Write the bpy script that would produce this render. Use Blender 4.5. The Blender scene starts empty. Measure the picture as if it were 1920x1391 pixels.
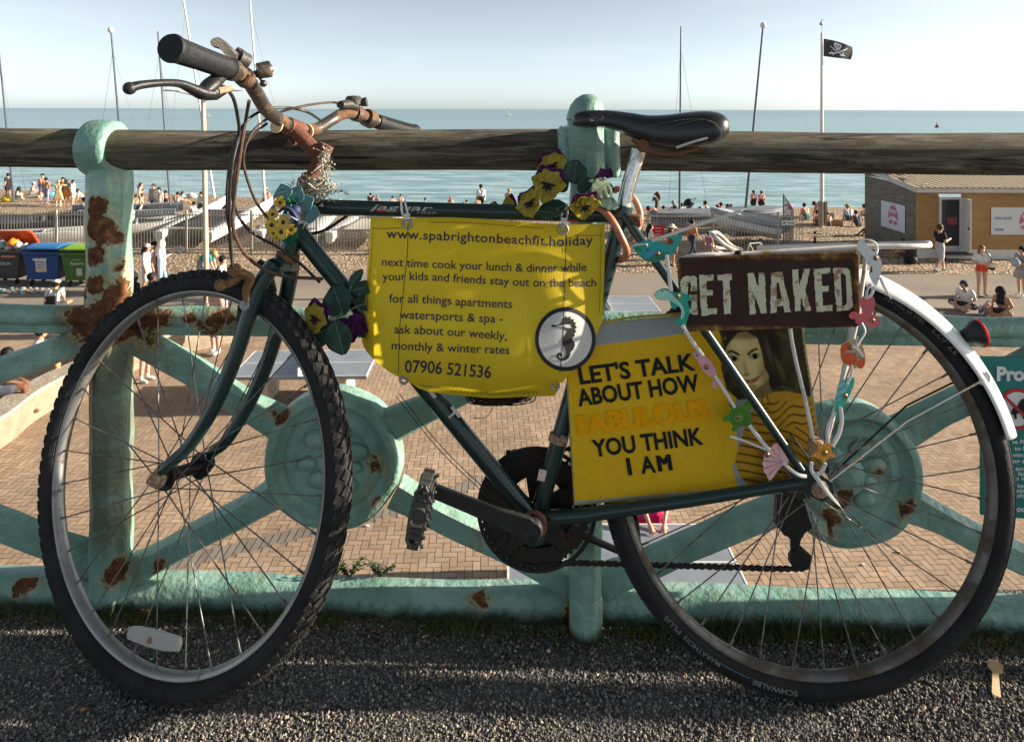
import bpy, bmesh, math, random
import numpy as np
from mathutils import Vector, Matrix
random.seed(7); rng = np.random.default_rng(7)
S = bpy.context.scene; COL = S.collection
R_ = math.radians
# ------------------------------------------------------------------ camera, sky, sun
F, CX, HY, ROLL, H = 1300.0, 960.0, 205.0, 0.0026, 0.975
cam = bpy.data.objects.new('camera', bpy.data.cameras.new('camera')); COL.objects.link(cam)
cam.data.lens = 36*F/1920; cam.data.sensor_width = 36; cam.data.shift_y = -(695.5-HY)/1920
cam.data.clip_start = 0.05; cam.data.clip_end = 40000
cam.matrix_world = Matrix(((1,-ROLL,0,0),(0,0,-1,0),(ROLL,1,0,H),(0,0,0,1)))
S.camera = cam
SUN_EL, SUN_AZ = 17.5, 2.5
w = bpy.data.worlds.new('World'); S.world = w; w.use_nodes = True
nt = w.node_tree; bg = nt.nodes['Background']
sky = nt.nodes.new('ShaderNodeTexSky'); sky.sky_type = 'NISHITA'; sky.sun_disc = False
sky.sun_elevation = R_(SUN_EL); sky.sun_rotation = R_(90-SUN_AZ)
sky.air_density = 0.4; sky.dust_density = 0.6; sky.ozone_density = 0.6
hs = nt.nodes.new('ShaderNodeHueSaturation'); hs.inputs['Saturation'].default_value = .42; nt.links.new(sky.outputs[0], hs.inputs['Color'])
tcw = nt.nodes.new('ShaderNodeTexCoord'); mpw = nt.nodes.new('ShaderNodeMapping'); mpw.inputs['Scale'].default_value = (1.2, 1.2, 9); nt.links.new(tcw.outputs['Generated'], mpw.inputs[0])
nzw = nt.nodes.new('ShaderNodeTexNoise'); nzw.inputs['Scale'].default_value = 2.2; nzw.inputs['Detail'].default_value = 6; nt.links.new(mpw.outputs[0], nzw.inputs['Vector'])
crw = nt.nodes.new('ShaderNodeValToRGB'); crw.color_ramp.elements[0].position = .5; crw.color_ramp.elements[0].color = (.975, 1.02, .975, 1); crw.color_ramp.elements[1].position = .75; crw.color_ramp.elements[1].color = (1.06, 1.08, 1.02, 1); nt.links.new(nzw.outputs['Fac'], crw.inputs[0])
mxw = nt.nodes.new('ShaderNodeMix'); mxw.data_type = 'RGBA'; mxw.blend_type = 'MULTIPLY'; mxw.inputs[0].default_value = 1; nt.links.new(hs.outputs[0], mxw.inputs[6]); nt.links.new(crw.outputs[0], mxw.inputs[7])
nt.links.new(mxw.outputs[2], bg.inputs[0]); bg.inputs[1].default_value = 0.080
sl = bpy.data.lights.new('sun', 'SUN'); sl.energy = 5.0; sl.angle = R_(0.55); sl.color = (1.0, 0.87, 0.70)
so = bpy.data.objects.new('sun', sl); COL.objects.link(so)
sd = Vector((math.cos(R_(SUN_EL))*math.cos(R_(SUN_AZ)), math.cos(R_(SUN_EL))*math.sin(R_(SUN_AZ)), math.sin(R_(SUN_EL))))
so.rotation_euler = sd.to_track_quat('Z', 'Y').to_euler(); so.location = (20, 5, 12)
S.view_settings.view_transform = 'Standard'; S.view_settings.look = 'None'
S.view_settings.exposure = 1.38; S.view_settings.gamma = 1.0; S.view_settings.use_curve_mapping = False
S.cycles.max_bounces = 6; S.cycles.diffuse_bounces = 3; S.cycles.transparent_max_bounces = 12
# ------------------------------------------------------------------ photo pixel -> point in the place
def ray(px, py):
    dx, dy = px-CX, py-HY
    return np.array([(dx+ROLL*dy)/F, 1.0, -(dy-ROLL*dx)/F])
CAM = np.array([0, 0, H])
def U(px, py, Y): return CAM+ray(px, py)*Y
def G(px, py, z):
    r = ray(px, py); return CAM+r*((z-H)/r[2])
def plane_frame(az, ti):
    a, t = R_(az), R_(ti)
    return np.array([-math.sin(a)*math.cos(t), -math.cos(a)*math.cos(t), math.sin(t)])
BN = plane_frame(2.0, 6.0); BC = np.array([.5063, 1.1959, .349])          # the bicycle's leaning plane
def UP(px, py, off=0.0):
    r = ray(px, py); c = BC+BN*off
    return CAM+r*(np.dot(c-CAM, BN)/np.dot(r, BN))
RY0, RK = 1.3755, -0.035                                                    # the railing's plane
def RP(px, py, off=0.0):
    r = ray(px, py); return CAM+r*((RY0-off)/(1-RK*r[0]))
# ------------------------------------------------------------------ mesh helpers
def nrm(v): v = np.asarray(v, float); return v/(np.linalg.norm(v)+1e-12)
def perp(d):
    a = np.array([0, 0, 1.0]) if abs(d[2]) < .9 else np.array([1.0, 0, 0])
    u = nrm(np.cross(a, d)); return u, np.cross(d, u)
def crom(pts, n=8):
    P = [np.asarray(p, float) for p in pts]
    if len(P) < 3: return P
    Q = [2*P[0]-P[1]]+P+[2*P[-1]-P[-2]]; out = []
    for i in range(1, len(Q)-2):
        for k in range(n):
            t = k/n
            out.append(.5*((2*Q[i])+(-Q[i-1]+Q[i+1])*t+(2*Q[i-1]-5*Q[i]+4*Q[i+1]-Q[i+2])*t*t+(-Q[i-1]+3*Q[i]-3*Q[i+1]+Q[i+2])*t**3))
    out.append(P[-1]); return out
class MB:
    def __init__(s): s.v = []; s.f = []; s.m = []
    def add(s, v, f, m=0):
        o = len(s.v); s.v += [tuple(map(float, p)) for p in v]
        s.f += [tuple(i+o for i in q) for q in f]; s.m += [m]*len(f); return s
    def tube(s, pts, r, seg=10, m=0, caps=True, flat=None, upv=None):
        P = [np.asarray(p, float) for p in pts]; n = len(P)
        rr = [r]*n if np.isscalar(r) else list(np.interp(np.linspace(0, 1, n), np.linspace(0, 1, len(r)), r))
        d0 = nrm(P[1]-P[0]); u = perp(d0)[0] if upv is None else nrm(np.asarray(upv)-np.dot(upv, d0)*d0)
        V = []; 
        for i in range(n):
            d = nrm((P[min(i+1, n-1)]-P[max(i-1, 0)])); u = nrm(u-np.dot(u, d)*d); v = np.cross(d, u)
            k = 1.0 if flat is None else flat
            for j in range(seg):
                a = 2*math.pi*(j+.5)/seg; V.append(P[i]+u*math.cos(a)*rr[i]+v*math.sin(a)*rr[i]*k)
        Fc = [(i*seg+j, i*seg+(j+1) % seg, (i+1)*seg+(j+1) % seg, (i+1)*seg+j) for i in range(n-1) for j in range(seg)]
        if caps: Fc += [tuple(range(seg-1, -1, -1)), tuple((n-1)*seg+j for j in range(seg))]
        return s.add(V, Fc, m)
    def box(s, c, ex, ey, ez, m=0):                                          # half-extent vectors
        c, ex, ey, ez = [np.asarray(q, float) for q in (c, ex, ey, ez)]
        V = [c+a*ex+b*ey+d*ez for d in (-1, 1) for b in (-1, 1) for a in (-1, 1)]
        return s.add(V, [(0,2,3,1),(4,5,7,6),(0,1,5,4),(2,6,7,3),(0,4,6,2),(1,3,7,5)], m)
    def abox(s, x0, x1, y0, y1, z0, z1, m=0):
        return s.box(((x0+x1)/2, (y0+y1)/2, (z0+z1)/2), ((x1-x0)/2, 0, 0), (0, (y1-y0)/2, 0), (0, 0, (z1-z0)/2), m)
    def ball(s, c, r, seg=12, rings=8, m=0, sc=(1, 1, 1), ax=None):
        c = np.asarray(c, float); A = np.eye(3) if ax is None else np.asarray(ax, float)
        V = [c+A[2]*r*sc[2]]
        for i in range(1, rings):
            t = math.pi*i/rings
            for j in range(seg):
                a = 2*math.pi*j/seg
                V.append(c+(A[0]*math.cos(a)*sc[0]+A[1]*math.sin(a)*sc[1])*r*math.sin(t)+A[2]*r*sc[2]*math.cos(t))
        V.append(c-A[2]*r*sc[2]); n = len(V)-1
        Fc = [(0, 1+j, 1+(j+1) % seg) for j in range(seg)]
        Fc += [(1+i*seg+j, 1+(i+1)*seg+j, 1+(i+1)*seg+(j+1) % seg, 1+i*seg+(j+1) % seg) for i in range(rings-2) for j in range(seg)]
        Fc += [(n, 1+(rings-2)*seg+(j+1) % seg, 1+(rings-2)*seg+j) for j in range(seg)]
        return s.add(V, Fc, m)
    def lathe(s, c, ax, prof, seg=24, m=0, caps=True):                       # prof: (dist along ax, radius)
        c = np.asarray(c, float); d = nrm(ax); u, v = perp(d); n = len(prof)
        V = [c+d*h+(u*math.cos(2*math.pi*j/seg)+v*math.sin(2*math.pi*j/seg))*r for h, r in prof for j in range(seg)]
        Fc = [(i*seg+j, i*seg+(j+1) % seg, (i+1)*seg+(j+1) % seg, (i+1)*seg+j) for i in range(n-1) for j in range(seg)]
        if caps: Fc += [tuple(range(seg-1, -1, -1)), tuple((n-1)*seg+j for j in range(seg))]
        return s.add(V, Fc, m)
    def prism(s, pts, nv, th, m=0):                                          # planar outline (3-D points) extruded along nv
        P = [np.asarray(p, float) for p in pts]; n = len(P); nv = np.asarray(nv, float)
        V = [p+nv*th/2 for p in P]+[p-nv*th/2 for p in P]
        return s.add(V, [tuple(range(n)), tuple(range(2*n-1, n-1, -1))]+[(j, j+n, (j+1) % n+n, (j+1) % n) for j in range(n)], m)
    def grid(s, fn, us, vs, m=0, close=False):
        V = [fn(u, v) for v in vs for u in us]; nu = len(us); nv = len(vs)
        return s.add(V, [(j*nu+i, j*nu+i+1, (j+1)*nu+i+1, (j+1)*nu+i) for j in range(nv-1) for i in range(nu-1)], m)
    def obj(s, name, mats, parent=None, smooth=True, bevel=0, solid=0, fixn=True, cols=None, sub=0):
        me = bpy.data.meshes.new(name); me.from_pydata(s.v, [], s.f)
        for k in (mats if isinstance(mats, (list, tuple)) else [mats]): me.materials.append(k)
        if any(s.m): me.polygons.foreach_set('material_index', s.m)
        if fixn:
            bm = bmesh.new(); bm.from_mesh(me); bmesh.ops.recalc_face_normals(bm, faces=bm.faces); bm.to_mesh(me); bm.free()
        if cols is not None:
            at = me.color_attributes.new('Col', 'FLOAT_COLOR', 'POINT')
            c = np.ones((len(s.v), 4), np.float32); c[:, :3] = cols; at.data.foreach_set('color', c.ravel())
        if smooth: me.polygons.foreach_set('use_smooth', [True]*len(me.polygons))
        me.update(); o = bpy.data.objects.new(name, me); COL.objects.link(o)
        if parent is not None: par(o, parent)
        if solid: q = o.modifiers.new('s', 'SOLIDIFY'); q.thickness = solid; q.offset = 0
        if bevel: q = o.modifiers.new('b', 'BEVEL'); q.width = bevel; q.segments = 2; q.limit_method = 'ANGLE'; q.angle_limit = R_(40)
        if sub: q = o.modifiers.new('u', 'SUBSURF'); q.levels = sub; q.render_levels = sub
        if smooth and not sub: sharp(o)
        return o
def sharp(o, ang=42):
    me = o.data; bm = bmesh.new(); bm.from_mesh(me); a = R_(ang)
    for e in bm.edges:
        if len(e.link_faces) == 2 and e.calc_face_angle(0) > a: e.smooth = False
    bm.to_mesh(me); bm.free()
def world_loc(o):
    p = Vector((0, 0, 0)); q = o
    while q is not None: p = p+Vector(q.location); q = q.parent if q.parent else None
    return p
def par(o, p):
    o.parent = p
    base = p
    while base.parent is not None: base = base.parent
    if base.type == 'EMPTY' and p is base: o.matrix_parent_inverse = Matrix.Translation(-Vector(base.location))
def tag(o, label=None, cat=None, group=None, kind=None):
    if label: o['label'] = label
    if cat: o['category'] = cat
    if group: o['group'] = group
    if kind: o['kind'] = kind
    return o
def thing(name, label, cat, loc=(0, 0, 0), group=None):
    o = bpy.data.objects.new(name, None); COL.objects.link(o); o.location = tuple(map(float, loc)); o.empty_display_size = .05
    return tag(o, label, cat, group)
# ------------------------------------------------------------------ text -> flat triangles
_tc = {}
def text2d(body, bold=0.0, shear=0.0, space=1.0):
    key = (body, bold, shear, space)
    if key in _tc: return _tc[key]
    cu = bpy.data.curves.new('t', 'FONT'); cu.body = body; cu.size = 1; cu.offset = bold; cu.shear = shear; cu.space_character = space
    cu.dimensions = '2D'; cu.fill_mode = 'BOTH'; cu.resolution_u = 3
    o = bpy.data.objects.new('t', cu); COL.objects.link(o); dg = bpy.context.evaluated_depsgraph_get(); dg.update()
    me = o.evaluated_get(dg).to_mesh()
    V = np.array([v.co[:2] for v in me.vertices]); Fc = [tuple(p.vertices) for p in me.polygons]
    bpy.data.objects.remove(o); bpy.data.curves.remove(cu)
    _tc[key] = (V, Fc); return V, Fc
def write(mb, body, fn, bold=0.0, shear=0.0, m=0, space=1.0):               # fn(u 0..1 along, v in cap heights) -> 3-D
    V, Fc = text2d(body, bold, shear, space); x0, x1 = V[:, 0].min(), V[:, 0].max()
    P = [fn((x-x0)/(x1-x0), y/.73) for x, y in V]; mb.add(P, Fc, m)
# ------------------------------------------------------------------ procedural materials
def lin(r, g, b):
    return tuple(((c/255)/12.92 if c/255 <= .04045 else ((c/255+.055)/1.055)**2.4) for c in (r, g, b))
class NT:
    def __init__(s, name):
        s.mat = bpy.data.materials.new(name); s.mat.use_nodes = True; s.t = s.mat.node_tree; s.n = s.t.nodes; s.b = s.n['Principled BSDF']
        s.out = s.n['Material Output']; s.co = s.node('ShaderNodeTexCoord').outputs['Object']
    def node(s, ty, **k):
        q = s.n.new(ty)
        for a, v in k.items(): setattr(q, a, v)
        return q
    def link(s, a, b): s.t.links.new(a, b)
    def noise(s, scale, detail=4, rough=.6, vec=None, dist=0.0, out='Fac'):
        q = s.node('ShaderNodeTexNoise'); q.inputs['Scale'].default_value = scale; q.inputs['Detail'].default_value = detail
        q.inputs['Roughness'].default_value = rough; q.inputs['Distortion'].default_value = dist
        s.link(vec or s.co, q.inputs['Vector']); return q.outputs[out]
    def vor(s, scale, vec=None, feature='F1', out='Distance'):
        q = s.node('ShaderNodeTexVoronoi', feature=feature); q.inputs['Scale'].default_value = scale
        s.link(vec or s.co, q.inputs['Vector']); return q.outputs[out]
    def map(s, scale=(1, 1, 1), rot=(0, 0, 0), loc=(0, 0, 0)):
        q = s.node('ShaderNodeMapping'); q.inputs['Scale'].default_value = scale; q.inputs['Rotation'].default_value = rot
        q.inputs['Location'].default_value = loc; s.link(s.co, q.inputs['Vector']); return q.outputs[0]
    def ramp(s, fac, stops, interp='LINEAR'):
        q = s.node('ShaderNodeValToRGB'); r = q.color_ramp; r.interpolation = interp
        while len(r.elements) < len(stops): r.elements.new(.5)
        for e, (p, c) in zip(r.elements, stops):
            e.position = p; e.color = (*c, 1) if not np.isscalar(c) else (c, c, c, 1)
        s.link(fac, q.inputs[0]); return q.outputs[0]
    def mix(s, fac, a, b, mode='MIX'):
        q = s.node('ShaderNodeMix', data_type='RGBA', blend_type=mode)
        for v, i in ((fac, q.inputs[0]), (a, q.inputs[6]), (b, q.inputs[7])):
            if hasattr(v, 'is_output'): s.link(v, i)
            elif np.isscalar(v): i.default_value = v
            else: i.default_value = (*v, 1)
        return q.outputs[2]
    def math(s, op, a, b=0.0, clamp=False):
        q = s.node('ShaderNodeMath', operation=op, use_clamp=clamp)
        for v, i in ((a, q.inputs[0]), (b, q.inputs[1])):
            if hasattr(v, 'is_output'): s.link(v, i)
            else: i.default_value = v
        return q.outputs[0]
    def sep(s, vec=None):
        q = s.node('ShaderNodeSeparateXYZ'); s.link(vec or s.co, q.inputs[0]); return q.outputs
    def bump(s, h, strength=.3, dist=.002):
        q = s.node('ShaderNodeBump'); q.inputs['Strength'].default_value = strength; q.inputs['Distance'].default_value = dist
        s.link(h, q.inputs['Height']); s.link(q.outputs[0], s.b.inputs['Normal']); return q
    def col(s, c):
        if hasattr(c, 'is_output'): s.link(c, s.b.inputs['Base Color'])
        else: s.b.inputs['Base Color'].default_value = (*c, 1)
        return s
    def set(s, rough=None, metal=None, spec=None, **k):
        for key, v in (('Roughness', rough), ('Metallic', metal), ('Specular IOR Level', spec)):
            if v is None: continue
            if hasattr(v, 'is_output'): s.link(v, s.b.inputs[key])
            else: s.b.inputs[key].default_value = v
        for key, v in k.items(): s.b.inputs[key.replace('_', ' ')].default_value = v
        return s
_mc = {}
def M(c, rough=.6, metal=0.0, var=.18, scale=30, bump=0.0, spec=.35, name='paint'):
    key = (tuple(round(q, 4) for q in c), rough, metal, var, scale, bump, spec)
    if key in _mc: return _mc[key]
    t = NT(name); n = t.noise(scale, 5)
    t.col(t.ramp(n, [(.3, tuple(q*(1-var) for q in c)), (.7, tuple(min(1, q*(1+var)) for q in c))])).set(rough, metal, spec)
    if bump: t.bump(t.noise(scale*4, 3), bump, .5/scale)
    _mc[key] = t.mat; return t.mat
def rusty(name, base, amount=.5, scale=40, rough=.35, metal=0.0, rust=((.09, .035, .015), (.22, .09, .035)), bump=.4, var=.15, dist=.0015):
    t = NT(name); n = t.noise(scale, 8, .65); k = t.noise(scale*.35, 4, .6)
    mask = t.ramp(t.math('ADD', t.math('MULTIPLY', n, .6), t.math('MULTIPLY', k, .4)), [(1-amount-.06+.0, 0.0), (1-amount+.02, 1.0)])
    rc = t.ramp(t.noise(scale*4, 5), [(.3, rust[0]), (.7, rust[1])])
    bc = t.ramp(t.noise(scale*.8, 4), [(.3, tuple(q*(1-var) for q in base)), (.7, tuple(min(1, q*(1+var)) for q in base))])
    t.col(t.mix(mask, bc, rc)); t.set(rough=t.ramp(mask, [(0, rough), (1, .9)]), metal=t.ramp(mask, [(0, metal), (1, 0.0)]))
    t.bump(t.math('ADD', t.math('MULTIPLY', mask, .6), t.math('MULTIPLY', t.noise(scale*6, 4), .5)), bump, dist); return t.mat
def attr_mat(name, rough=.6, spec=.4, bump=0, scale=200, var=.12):
    t = NT(name); a = t.node('ShaderNodeAttribute'); a.attribute_name = 'Col'
    n = t.ramp(t.noise(scale, 5), [(.3, 1-var), (.7, 1+var)])
    t.col(t.mix(1.0, a.outputs['Color'], n, 'MULTIPLY')).set(rough, 0, spec)
    if bump: t.bump(t.noise(scale*2, 4), bump, .5/scale)
    return t.mat
# ================================================================== the setting
def sstep(a, b, x):
    t = min(1, max(0, (x-a)/(b-a))); return t*t*(3-2*t)
def zup(X, Y): return -.024*sstep(1.16, 1.33, Y)+.003*math.sin(7*X+3*Y)*sstep(1.0, 1.2, Y)
ZP = -5.175
# --- upper walkway (chip-seal asphalt) and the retaining wall it ends in
t = NT('asphalt_chips'); n = t.noise(9, 5); c = t.vor(170, out='Color'); d = t.vor(170)
g = t.ramp(t.node('ShaderNodeSeparateColor').outputs[0] if False else t.sep(c)[0], [(0, (.035, .035, .038)), (.6, (.085, .082, .08)), (1, (.2, .18, .155))])
dirt = t.mix(t.ramp(n, [(.35, 0), (.75, .55)]), g, (.055, .045, .036))
t.col(t.mix(t.ramp(d, [(0, 0), (.5, .0), (.9, .8)]), dirt, (.015, .015, .016))).set(.8); t.bump(t.math('SUBTRACT', 1.0, d), .8, .004); m_asph = t.mat
us = list(np.linspace(-6, 6, 81)); vs = [-4, -1, .6]+list(np.linspace(.9, 1.45, 24))
MB().grid(lambda u, v: (u, v, zup(u, v)+(.0025*math.sin(31*u+17*v)*math.sin(23*v-9*u) if .9 < v < 1.4 else 0)), us, vs).obj('walkway', m_asph)
tag(bpy.data.objects['walkway'], 'dark chip asphalt walkway along the railing', kind='structure')
m_conc = M((.3, .28, .25), .9, var=.25, scale=6, bump=.3, name='concrete')
rw = MB().abox(-14, 14, 1.452, 1.8, ZP-.2, -.46).obj('retaining_wall', m_conc, smooth=False)
tag(rw, 'tall concrete retaining wall carrying the upper walkway', 'wall')
# loose stone chips bedded in the asphalt
def chips(n, x0, x1, y0, y1, smin, smax, up, seed):
    r = np.random.default_rng(seed); ico = np.array([(1,0,0),(-1,0,0),(0,1,0),(0,-1,0),(0,0,1),(0,0,-1)], float)
    fo = np.array([(0,2,4),(2,1,4),(1,3,4),(3,0,4),(2,0,5),(1,2,5),(3,1,5),(0,3,5)])
    X = r.uniform(x0, x1, n); Y = r.uniform(y0, y1, n); s = r.uniform(smin, smax, n)**1.0; a = r.uniform(0, 2*np.pi, n)
    V = ico[None]*(.65+.5*r.random((n, 6, 1)))*s[:, None, None]; V[:, :, 2] *= 1.15
    V += r.normal(size=V.shape)*s[:, None, None]*.16
    ca, sa = np.cos(a)[:, None], np.sin(a)[:, None]; x = V[:, :, 0]*ca-V[:, :, 1]*sa; y = V[:, :, 0]*sa+V[:, :, 1]*ca
    Z = np.array([zup(p, q) for p, q in zip(X, Y)])
    P = np.stack([x+X[:, None], y+Y[:, None], V[:, :, 2]+(Z+s*up)[:, None]], -1).reshape(-1, 3)
    Fi = (fo[None]+6*np.arange(n)[:, None, None]).reshape(-1, 3)
    base = np.array([(.05, .051, .055), (.08, .08, .08), (.115, .106, .096), (.17, .15, .128), (.26, .225, .185), (.034, .034, .038)])
    k = r.choice(6, n, p=[.28, .26, .2, .12, .05, .09]); cols = np.repeat(1.75*base[k]*np.array([1.04, 1.0, .94])*(.75+.5*r.random((n, 1))), 6, 0)
    mb = MB(); mb.v = [tuple(p) for p in P]; mb.f = [tuple(q) for q in Fi]; mb.m = [0]*len(Fi); return mb, cols
m_chip = attr_mat('stone_chips', .75, .35, var=.25, scale=400)
mb, cc = chips(58000, -1.45, 1.45, 1.0, 1.36, .0014, .0036, .4, 3)
tag(mb.obj('stone_chippings', m_chip, smooth=False, fixn=False, cols=cc), 'dark grey stone chippings set in the asphalt', kind='stuff')
# --- promenade below: base sheet, herringbone brick, road strip, shingle beach, sea
t = NT('mortar_sand'); t.col(t.ramp(t.noise(14, 6), [(.3, (.18, .135, .10)), (.7, (.26, .20, .15))])).set(.95); m_mort = t.mat
MB().add([(-60, 1.4, ZP-.006), (60, 1.4, ZP-.006), (60, 31, ZP-.006), (-60, 31, ZP-.006)], [(0, 1, 2, 3)]).obj('promenade', m_mort, smooth=False)
tag(bpy.data.objects['promenade'], 'lower seafront promenade', kind='structure')
def band_at(x): return np.interp(x, [-4.6, -2.2, -1, 0, .9, 2.2], [9.35, 10.45, 11.1, 11.95, 12.75, 13.9])
def bricks():
    V = []; Fc = []; C = []; r = np.random.default_rng(11); L = .105; ang = R_(2.5); ca, sa = math.cos(ang), math.sin(ang)
    tones = np.array([(.40, .29, .20), (.42, .31, .215), (.38, .275, .195), (.425, .30, .205), (.40, .30, .22), (.36, .26, .18)])
    gap = .0042
    for j in range(70, 200):
        for i in range(-190, 190):
            k = (i-j) % 4
            if k == 0: w_, h_ = 2, 1
            elif k == 3: w_, h_ = 1, 2
            else: continue
            x, y = i*L, j*L; cx, cy = x+w_*L/2, y+h_*L/2; wx, wy = cx*ca-cy*sa, cx*sa+cy*ca
            if wy < 7.9 or wy > 19.3 or abs(wx) > .76*wy+.6: continue
            if abs(wy-band_at(wx)) < .17 and -5 < wx < 2.3: continue
            z = ZP+r.uniform(-.0015, .0015); tl = r.normal(size=2)*.0022
            o = len(V)
            for (a, b) in ((x+gap, y+gap), (x+w_*L-gap, y+gap), (x+w_*L-gap, y+h_*L-gap), (x+gap, y+h_*L-gap)):
                V.append((a*ca-b*sa, a*sa+b*ca, z+(a-cx)*tl[0]+(b-cy)*tl[1]))
            Fc.append((o, o+1, o+2, o+3)); c = tones[r.integers(6)]*r.uniform(.90, 1.09); C += [c]*4
    xs = np.arange(-5, 2.3, .105)
    for x in xs:                                                            # grey header course crossing the brick
        y0 = band_at(x); y1 = band_at(x+.1); o = len(V); gg = .006
        for (a, b) in ((x+gg, y0-.15), (x+.105-gg, y1-.15), (x+.105-gg, y1+.15), (x+gg, y0+.15)): V.append((a, b, ZP+.001))
        Fc.append((o, o+1, o+2, o+3)); C += [np.array((.25, .215, .18))*r.uniform(.85, 1.12)]*4
    mb = MB(); mb.v = V; mb.f = Fc; mb.m = [0]*len(Fc); return mb, np.array(C)
t = NT('paving_brick'); a = t.node('ShaderNodeAttribute'); a.attribute_name = 'Col'
k1 = t.mix(1.0, t.ramp(t.noise(.45, 7, .7), [(.32, .72), (.62, 1.10)]), t.ramp(t.noise(3.5, 6, .7), [(.3, .85), (.7, 1.08)]), 'MULTIPLY'); k2 = t.ramp(t.noise(60, 4), [(.3, .88), (.7, 1.12)])
t.col(t.mix(1.0, t.mix(1.0, a.outputs['Color'], k1, 'MULTIPLY'), k2, 'MULTIPLY')).set(.85, spec=.25); t.bump(t.noise(150, 3), .3, .003)
mb, bc = bricks(); tag(mb.obj('brick_paving', t.mat, smooth=False, fixn=False, cols=bc), 'tan herringbone brick paving', kind='structure')
t = NT('road_asphalt'); br = t.node('ShaderNodeTexBrick'); br.offset = .5; br.inputs['Scale'].default_value = 5
br.inputs['Color1'].default_value = (.27, .225, .18, 1); br.inputs['Color2'].default_value = (.32, .265, .21, 1); br.inputs['Mortar'].default_value = (.17, .145, .12, 1)
br.inputs['Mortar Size'].default_value = .03; t.link(t.co, br.inputs['Vector'])
wear = t.ramp(t.noise(.35, 5, .6), [(.35, .78), (.7, 1.1)]); t.col(t.mix(1.0, br.outputs[0], wear, 'MULTIPLY')).set(.9); t.bump(t.noise(60, 3), .3, .004)
MB().add([(-60, 19.25, ZP+.002), (60, 19.25, ZP+.002), (60, 26.6, ZP+.002), (-60, 26.6, ZP+.002)], [(0, 1, 2, 3)]).obj('road', t.mat, smooth=False)
tag(bpy.data.objects['road'], 'grey paved seafront road', kind='structure')
def crest(X, Y):
    tt = X/Y
    return float(np.interp(tt, [-1.5, -.74, -.5, -.26, .03, .26, .52, 1.5], [55, 52, 49.5, 46.5, 43.6, 43.2, 43.5, 46]))
def zbeach(X, Y):
    d = Y-crest(X, Y)
    z = ZP+.035+.05*math.sin(X*.9+Y*.7)*math.sin(Y*.55-X*.3)*min(1, max(0, (Y-26)/3))
    if Y < 26.6: z -= (26.6-Y)*.06
    return z-(.0 if d < 0 else (.16*d if d < 1 else .16+.3*(d-1)))
t = NT('shingle'); v1 = t.vor(9, out='Color'); v2 = t.vor(9); s1 = t.sep(v1)
pc = t.ramp(s1[0], [(0, (.2, .12, .07)), (.3, (.36, .245, .15)), (.65, (.48, .35, .22)), (.9, (.6, .49, .36)), (1, (.68, .62, .55))])
pn = t.mix(t.ramp(v2, [(.3, 0), (.8, .7)]), pc, (.10, .07, .045)); big = t.ramp(t.noise(.5, 5), [(.3, .8), (.7, 1.1)])
t.col(t.mix(1.0, pn, big, 'MULTIPLY')).set(.85); t.bump(t.math('SUBTRACT', 1.0, v2), 1.0, .05); m_shing = t.mat
us = list(np.linspace(-75, 75, 150)); vs = list(np.linspace(26, 62, 110))
MB().grid(lambda u, v: (u, v, zbeach(u, v)+random.uniform(-.02, .02)), us, vs).obj('shingle_beach', m_shing)
tag(bpy.data.objects['shingle_beach'], 'tan shingle beach', kind='structure')
t = NT('sea_water'); sx = t.map((.032, .105, 1)); wv = t.noise(6, 7, .66, sx, .5); wl = t.noise(.9, 5, .6, t.map((.01, .06, 1)))
bandn = t.noise(1.0, 4, .55, t.map((.0007, .006, 1)))
near = t.ramp(wv, [(.36, (.11, .22, .25)), (.5, (.22, .365, .40)), (.60, (.38, .52, .56))])
yy = t.node('ShaderNodeMapRange'); t.link(t.sep()[1], yy.inputs[0]); yy.inputs[1].default_value = 90; yy.inputs[2].default_value = 1500
far = t.ramp(t.math('ADD', t.math('MULTIPLY', bandn, .7), t.math('MULTIPLY', wl, .3)), [(.38, (.11, .225, .30)), (.6, (.24, .37, .43))])
t.col(t.mix(yy.outputs[0], near, far)).set(.32, spec=.35); b = t.bump(t.math('ADD', wv, t.math('MULTIPLY', wl, 1.5)), .7, .35)
SEA = -7.3
MB().add([(-16000, 44, SEA), (16000, 44, SEA), (16000, 22000, SEA), (-16000, 22000, SEA)], [(0, 1, 2, 3)]).obj('sea', t.mat, smooth=False)
tag(bpy.data.objects['sea'], 'calm blue green sea', kind='structure')

# ================================================================== the railing
t = NT('railing_paint'); n1 = t.noise(26, 8, .68); n2 = t.noise(6, 5)
base = t.ramp(t.noise(9, 6, .65), [(.25, (.12, .25, .205)), (.5, (.20, .36, .305)), (.75, (.36, .53, .47))])
grime = t.ramp(t.math('ADD', t.math('MULTIPLY', n1, .5), t.math('MULTIPLY', n2, .5)), [(.5, 0), (.72, .55)])
og = None
for px, py, r in ((205, 700, .10), (200, 790, .10), (200, 880, .10), (205, 980, .09), (250, 640, .08), (140, 610, .09), (420, 615, .08), (1097, 1140, .06)):
    q = t.node('ShaderNodeVectorMath', operation='DISTANCE'); t.link(t.co, q.inputs[0]); q.inputs[1].default_value = tuple(RP(px, py, .03)); v = t.math('SUBTRACT', 1.0, t.math('DIVIDE', q.outputs['Value'], r), True); og = v if og is None else t.math('MAXIMUM', og, v)
vs_ = t.noise(1.0, 6, .65, t.map((55, 55, 4))); base = t.mix(grime, base, (.15, .19, .085)); base = t.mix(t.ramp(t.math('ADD', og, t.math('MULTIPLY', t.math('SUBTRACT', vs_, .5), 1.2)), [(.15, 0), (.6, .72)]), base, (.11, .10, .05))
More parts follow.
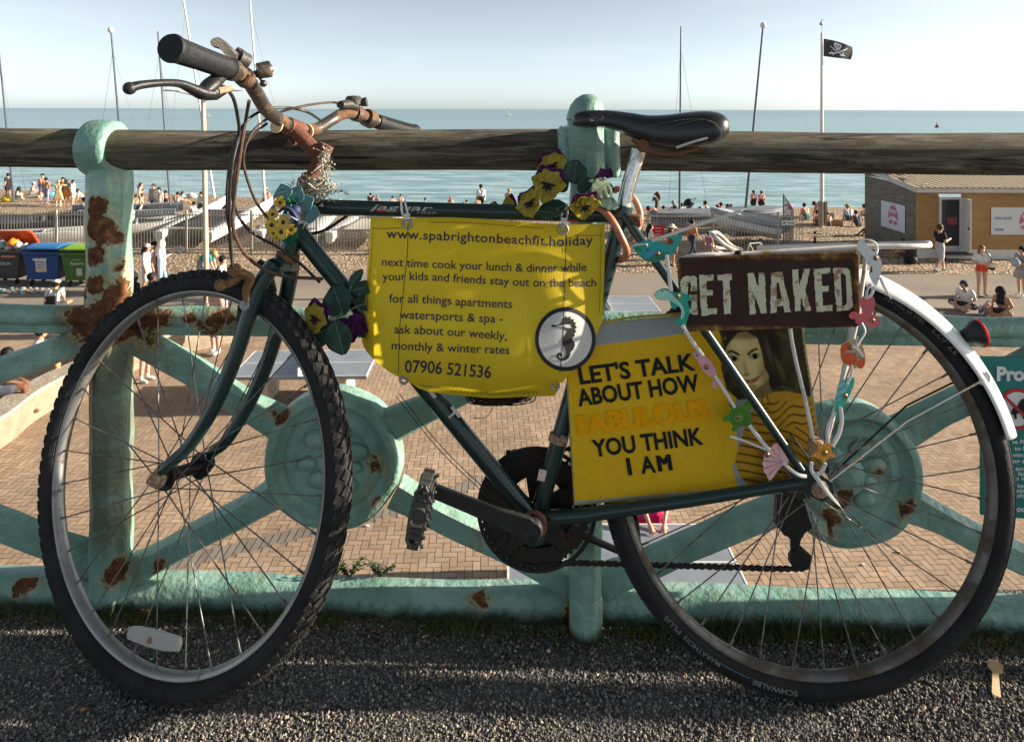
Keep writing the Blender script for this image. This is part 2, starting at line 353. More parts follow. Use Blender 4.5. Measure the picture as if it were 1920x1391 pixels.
sp = [(186, 388, .02), (194, 432, .028), (224, 446, .024), (181, 480, .02), (180, 535, .022), (230, 545, .034), (205, 592, .055), (238, 500, .03), (160, 600, .05), (255, 600, .05), (290, 600, .03), (345, 600, .022),
      (405, 604, .03), (375, 630, .03), (288, 1072, .02), (215, 1078, .026), (240, 330, .025), (180, 262, .012), (1345, 1075, .03), (1590, 950, .026), (1565, 985, .03), (1660, 900, .02),
      (1885, 1003, .02), (700, 885, .025), (1080, 1165, .03), (520, 775, .025), (690, 935, .02), (1700, 960, .02), (470, 905, .02), (1830, 1110, .03), (30, 1092, .03), (1500, 1115, .03), (900, 1115, .03), (1780, 598, .02)]
acc = None
for px, py, r in sp:
    q = t.node('ShaderNodeVectorMath', operation='DISTANCE'); t.link(t.co, q.inputs[0]); q.inputs[1].default_value = tuple(RP(px, py, .035))
    v = t.math('SUBTRACT', 1.0, t.math('DIVIDE', q.outputs['Value'], r*1.75), True)
    acc = v if acc is None else t.math('MAXIMUM', acc, v)
rn = t.noise(24, 10, .72, None, .5); sp2 = t.ramp(t.noise(11, 8, .75), [(.66, 0), (.80, .42)]); rf = t.math('ADD', t.math('MAXIMUM', acc, sp2), t.math('MULTIPLY', t.math('SUBTRACT', rn, .5), 1.7))
rmask = t.ramp(rf, [(.46, 0), (.50, 1)]); halo = t.ramp(rf, [(.22, 0), (.5, .75)])
rc = t.ramp(t.noise(60, 6), [(.3, (.045, .016, .008)), (.55, (.13, .05, .018)), (.75, (.3, .14, .05))])
strk = t.ramp(t.noise(1.0, 5, .65, t.map((38, 38, 2.6))), [(.56, 0), (.70, .5)]); base = t.mix(strk, base, (.20, .17, .075)); chp = t.ramp(t.noise(95, 6, .7), [(.685, 0), (.705, 1)]); base = t.mix(chp, base, (.10, .055, .028)); c1 = t.mix(halo, base, (.42, .26, .08)); c1 = t.mix(rmask, c1, rc)
zz = t.sep()[2]; moss = t.ramp(t.math('ADD', t.math('MULTIPLY', zz, -14.0), t.math('MULTIPLY', n1, .8)), [(.33, 0), (.62, .92)])
c1 = t.mix(moss, c1, t.ramp(n1, [(.3, (.012, .014, .008)), (.6, (.03, .042, .016)), (.8, (.06, .07, .03))]))
t.col(c1).set(rough=t.ramp(rmask, [(0, .38), (1, .95)]), spec=.45)
lump = t.math('SUBTRACT', t.math('ADD', t.math('MULTIPLY', t.noise(14, 4), 1.0), t.math('MULTIPLY', t.noise(70, 5), .3)), t.math('MULTIPLY', chp, .12))
t.bump(t.math('SUBTRACT', lump, t.math('MULTIPLY', rmask, .35)), .9, .011); m_rail = t.mat
t = NT('weathered_wood'); st = t.map((7, 75, 75)); g1 = t.noise(1.0, 9, .72, st, .9); g2 = t.noise(1.0, 5, .6, t.map((2.2, 9, 9))); fine = t.noise(1, 8, .8, t.map((14, 260, 260)))
wc = t.ramp(g1, [(.30, (.018, .0155, .0125)), (.46, (.066, .057, .045)), (.60, (.19, .168, .135)), (.75, (.34, .31, .25))])
wc = t.mix(t.ramp(g2, [(.48, 0), (.68, .6)]), wc, (.17, .155, .085)); wc = t.mix(t.ramp(g2, [(.3, .75), (.46, 0)]), wc, (.022, .016, .012))
crk = t.ramp(t.noise(1.0, 3, .5, t.map((1.6, 45, 45)), 1.5), [(.30, 1), (.36, 0)]); wc = t.mix(crk, wc, (.012, .009, .007)); lich = t.ramp(t.noise(60, 8, .75), [(.62, 0), (.72, .55)]); wc = t.mix(lich, wc, (.19, .19, .12)); t.col(wc).set(.85, spec=.2); t.bump(t.math('ADD', g1, t.math('MULTIPLY', fine, .7)), 1.0, .006); m_wood = t.mat
rail = thing('seafront_railing', 'turquoise painted rusty iron railing with round medallions and a weathered wooden top rail', 'railing', RP(650, 1120))
rdir = nrm(np.array([1, RK, 0])); rnor = np.array([RK, -1, 0])/math.hypot(1, RK); ZU = np.array([0, 0, 1.0])
def lumpy(mb, amp=.0016, k=38):
    mb.v = [(x+amp*math.sin(k*z+5*x), y+amp*math.sin(k*.9*x+k*z*.7), z+amp*math.sin(k*.8*x+2)) for x, y, z in mb.v]; return mb
# wooden top rail: log section with slight waver
ZR = RP(960, 283)[2]
def log(x0, x1, r, ph):
    P = []; rr = []
    for x in np.linspace(x0, x1, 60): P.append((x, RY0+RK*x+.002*math.sin(3*x+ph), ZR+.0022*math.sin(4.3*x+ph))); rr.append(r*(1+.015*math.sin(6*x+ph)+.01*math.sin(15*x)))
    return MB().tube(P, rr, 22)
pxl = RP(190, 280)[0]
log(-3.2, pxl+.012, .0395, .3).obj('wooden_rail', m_wood, rail); log(pxl+.013, 3.2, .0405, 1.2).obj('wooden_rail', m_wood, rail)
def octo(mb, cx, cy, z0, z1, r, n=8, taper=1.0, rot=math.pi/8):
    zs = np.linspace(z0, z1, 14); V = []
    for i, z in enumerate(zs):
        k = r*(1+(taper-1)*i/13)
        V += [(cx+k*math.cos(rot+2*math.pi*j/n), cy+k*math.sin(rot+2*math.pi*j/n), z) for j in range(n)]
    m_ = len(zs); Fc = [(i*n+j, i*n+(j+1) % n, (i+1)*n+(j+1) % n, (i+1)*n+j) for i in range(m_-1) for j in range(n)]
    return mb.add(V, Fc+[tuple(range(n-1, -1, -1)), tuple((m_-1)*n+j for j in range(n))])
def post1(px, name='post'):
    c = RP(px, 283); x, y = c[0], c[1]; mb = MB()
    octo(mb, x+.006, y, -.06, RP(px, 590)[2], .0405, taper=1.0); octo(mb, x, y, RP(px, 590)[2]-.01, ZR-.02, .0435)
    s_ = MB(); s_.lathe((x-.012, y-RK*.012, ZR), rdir, [(-.030, .040), (-.0295, .050), (-.026, .0555), (-.018, .0575), (.018, .0575), (.026, .056), (.030, .0515), (.0305, .044)], 28)
    p = lumpy(mb).obj(name, m_rail, rail, bevel=.004); lumpy(s_).obj('rail_collar', m_rail, p); return p
def post2(px):
    c = RP(px, 283, .047); x, y = c[0], c[1]; mb = MB()
    octo(mb, x, y, -.075, RP(px, 1080)[2], .034); octo(mb, x, y, RP(px, 1085)[2], RP(px, 330)[2], .033); octo(mb, x, y, RP(px, 335)[2], RP(px, 222, .05)[2], .037)
    zt = RP(px, 224, .05)[2]
    mb.lathe((x, y, zt-.002), ZU, [(0, .0375), (.012, .0365), (.03, .031), (.042, .022), (.049, .01), (.05, .001)], 16)
    p = lumpy(mb).obj('post', m_rail, rail, bevel=.004)
    s_ = MB(); b = RP(px, 283); s_.lathe((b[0]+.004, b[1], ZR), rdir, [(-.058, .045), (-.056, .05), (-.05, .052), (.05, .052), (.055, .05), (.058, .045)], 28)
    for sx in (-.042, .045): octo(s_, b[0]+sx, b[1]-.04, RP(px, 330)[2], ZR+.046, .017)
    lumpy(s_).obj('rail_collar', m_rail, p, bevel=.003); return p
post1(205); post2(1099)
p3 = RP(2060, 283)
post1(2075); post1(-690)
# mid rail: round bar over a deeper flange
zm = RP(960, 602)[2]
lumpy(MB().tube([(x, RY0+RK*x, zm) for x in np.linspace(-3, 3, 90)], .0205, 16)).obj('mid_rail', m_rail, rail)
mb = MB()
for x0, x1 in ((-3, 3),): mb.box((0, RY0+.006, zm-.024), np.array([3, 3*RK, 0]), (0, .013, 0), (0, 0, .011))
lumpy(mb).obj('rail_flange', m_rail, rail, bevel=.004)
# bottom kerb beam
prof = [(-.028, -.11), (-.03, -.02), (-.026, .0), (-.018, .017), (-.010, .024), (.026, .026), (.034, .02), (.036, -.11)]
xs = np.linspace(-3, 3, 120); V = []; nK = len(prof)
for x in xs: V += [(x+0, RY0+RK*x+a+.002*math.sin(9*x), b+.003*math.sin(5*x)+.0015*math.sin(19*x)) for a, b in prof]
mb = MB().add(V, [(i*nK+j, i*nK+(j+1) % nK, (i+1)*nK+(j+1) % nK, (i+1)*nK+j) for i in range(len(xs)-1) for j in range(nK)])
mb.obj('kerb_beam', m_rail, rail)
def medal(px, py):
    c = RP(px, py, .0); mb = MB()
    mb.lathe(c-rnor*.028, rnor, [(0, .130), (.003, .136), (.044, .137), (.052, .134), (.057, .128), (.057, .118), (.051, .113), (.043, .109), (.039, .100), (.044, .094), (.044, .080), (.038, .074), (.034, .05), (.038, .04), (.044, .022), (.045, .004)], 56)
    # relief: a worn cast head with waves
    for a_, r_, s_ in ((20, .06, .03), (70, .066, .026), (130, .06, .032), (190, .064, .026), (240, .058, .032), (300, .066, .027), (340, .05, .02)):
        r_ *= .85; s_ *= .8; q = c+rdir*r_*math.cos(R_(a_))+ZU*r_*math.sin(R_(a_))+rnor*.010; mb.ball(q, s_, 12, 8, sc=(1, .75, .5), ax=(rdir, ZU, rnor))
    mb.ball(c+rnor*.010, .04, 14, 9, sc=(.8, 1, .5), ax=(rdir, ZU, rnor))
    mb.v = [(x+.0022*math.sin(40*z+9*x), y+.002*math.sin(33*x+41*z), z+.0022*math.sin(47*x)) for x, y, z in mb.v]
    return mb.obj('medallion', m_rail, rail)
medal(627, 856); medal(1588, 885); medal(-380, 835); medal(2560, 912)
def brace(a, b, w_=.026):
    P = [RP(a[0], a[1], .004), RP(b[0], b[1], .004)]; d = nrm(P[1]-P[0]); s_ = nrm(np.cross(rnor, d)); n_ = 12
    prof = [(-1, -.6), (-1, .1), (-.72, .55), (.72, .55), (1, .1), (1, -.6)]; V = []
    for i in range(n_):
        f = i/(n_-1); k = w_*(1+.28*max(0, 1-f*6)+.28*max(0, 1-(1-f)*6))
        V += [P[0]+(P[1]-P[0])*f+s_*q*k+rnor*h*.03 for q, h in prof]
    m_ = len(prof); mb = MB().add(V, [(i*m_+j, i*m_+(j+1) % m_, (i+1)*m_+(j+1) % m_, (i+1)*m_+j) for i in range(n_-1) for j in range(m_)]+[tuple(range(m_)), tuple((n_-1)*m_+j for j in range(m_-1, -1, -1))])
    return lumpy(mb).obj('brace', m_rail, rail)
for a, b in (((215, 615), (530, 800)), ((225, 1085), (530, 920)), ((735, 800), (1085, 620)), ((740, 925), (1085, 1100)),
             ((1110, 620), (1500, 820)), ((1110, 1105), (1505, 935)), ((1690, 815), (2080, 605)), ((1700, 945), (2080, 1130)), ((195, 620), (-275, 805)), ((195, 1060), (-275, 880)), ((-480, 800), (-690, 640)), ((-480, 880), (-690, 1050)), ((2095, 630), (2460, 850)), ((2095, 1140), (2460, 965))): brace(a, b)
# --- weeds, grass, grit and litter along the kerb
t = NT('grass_blade'); t.col(t.ramp(t.noise(20, 3), [(.3, (.035, .055, .014)), (.55, (.085, .115, .03)), (.8, (.20, .17, .08))])).set(.6, spec=.2); m_grass = t.mat
mb = MB(); r = random.Random(5)
for k in range(2600):
    cl = r.choice([(-.95, .25), (-.75, .12), (-.45, .1), (-.1, .08), (.33, .1), (.45, .12), (.6, .1), (.75, .14), (.9, .15), (.38, .3), (.55, .35), (-.2, .5)])
    x = r.gauss(cl[0], cl[1]*.6); yk = RY0+RK*x-.036-abs(r.gauss(0, .018)); h = r.uniform(.014, .05)*(1.5 if .25 < x < .65 and r.random() < .25 else 1); z = zup(x, yk)-.002
    a = r.uniform(0, 6.28); bx, by = math.cos(a)*h*r.uniform(.1, .9), -abs(math.sin(a))*h*.5; w_ = r.uniform(.0006, .0015)
    mb.add([(x-w_, yk, z), (x+w_, yk, z), (x+bx*.4+w_*.8, yk+by*.3, z+h*.6), (x+bx*.4-w_*.8, yk+by*.3, z+h*.6), (x+bx, yk+by, z+h*.85)], [(0, 1, 2, 3), (3, 2, 4)])
tag(mb.obj('grass', m_grass, smooth=False, fixn=False), 'thin dry grass growing against the kerb', kind='stuff')
mb = MB()
for k in range(3800):                                                        # dirt crumbs and dead leaves
    x = r.uniform(-1.15, 1.15); yk = RY0+RK*x-.03-abs(r.gauss(0, .03)); s_ = r.uniform(.002, .006); z = zup(x, yk)
    mb.ball((x, yk, z+s_*.2), s_, 5, 3, m=r.choice([0, 0, 0, 1, 1, 2, 3]), sc=(1, r.uniform(.5, 1), r.uniform(.2, .7)))
tag(mb.obj('dirt', [M((.055, .04, .026), .95), M((.10, .072, .044), .95), M((.12, .07, .03), .9), M((.2, .17, .14), .9)], smooth=False), 'dark dirt and crumbs in the gutter by the kerb', kind='stuff')
def leafy(px, py, off, n, h, label, seed):
    r = random.Random(seed); c = RP(px, py, off); root = thing('weed', label, 'weed', c, 'weeds on the kerb'); st = MB(); lf = MB()
    for k in range(n):
        a = r.uniform(-1, 1); e = c+np.array([a*h*.9, r.uniform(-.3, .3)*h, h*r.uniform(.35, 1)]); st.tube(crom([c, (c+e)/2+np.array([0, 0, h*.1]), e], 4), .0008, 4)
        for i in range(7):
            f = .3+.7*i/6; p = c+(e-c)*f; s_ = 1 if i % 2 else -1; L = h*.28*r.uniform(.6, 1.1); d = nrm([s_*r.uniform(.3, 1), r.uniform(-.8, .4), r.uniform(.1, .8)]); u, v = perp(d)
            lf.add([p, p+d*L*.5+u*L*.3, p+d*L, p+d*L*.5-u*L*.3], [(0, 1, 2, 3)])
    st.obj('stem', m_weed, root); lf.obj('leaves', m_weed, root, smooth=False, fixn=False)
t = NT('weed_leaf'); t.col(t.ramp(t.noise(30, 3), [(.3, (.018, .045, .012)), (.6, (.05, .095, .025)), (.8, (.13, .07, .03))])).set(.5, spec=.3); m_weed = t.mat
leafy(655, 1082, -.03, 12, .04, 'small leafy weed on the kerb top left of the larger weed', 1); leafy(712, 1082, -.03, 14, .035, 'broad leafy weed on the kerb top behind the front tyre', 2)
leafy(628, 1080, -.03, 4, .03, 'single thin weed sprig on the kerb top by the front tyre', 3)
def gz(px, py): return G(px, py, zup(*G(px, py, 0)[:2]))
for k, (px, py, s_, col, lab, cat, nm) in enumerate([(272, 1152, .013, (.23, .08, .035), 'orange brick fragment lying inside the front wheel near the kerb', 'brick fragment', 'brick_fragment'),
        (718, 1128, .006, (.2, .07, .03), 'small red brick crumb below the weeds on the kerb', 'brick fragment', 'brick_fragment'), (1858, 1205, .008, (.28, .12, .05), 'rusty orange pebble above the wooden spoon', 'pebble', 'pebble'),
        (1884, 1198, .008, (.3, .2, .13), 'pale tan pebble above the wooden spoon', 'pebble', 'pebble'), (590, 1176, .006, (.25, .09, .03), 'little orange crumb beside the knobbly front tyre', 'brick fragment', 'brick_fragment'),
        (155, 1332, .005, (.4, .2, .05), 'tiny orange crumb on the asphalt left of the front tyre', 'pebble', 'pebble'), (240, 1127, .009, (.1, .06, .045), 'dark brown stone in the gutter behind the front wheel', 'stone', 'stone'),
        (1640, 1170, .007, (.5, .5, .5), 'pale scrap of litter in the grass behind the rear wheel', 'litter', 'litter_scrap')]):
    c = gz(px, py); mb = MB().ball(c+np.array([0, 0, s_*.35]), s_, 7, 5, sc=(1, .8, .6))
    mb.v = [tuple(np.array(p)+np.array([r.uniform(-1, 1) for _ in range(3)])*s_*.16) for p in mb.v]
    tag(mb.obj(nm, M(col, .9, scale=80, var=.35), smooth=False), lab, cat)
c0, c1 = gz(1868, 1312), gz(1866, 1248); zl = np.array([0, 0, .008]); sp_ = thing('wooden_spoon', 'short pale wooden ice cream spoon lying on the asphalt', 'spoon', c0)
dS = nrm(c1-c0); sS = nrm(np.cross(dS, ZU)); L = np.linalg.norm(c1-c0); mw = M((.62, .45, .27), .7, scale=60, var=.12)
def so_(pts): return [c0+zl+dS*(a*L)+sS*(b*L) for a, b in pts]
MB().prism(so_([(-.02, -.045), (-.02, .045), (.04, .062), (.64, .046), (.64, -.046), (.04, -.062)]), ZU, .0016).obj('handle', mw, sp_)
MB().prism(so_([(.64, -.046), (.64, .046), (.74, .11), (.92, .115), (1.0, .085), (1.0, -.09), (.92, -.12), (.74, -.11)]), ZU, .0017).obj('bowl', M((.56, .36, .16), .7, scale=60, var=.15), sp_)
a_, b_ = gz(1893, 1170), gz(1913, 1190); cb = thing('cigarette_butt', 'crumpled cigarette butt by the kerb at the right edge', 'cigarette butt', a_)
MB().tube([a_+zl, b_+zl], .0035, 8).obj('filter', M((.4, .2, .08), .9), cb); MB().tube([a_+zl-(b_-a_)*.25, a_+zl], .0035, 8).obj('paper', M((.6, .58, .55), .9), cb)

mb = MB(); r = random.Random(17)
for k in range(90):                                                          # flakes of turquoise paint and bits of litter along the kerb
    x = r.uniform(-1.1, 1.1); y = RY0+RK*x-.035-abs(r.gauss(0, .05)); z = zup(x, y)+.0035; a = r.uniform(0, 6.28); q = r.uniform(.0015, .0045)
    V = [np.array([x+q*math.cos(a+b_)*r.uniform(.5, 1.2), y+q*math.sin(a+b_)*r.uniform(.5, 1.2), z+r.uniform(0, .0025)]) for b_ in (0, 1.5, 3.0, 4.4)]; mb.add(V, [(0, 1, 2, 3)], r.choice([0, 0, 0, 1, 2]))
tag(mb.obj('paint_flakes', [M((.3, .5, .44), .6), M((.6, .58, .52), .8), M((.3, .17, .07), .8)], smooth=False, fixn=False, solid=.0006), 'scattered turquoise paint flakes and crumbs along the kerb', kind='stuff')
for px, py, s_, col, lab in ((1685, 1035, .035, (.62, .52, .2), 'small yellow litter scrap on the paving seen through the rear wheel'), (688, 985, .03, (.66, .64, .6), 'small white litter scrap on the paving between front wheel and pedal'), (1618, 1058, .02, (.6, .6, .55), 'tiny white crumb on the paving left of the yellow scrap'), (1560, 1010, .02, (.3, .25, .15), 'tiny brown leaf on the paving near the derailleur')):
    c = G(px, py, ZP+.01); mb = MB().ball(c, s_, 7, 5, sc=(1.2, .8, .5)); mb.v = [tuple(np.array(q)+np.array([r.uniform(-1, 1) for _ in range(3)])*s_*.2) for q in mb.v]; tag(mb.obj('litter_scrap', M(col, .8, scale=40)), lab, 'litter')
# ================================================================== the bicycle
t = NT('frame_green'); n = t.noise(40, 6); chipm = t.ramp(t.noise(150, 6, .7), [(.72, 0), (.76, 1)]); rs = t.ramp(t.noise(22, 7, .7), [(.64, 0), (.70, .8)])
c_ = t.mix(rs, t.ramp(n, [(.3, (.006, .022, .021)), (.7, (.010, .034, .031))]), (.09, .035, .015)); c_ = t.mix(chipm, c_, (.2, .22, .2))
t.col(c_).set(rough=t.ramp(rs, [(0, .26), (1, .85)]), spec=.55); t.bump(t.noise(90, 4), .08, .001); m_frame = t.mat
m_tyre = M((.012, .012, .0135), .75, var=.4, scale=25, bump=.15, spec=.3, name='tyre_rubber')
m_dust = M((.022, .0225, .0235), .8, var=.4, scale=14, bump=.2, spec=.2, name='dusty_rubber')
m_knob = M((.036, .034, .031), .85, var=.4, scale=60, bump=.3, spec=.2, name='worn_tread')
m_black = M((.016, .016, .017), .45, var=.3, scale=50, bump=.1, name='black_plastic')
m_grip = M((.012, .013, .016), .6, var=.35, scale=70, bump=.25, spec=.3, name='grip_rubber')
m_rimF = rusty('front_rim_alloy', (.30, .29, .28), .38, 30, .42, .75, ((.07, .06, .05), (.15, .13, .11)), .2)
m_rimR = rusty('rear_rim_alloy', (.15, .14, .13), .46, 26, .45, .6, ((.04, .03, .022), (.12, .085, .055)), .3)
m_spoke = rusty('spoke_steel', (.22, .21, .21), .45, 60, .4, .7, ((.05, .03, .02), (.12, .08, .05)), .1)
m_rust = rusty('rust_brown', (.15, .06, .03), .5, 55, .8, 0, ((.08, .03, .018), (.24, .1, .05)), .9)
m_stem = rusty('rusted_stem', (.14, .05, .03), .5, 120, .95, 0, ((.09, .032, .022), (.22, .085, .05)), 1.0)
m_bar = rusty('handlebar_steel', (.075, .068, .06), .47, 28, .35, .6, ((.06, .03, .016), (.17, .08, .035)), .5)
m_chrome = rusty('seatpost_chrome', (.62, .62, .6), .42, 20, .16, 1.0, ((.16, .075, .03), (.42, .25, .12)), .5)
m_dark = rusty('oily_black_steel', (.015, .014, .013), .42, 40, .5, .4, ((.02, .012, .008), (.06, .026, .014)), .3)
m_gold = rusty('oxidised_brake', (.20, .12, .05), .5, 45, .5, .5, ((.08, .04, .018), (.28, .16, .06)), .4)
m_nut = rusty('corroded_nut', (.36, .26, .18), .55, 70, .75, .3, ((.16, .08, .04), (.45, .32, .22)), .8)
m_white = rusty('white_enamel', (.60, .58, .55), .42, 22, .3, 0, ((.2, .1, .045), (.45, .3, .16)), .3)
m_guard = M((.82, .82, .80), .22, var=.05, scale=9, spec=.6, name='white_mudguard')
m_stay = rusty('stay_wire', (.62, .58, .52), .42, 34, .3, .8, ((.2, .12, .06), (.4, .28, .16)), .3)
bike = thing('bicycle', 'old dark green bicycle leaning on the railing with rusty handlebar and white mudguard', 'bicycle', UP(1000, 1330))
class Wh:
    def __init__(s, C, az, ti):
        s.C = np.array(C); s.n = plane_frame(az, ti); a = R_(az); s.e1 = np.array([math.cos(a), -math.sin(a), 0]); s.e2 = np.cross(s.n, s.e1)
    def p(s, ang, r, z=0.0): return s.C+(s.e1*math.cos(ang)+s.e2*math.sin(ang))*r+s.n*z
    def ring(s, mb, prof, m=0, seg=120, closed=True, a0=0, a1=2*math.pi):     # prof: (radius, z) loop
        full = abs(a1-a0-2*math.pi) < 1e-6; n = len(prof); N = seg if full else seg+1
        V = [s.p(a0+(a1-a0)*i/seg, r, z) for i in range(N) for r, z in prof]; Fc = []
        for i in range(seg):
            i2 = (i+1) % N
            for j in range(n if closed else n-1): Fc.append((i*n+j, i*n+(j+1) % n, i2*n+(j+1) % n, i2*n+j))
        return mb.add(V, Fc, m)
def make_wheel(W, Rm, rm, rim_mat, nsp, name, label, hubw, tread, seed, hubs):
    r = random.Random(seed); wh = thing('x', '', '', (0, 0, 0)) if False else None
    hub = MB()
    hub.lathe(W.C-W.n*hubw*.72, W.n, [(0, .008), (0, .013), (hubw*.12, .013), (hubw*.12, .022), (hubw*.18, .023), (hubw*.24, .012), (hubw*.72, .0105), (hubw*1.2, .012), (hubw*1.26, .023), (hubw*1.32, .022), (hubw*1.32, .013), (hubw*1.44, .013), (hubw*1.44, .006)], 24)
    root = hub.obj(name, m_dark, bike)                                       # the wheel object is its hub; tyre, rim, spokes hang under it
    ty = MB(); W.ring(ty, [(Rm+rm*math.cos(a), rm*1.02*math.sin(a)) for a in np.linspace(0, 2*np.pi, 20, endpoint=False)])
    for dr in (.0022, .0045): W.ring(ty, [(Rm-rm*.80+dr+.0008*math.cos(a), rm*.66+dr*.55+.0011*math.sin(a)) for a in np.linspace(0, 2*np.pi, 6, endpoint=False)])
    if tread == 'knob':
        N = 92
        for i in range(N):
            for k, (ph, w_, l_, sk) in enumerate(((-58, .0036, .0062, .3), (-26, .0034, .0075, .55), (-4, .0026, .0075, -.55), (24, .0034, .0075, -.55), (58, .0036, .0062, -.3))):
                a = 2*math.pi*(i+(.5 if k % 2 else 0))/N; f = R_(ph); R0 = Rm+(rm+.0012)*math.cos(f); z0 = (rm+.0012)*math.sin(f)
                o_ = (W.e1*math.cos(a)+W.e2*math.sin(a)); tg = -W.e1*math.sin(a)+W.e2*math.cos(a); ou = o_*math.cos(f)+W.n*math.sin(f); sd_ = np.cross(ou, tg)
                d1 = nrm(tg+sd_*sk); d2 = np.cross(ou, d1); ty.box(W.p(a, R0, z0), d1*l_, d2*w_, ou*.0014, 1)
    else:
        N = 230
        for i in range(N):
            for ph in (-40, -22, 22, 40):
                a = 2*math.pi*(i+(.5 if abs(ph) < 30 else 0))/N; f = R_(ph); R0 = Rm+(rm+.0002)*math.cos(f); z0 = (rm+.0002)*math.sin(f)
                o_ = (W.e1*math.cos(a)+W.e2*math.sin(a)); tg = -W.e1*math.sin(a)+W.e2*math.cos(a); ou = o_*math.cos(f)+W.n*math.sin(f)
                ty.box(W.p(a, R0, z0), tg*.0034, np.cross(ou, tg)*.0026, ou*.0009, 1)
    tyo = ty.obj('tyre', [m_dust if tread == 'knob' else m_tyre, m_knob], root)
    Ri = Rm-rm*.62; rim = MB()
    W.ring(rim, [(Ri+.004, .0115), (Ri+.004, -.0115), (Ri-.004, -.0122), (Ri-.0085, -.0112), (Ri-.0125, -.006), (Ri-.014, 0), (Ri-.0125, .006), (Ri-.0085, .0112), (Ri-.004, .0122)])
    rim.obj('rim', rim_mat, root)
    for i in range(nsp):
        near = i % 2 == 0; a = 2*math.pi*(i+.3)/nsp; z0 = hubw*(.48 if near else -.48); da = R_(58)*(1 if (i//2) % 2 else -1)
        mb = MB().tube([W.p(a+da, .021, z0), W.p(a, Ri-.013, .002 if near else -.002)], .00115, 6)
        mb.tube([W.p(a, Ri-.026, (.003 if near else -.003)), W.p(a, Ri-.0115, .002 if near else -.002)], .0021, 6)
        mb.obj('spoke', m_spoke, root)
    return root, tyo, Ri
WF = Wh((-.5768, 1.2197, .3374), 22.0, 13.2); WR = Wh((.5063, 1.1959, .3493), 2.0, 8.8)
wf, tyF, RiF = make_wheel(WF, .323, .020, m_rimF, 32, 'front_wheel', '', .07, 'knob', 1, 0)
wr, tyR, RiR = make_wheel(WR, .331, .0185, m_rimR, 36, 'rear_wheel', '', .075, 'fine', 2, 0)
tag(wf, 'front wheel with knobbly tyre and a clear spoke reflector'); tag(wr, 'rear wheel with slim road tyre under a white mudguard')
# front axle and nuts
mb = MB().tube([WF.C-WF.n*.07, WF.C+WF.n*.074], .0048, 10); mb.lathe(WF.C+WF.n*.049, WF.n, [(0, .006), (.001, .0155), (.006, .0165), (.009, .014), (.009, .0115), (.017, .0105), (.018, .005)], 9); mb.obj('axle_nut', m_nut, wf)
MB().lathe(WF.C-WF.n*.049, -WF.n, [(0, .006), (.002, .016), (.006, .016), (.007, .0115), (.016, .0105), (.017, .005)], 8).obj('axle_nut', m_dark, wf)
mb = MB(); mb.lathe(WR.C+WR.n*.056, WR.n, [(0, .012), (.001, .0225), (.004, .0225), (.005, .018), (.010, .0165), (.011, .012), (.017, .0115), (.018, .0065), (.026, .0055), (.027, .002)], 14); mb.obj('axle_nut', m_nut, wr)
# sprockets, derailleur
mb = MB()
for k in range(6): W_r = .052-.006*k; WR.ring(mb, [(W_r, -.026-.0045*k), (W_r, -.028-.0045*k), (.012, -.028-.0045*k), (.012, -.026-.0045*k)], seg=48)
mb.obj('sprockets', m_dark, wr)
# tyre and rim lettering
def arc_text(W, body, a_c, span, r0, hgt, z, outward, bold=.01):
    mb = MB()
    def fn(u, v):
        if outward: a = a_c+span*(.5-u); r = r0+v*hgt
        else: a = a_c+span*(u-.5); r = r0+hgt-v*hgt
        return W.p(a, r, z-.25*max(0, r-r0-.006))
    write(mb, body, fn, bold); return mb
m_let = M((.17, .16, .15), .8, var=.2, name='tyre_print')
def wang(W, px, py):
    r = ray(px, py); P = CAM+r*(np.dot(W.C-CAM, W.n)/np.dot(r, W.n))-W.C; return math.atan2(np.dot(P, W.e2), np.dot(P, W.e1))
zt = .0192
a1, a2 = wang(WR, 1487, 1297), wang(WR, 1400, 1278); arc_text(WR, 'SCHWALBE', (a1+a2)/2, abs(a1-a2), .3285, .0085, zt, True, .02).obj('tyre_lettering', m_let, tyR, smooth=False, fixn=False)
a1, a2 = wang(WR, 1337, 1248), wang(WR, 1262, 1203); arc_text(WR, 'MARATHON', (a1+a2)/2, abs(a1-a2), .3285, .0085, zt, True).obj('tyre_lettering', m_let, tyR, smooth=False, fixn=False)
a1, a2 = wang(WR, 1253, 1196), wang(WR, 1226, 1160); arc_text(WR, 'PLUS', (a1+a2)/2, abs(a1-a2), .3285, .0085, zt, True).obj('tyre_lettering', m_let, tyR, smooth=False, fixn=False)
a1, a2 = wang(WR, 1790, 655), wang(WR, 1745, 605); arc_text(WR, '37-622', (a1+a2)/2, abs(a1-a2), .3285, .009, zt, False, .01).obj('tyre_lettering', m_let, tyR, smooth=False, fixn=False)
a1, a2 = wang(WR, 1728, 595), wang(WR, 1650, 548); arc_text(WR, '28x1.40 700x35C', (a1+a2)/2, abs(a1-a2), .3285, .0075, zt, False, 0).obj('tyre_lettering', m_let, tyR, smooth=False, fixn=False)
a1, a2 = wang(WR, 1338, 1252), wang(WR, 1395, 1275); mb = MB(); WR.ring(mb, [(.3285, zt+.0002), (.337, zt-.002)], seg=14, closed=False, a0=a1, a1=a2); mb.obj('tyre_patch', M((.06, .13, .21), .7, var=.35, scale=300), tyR, fixn=False)
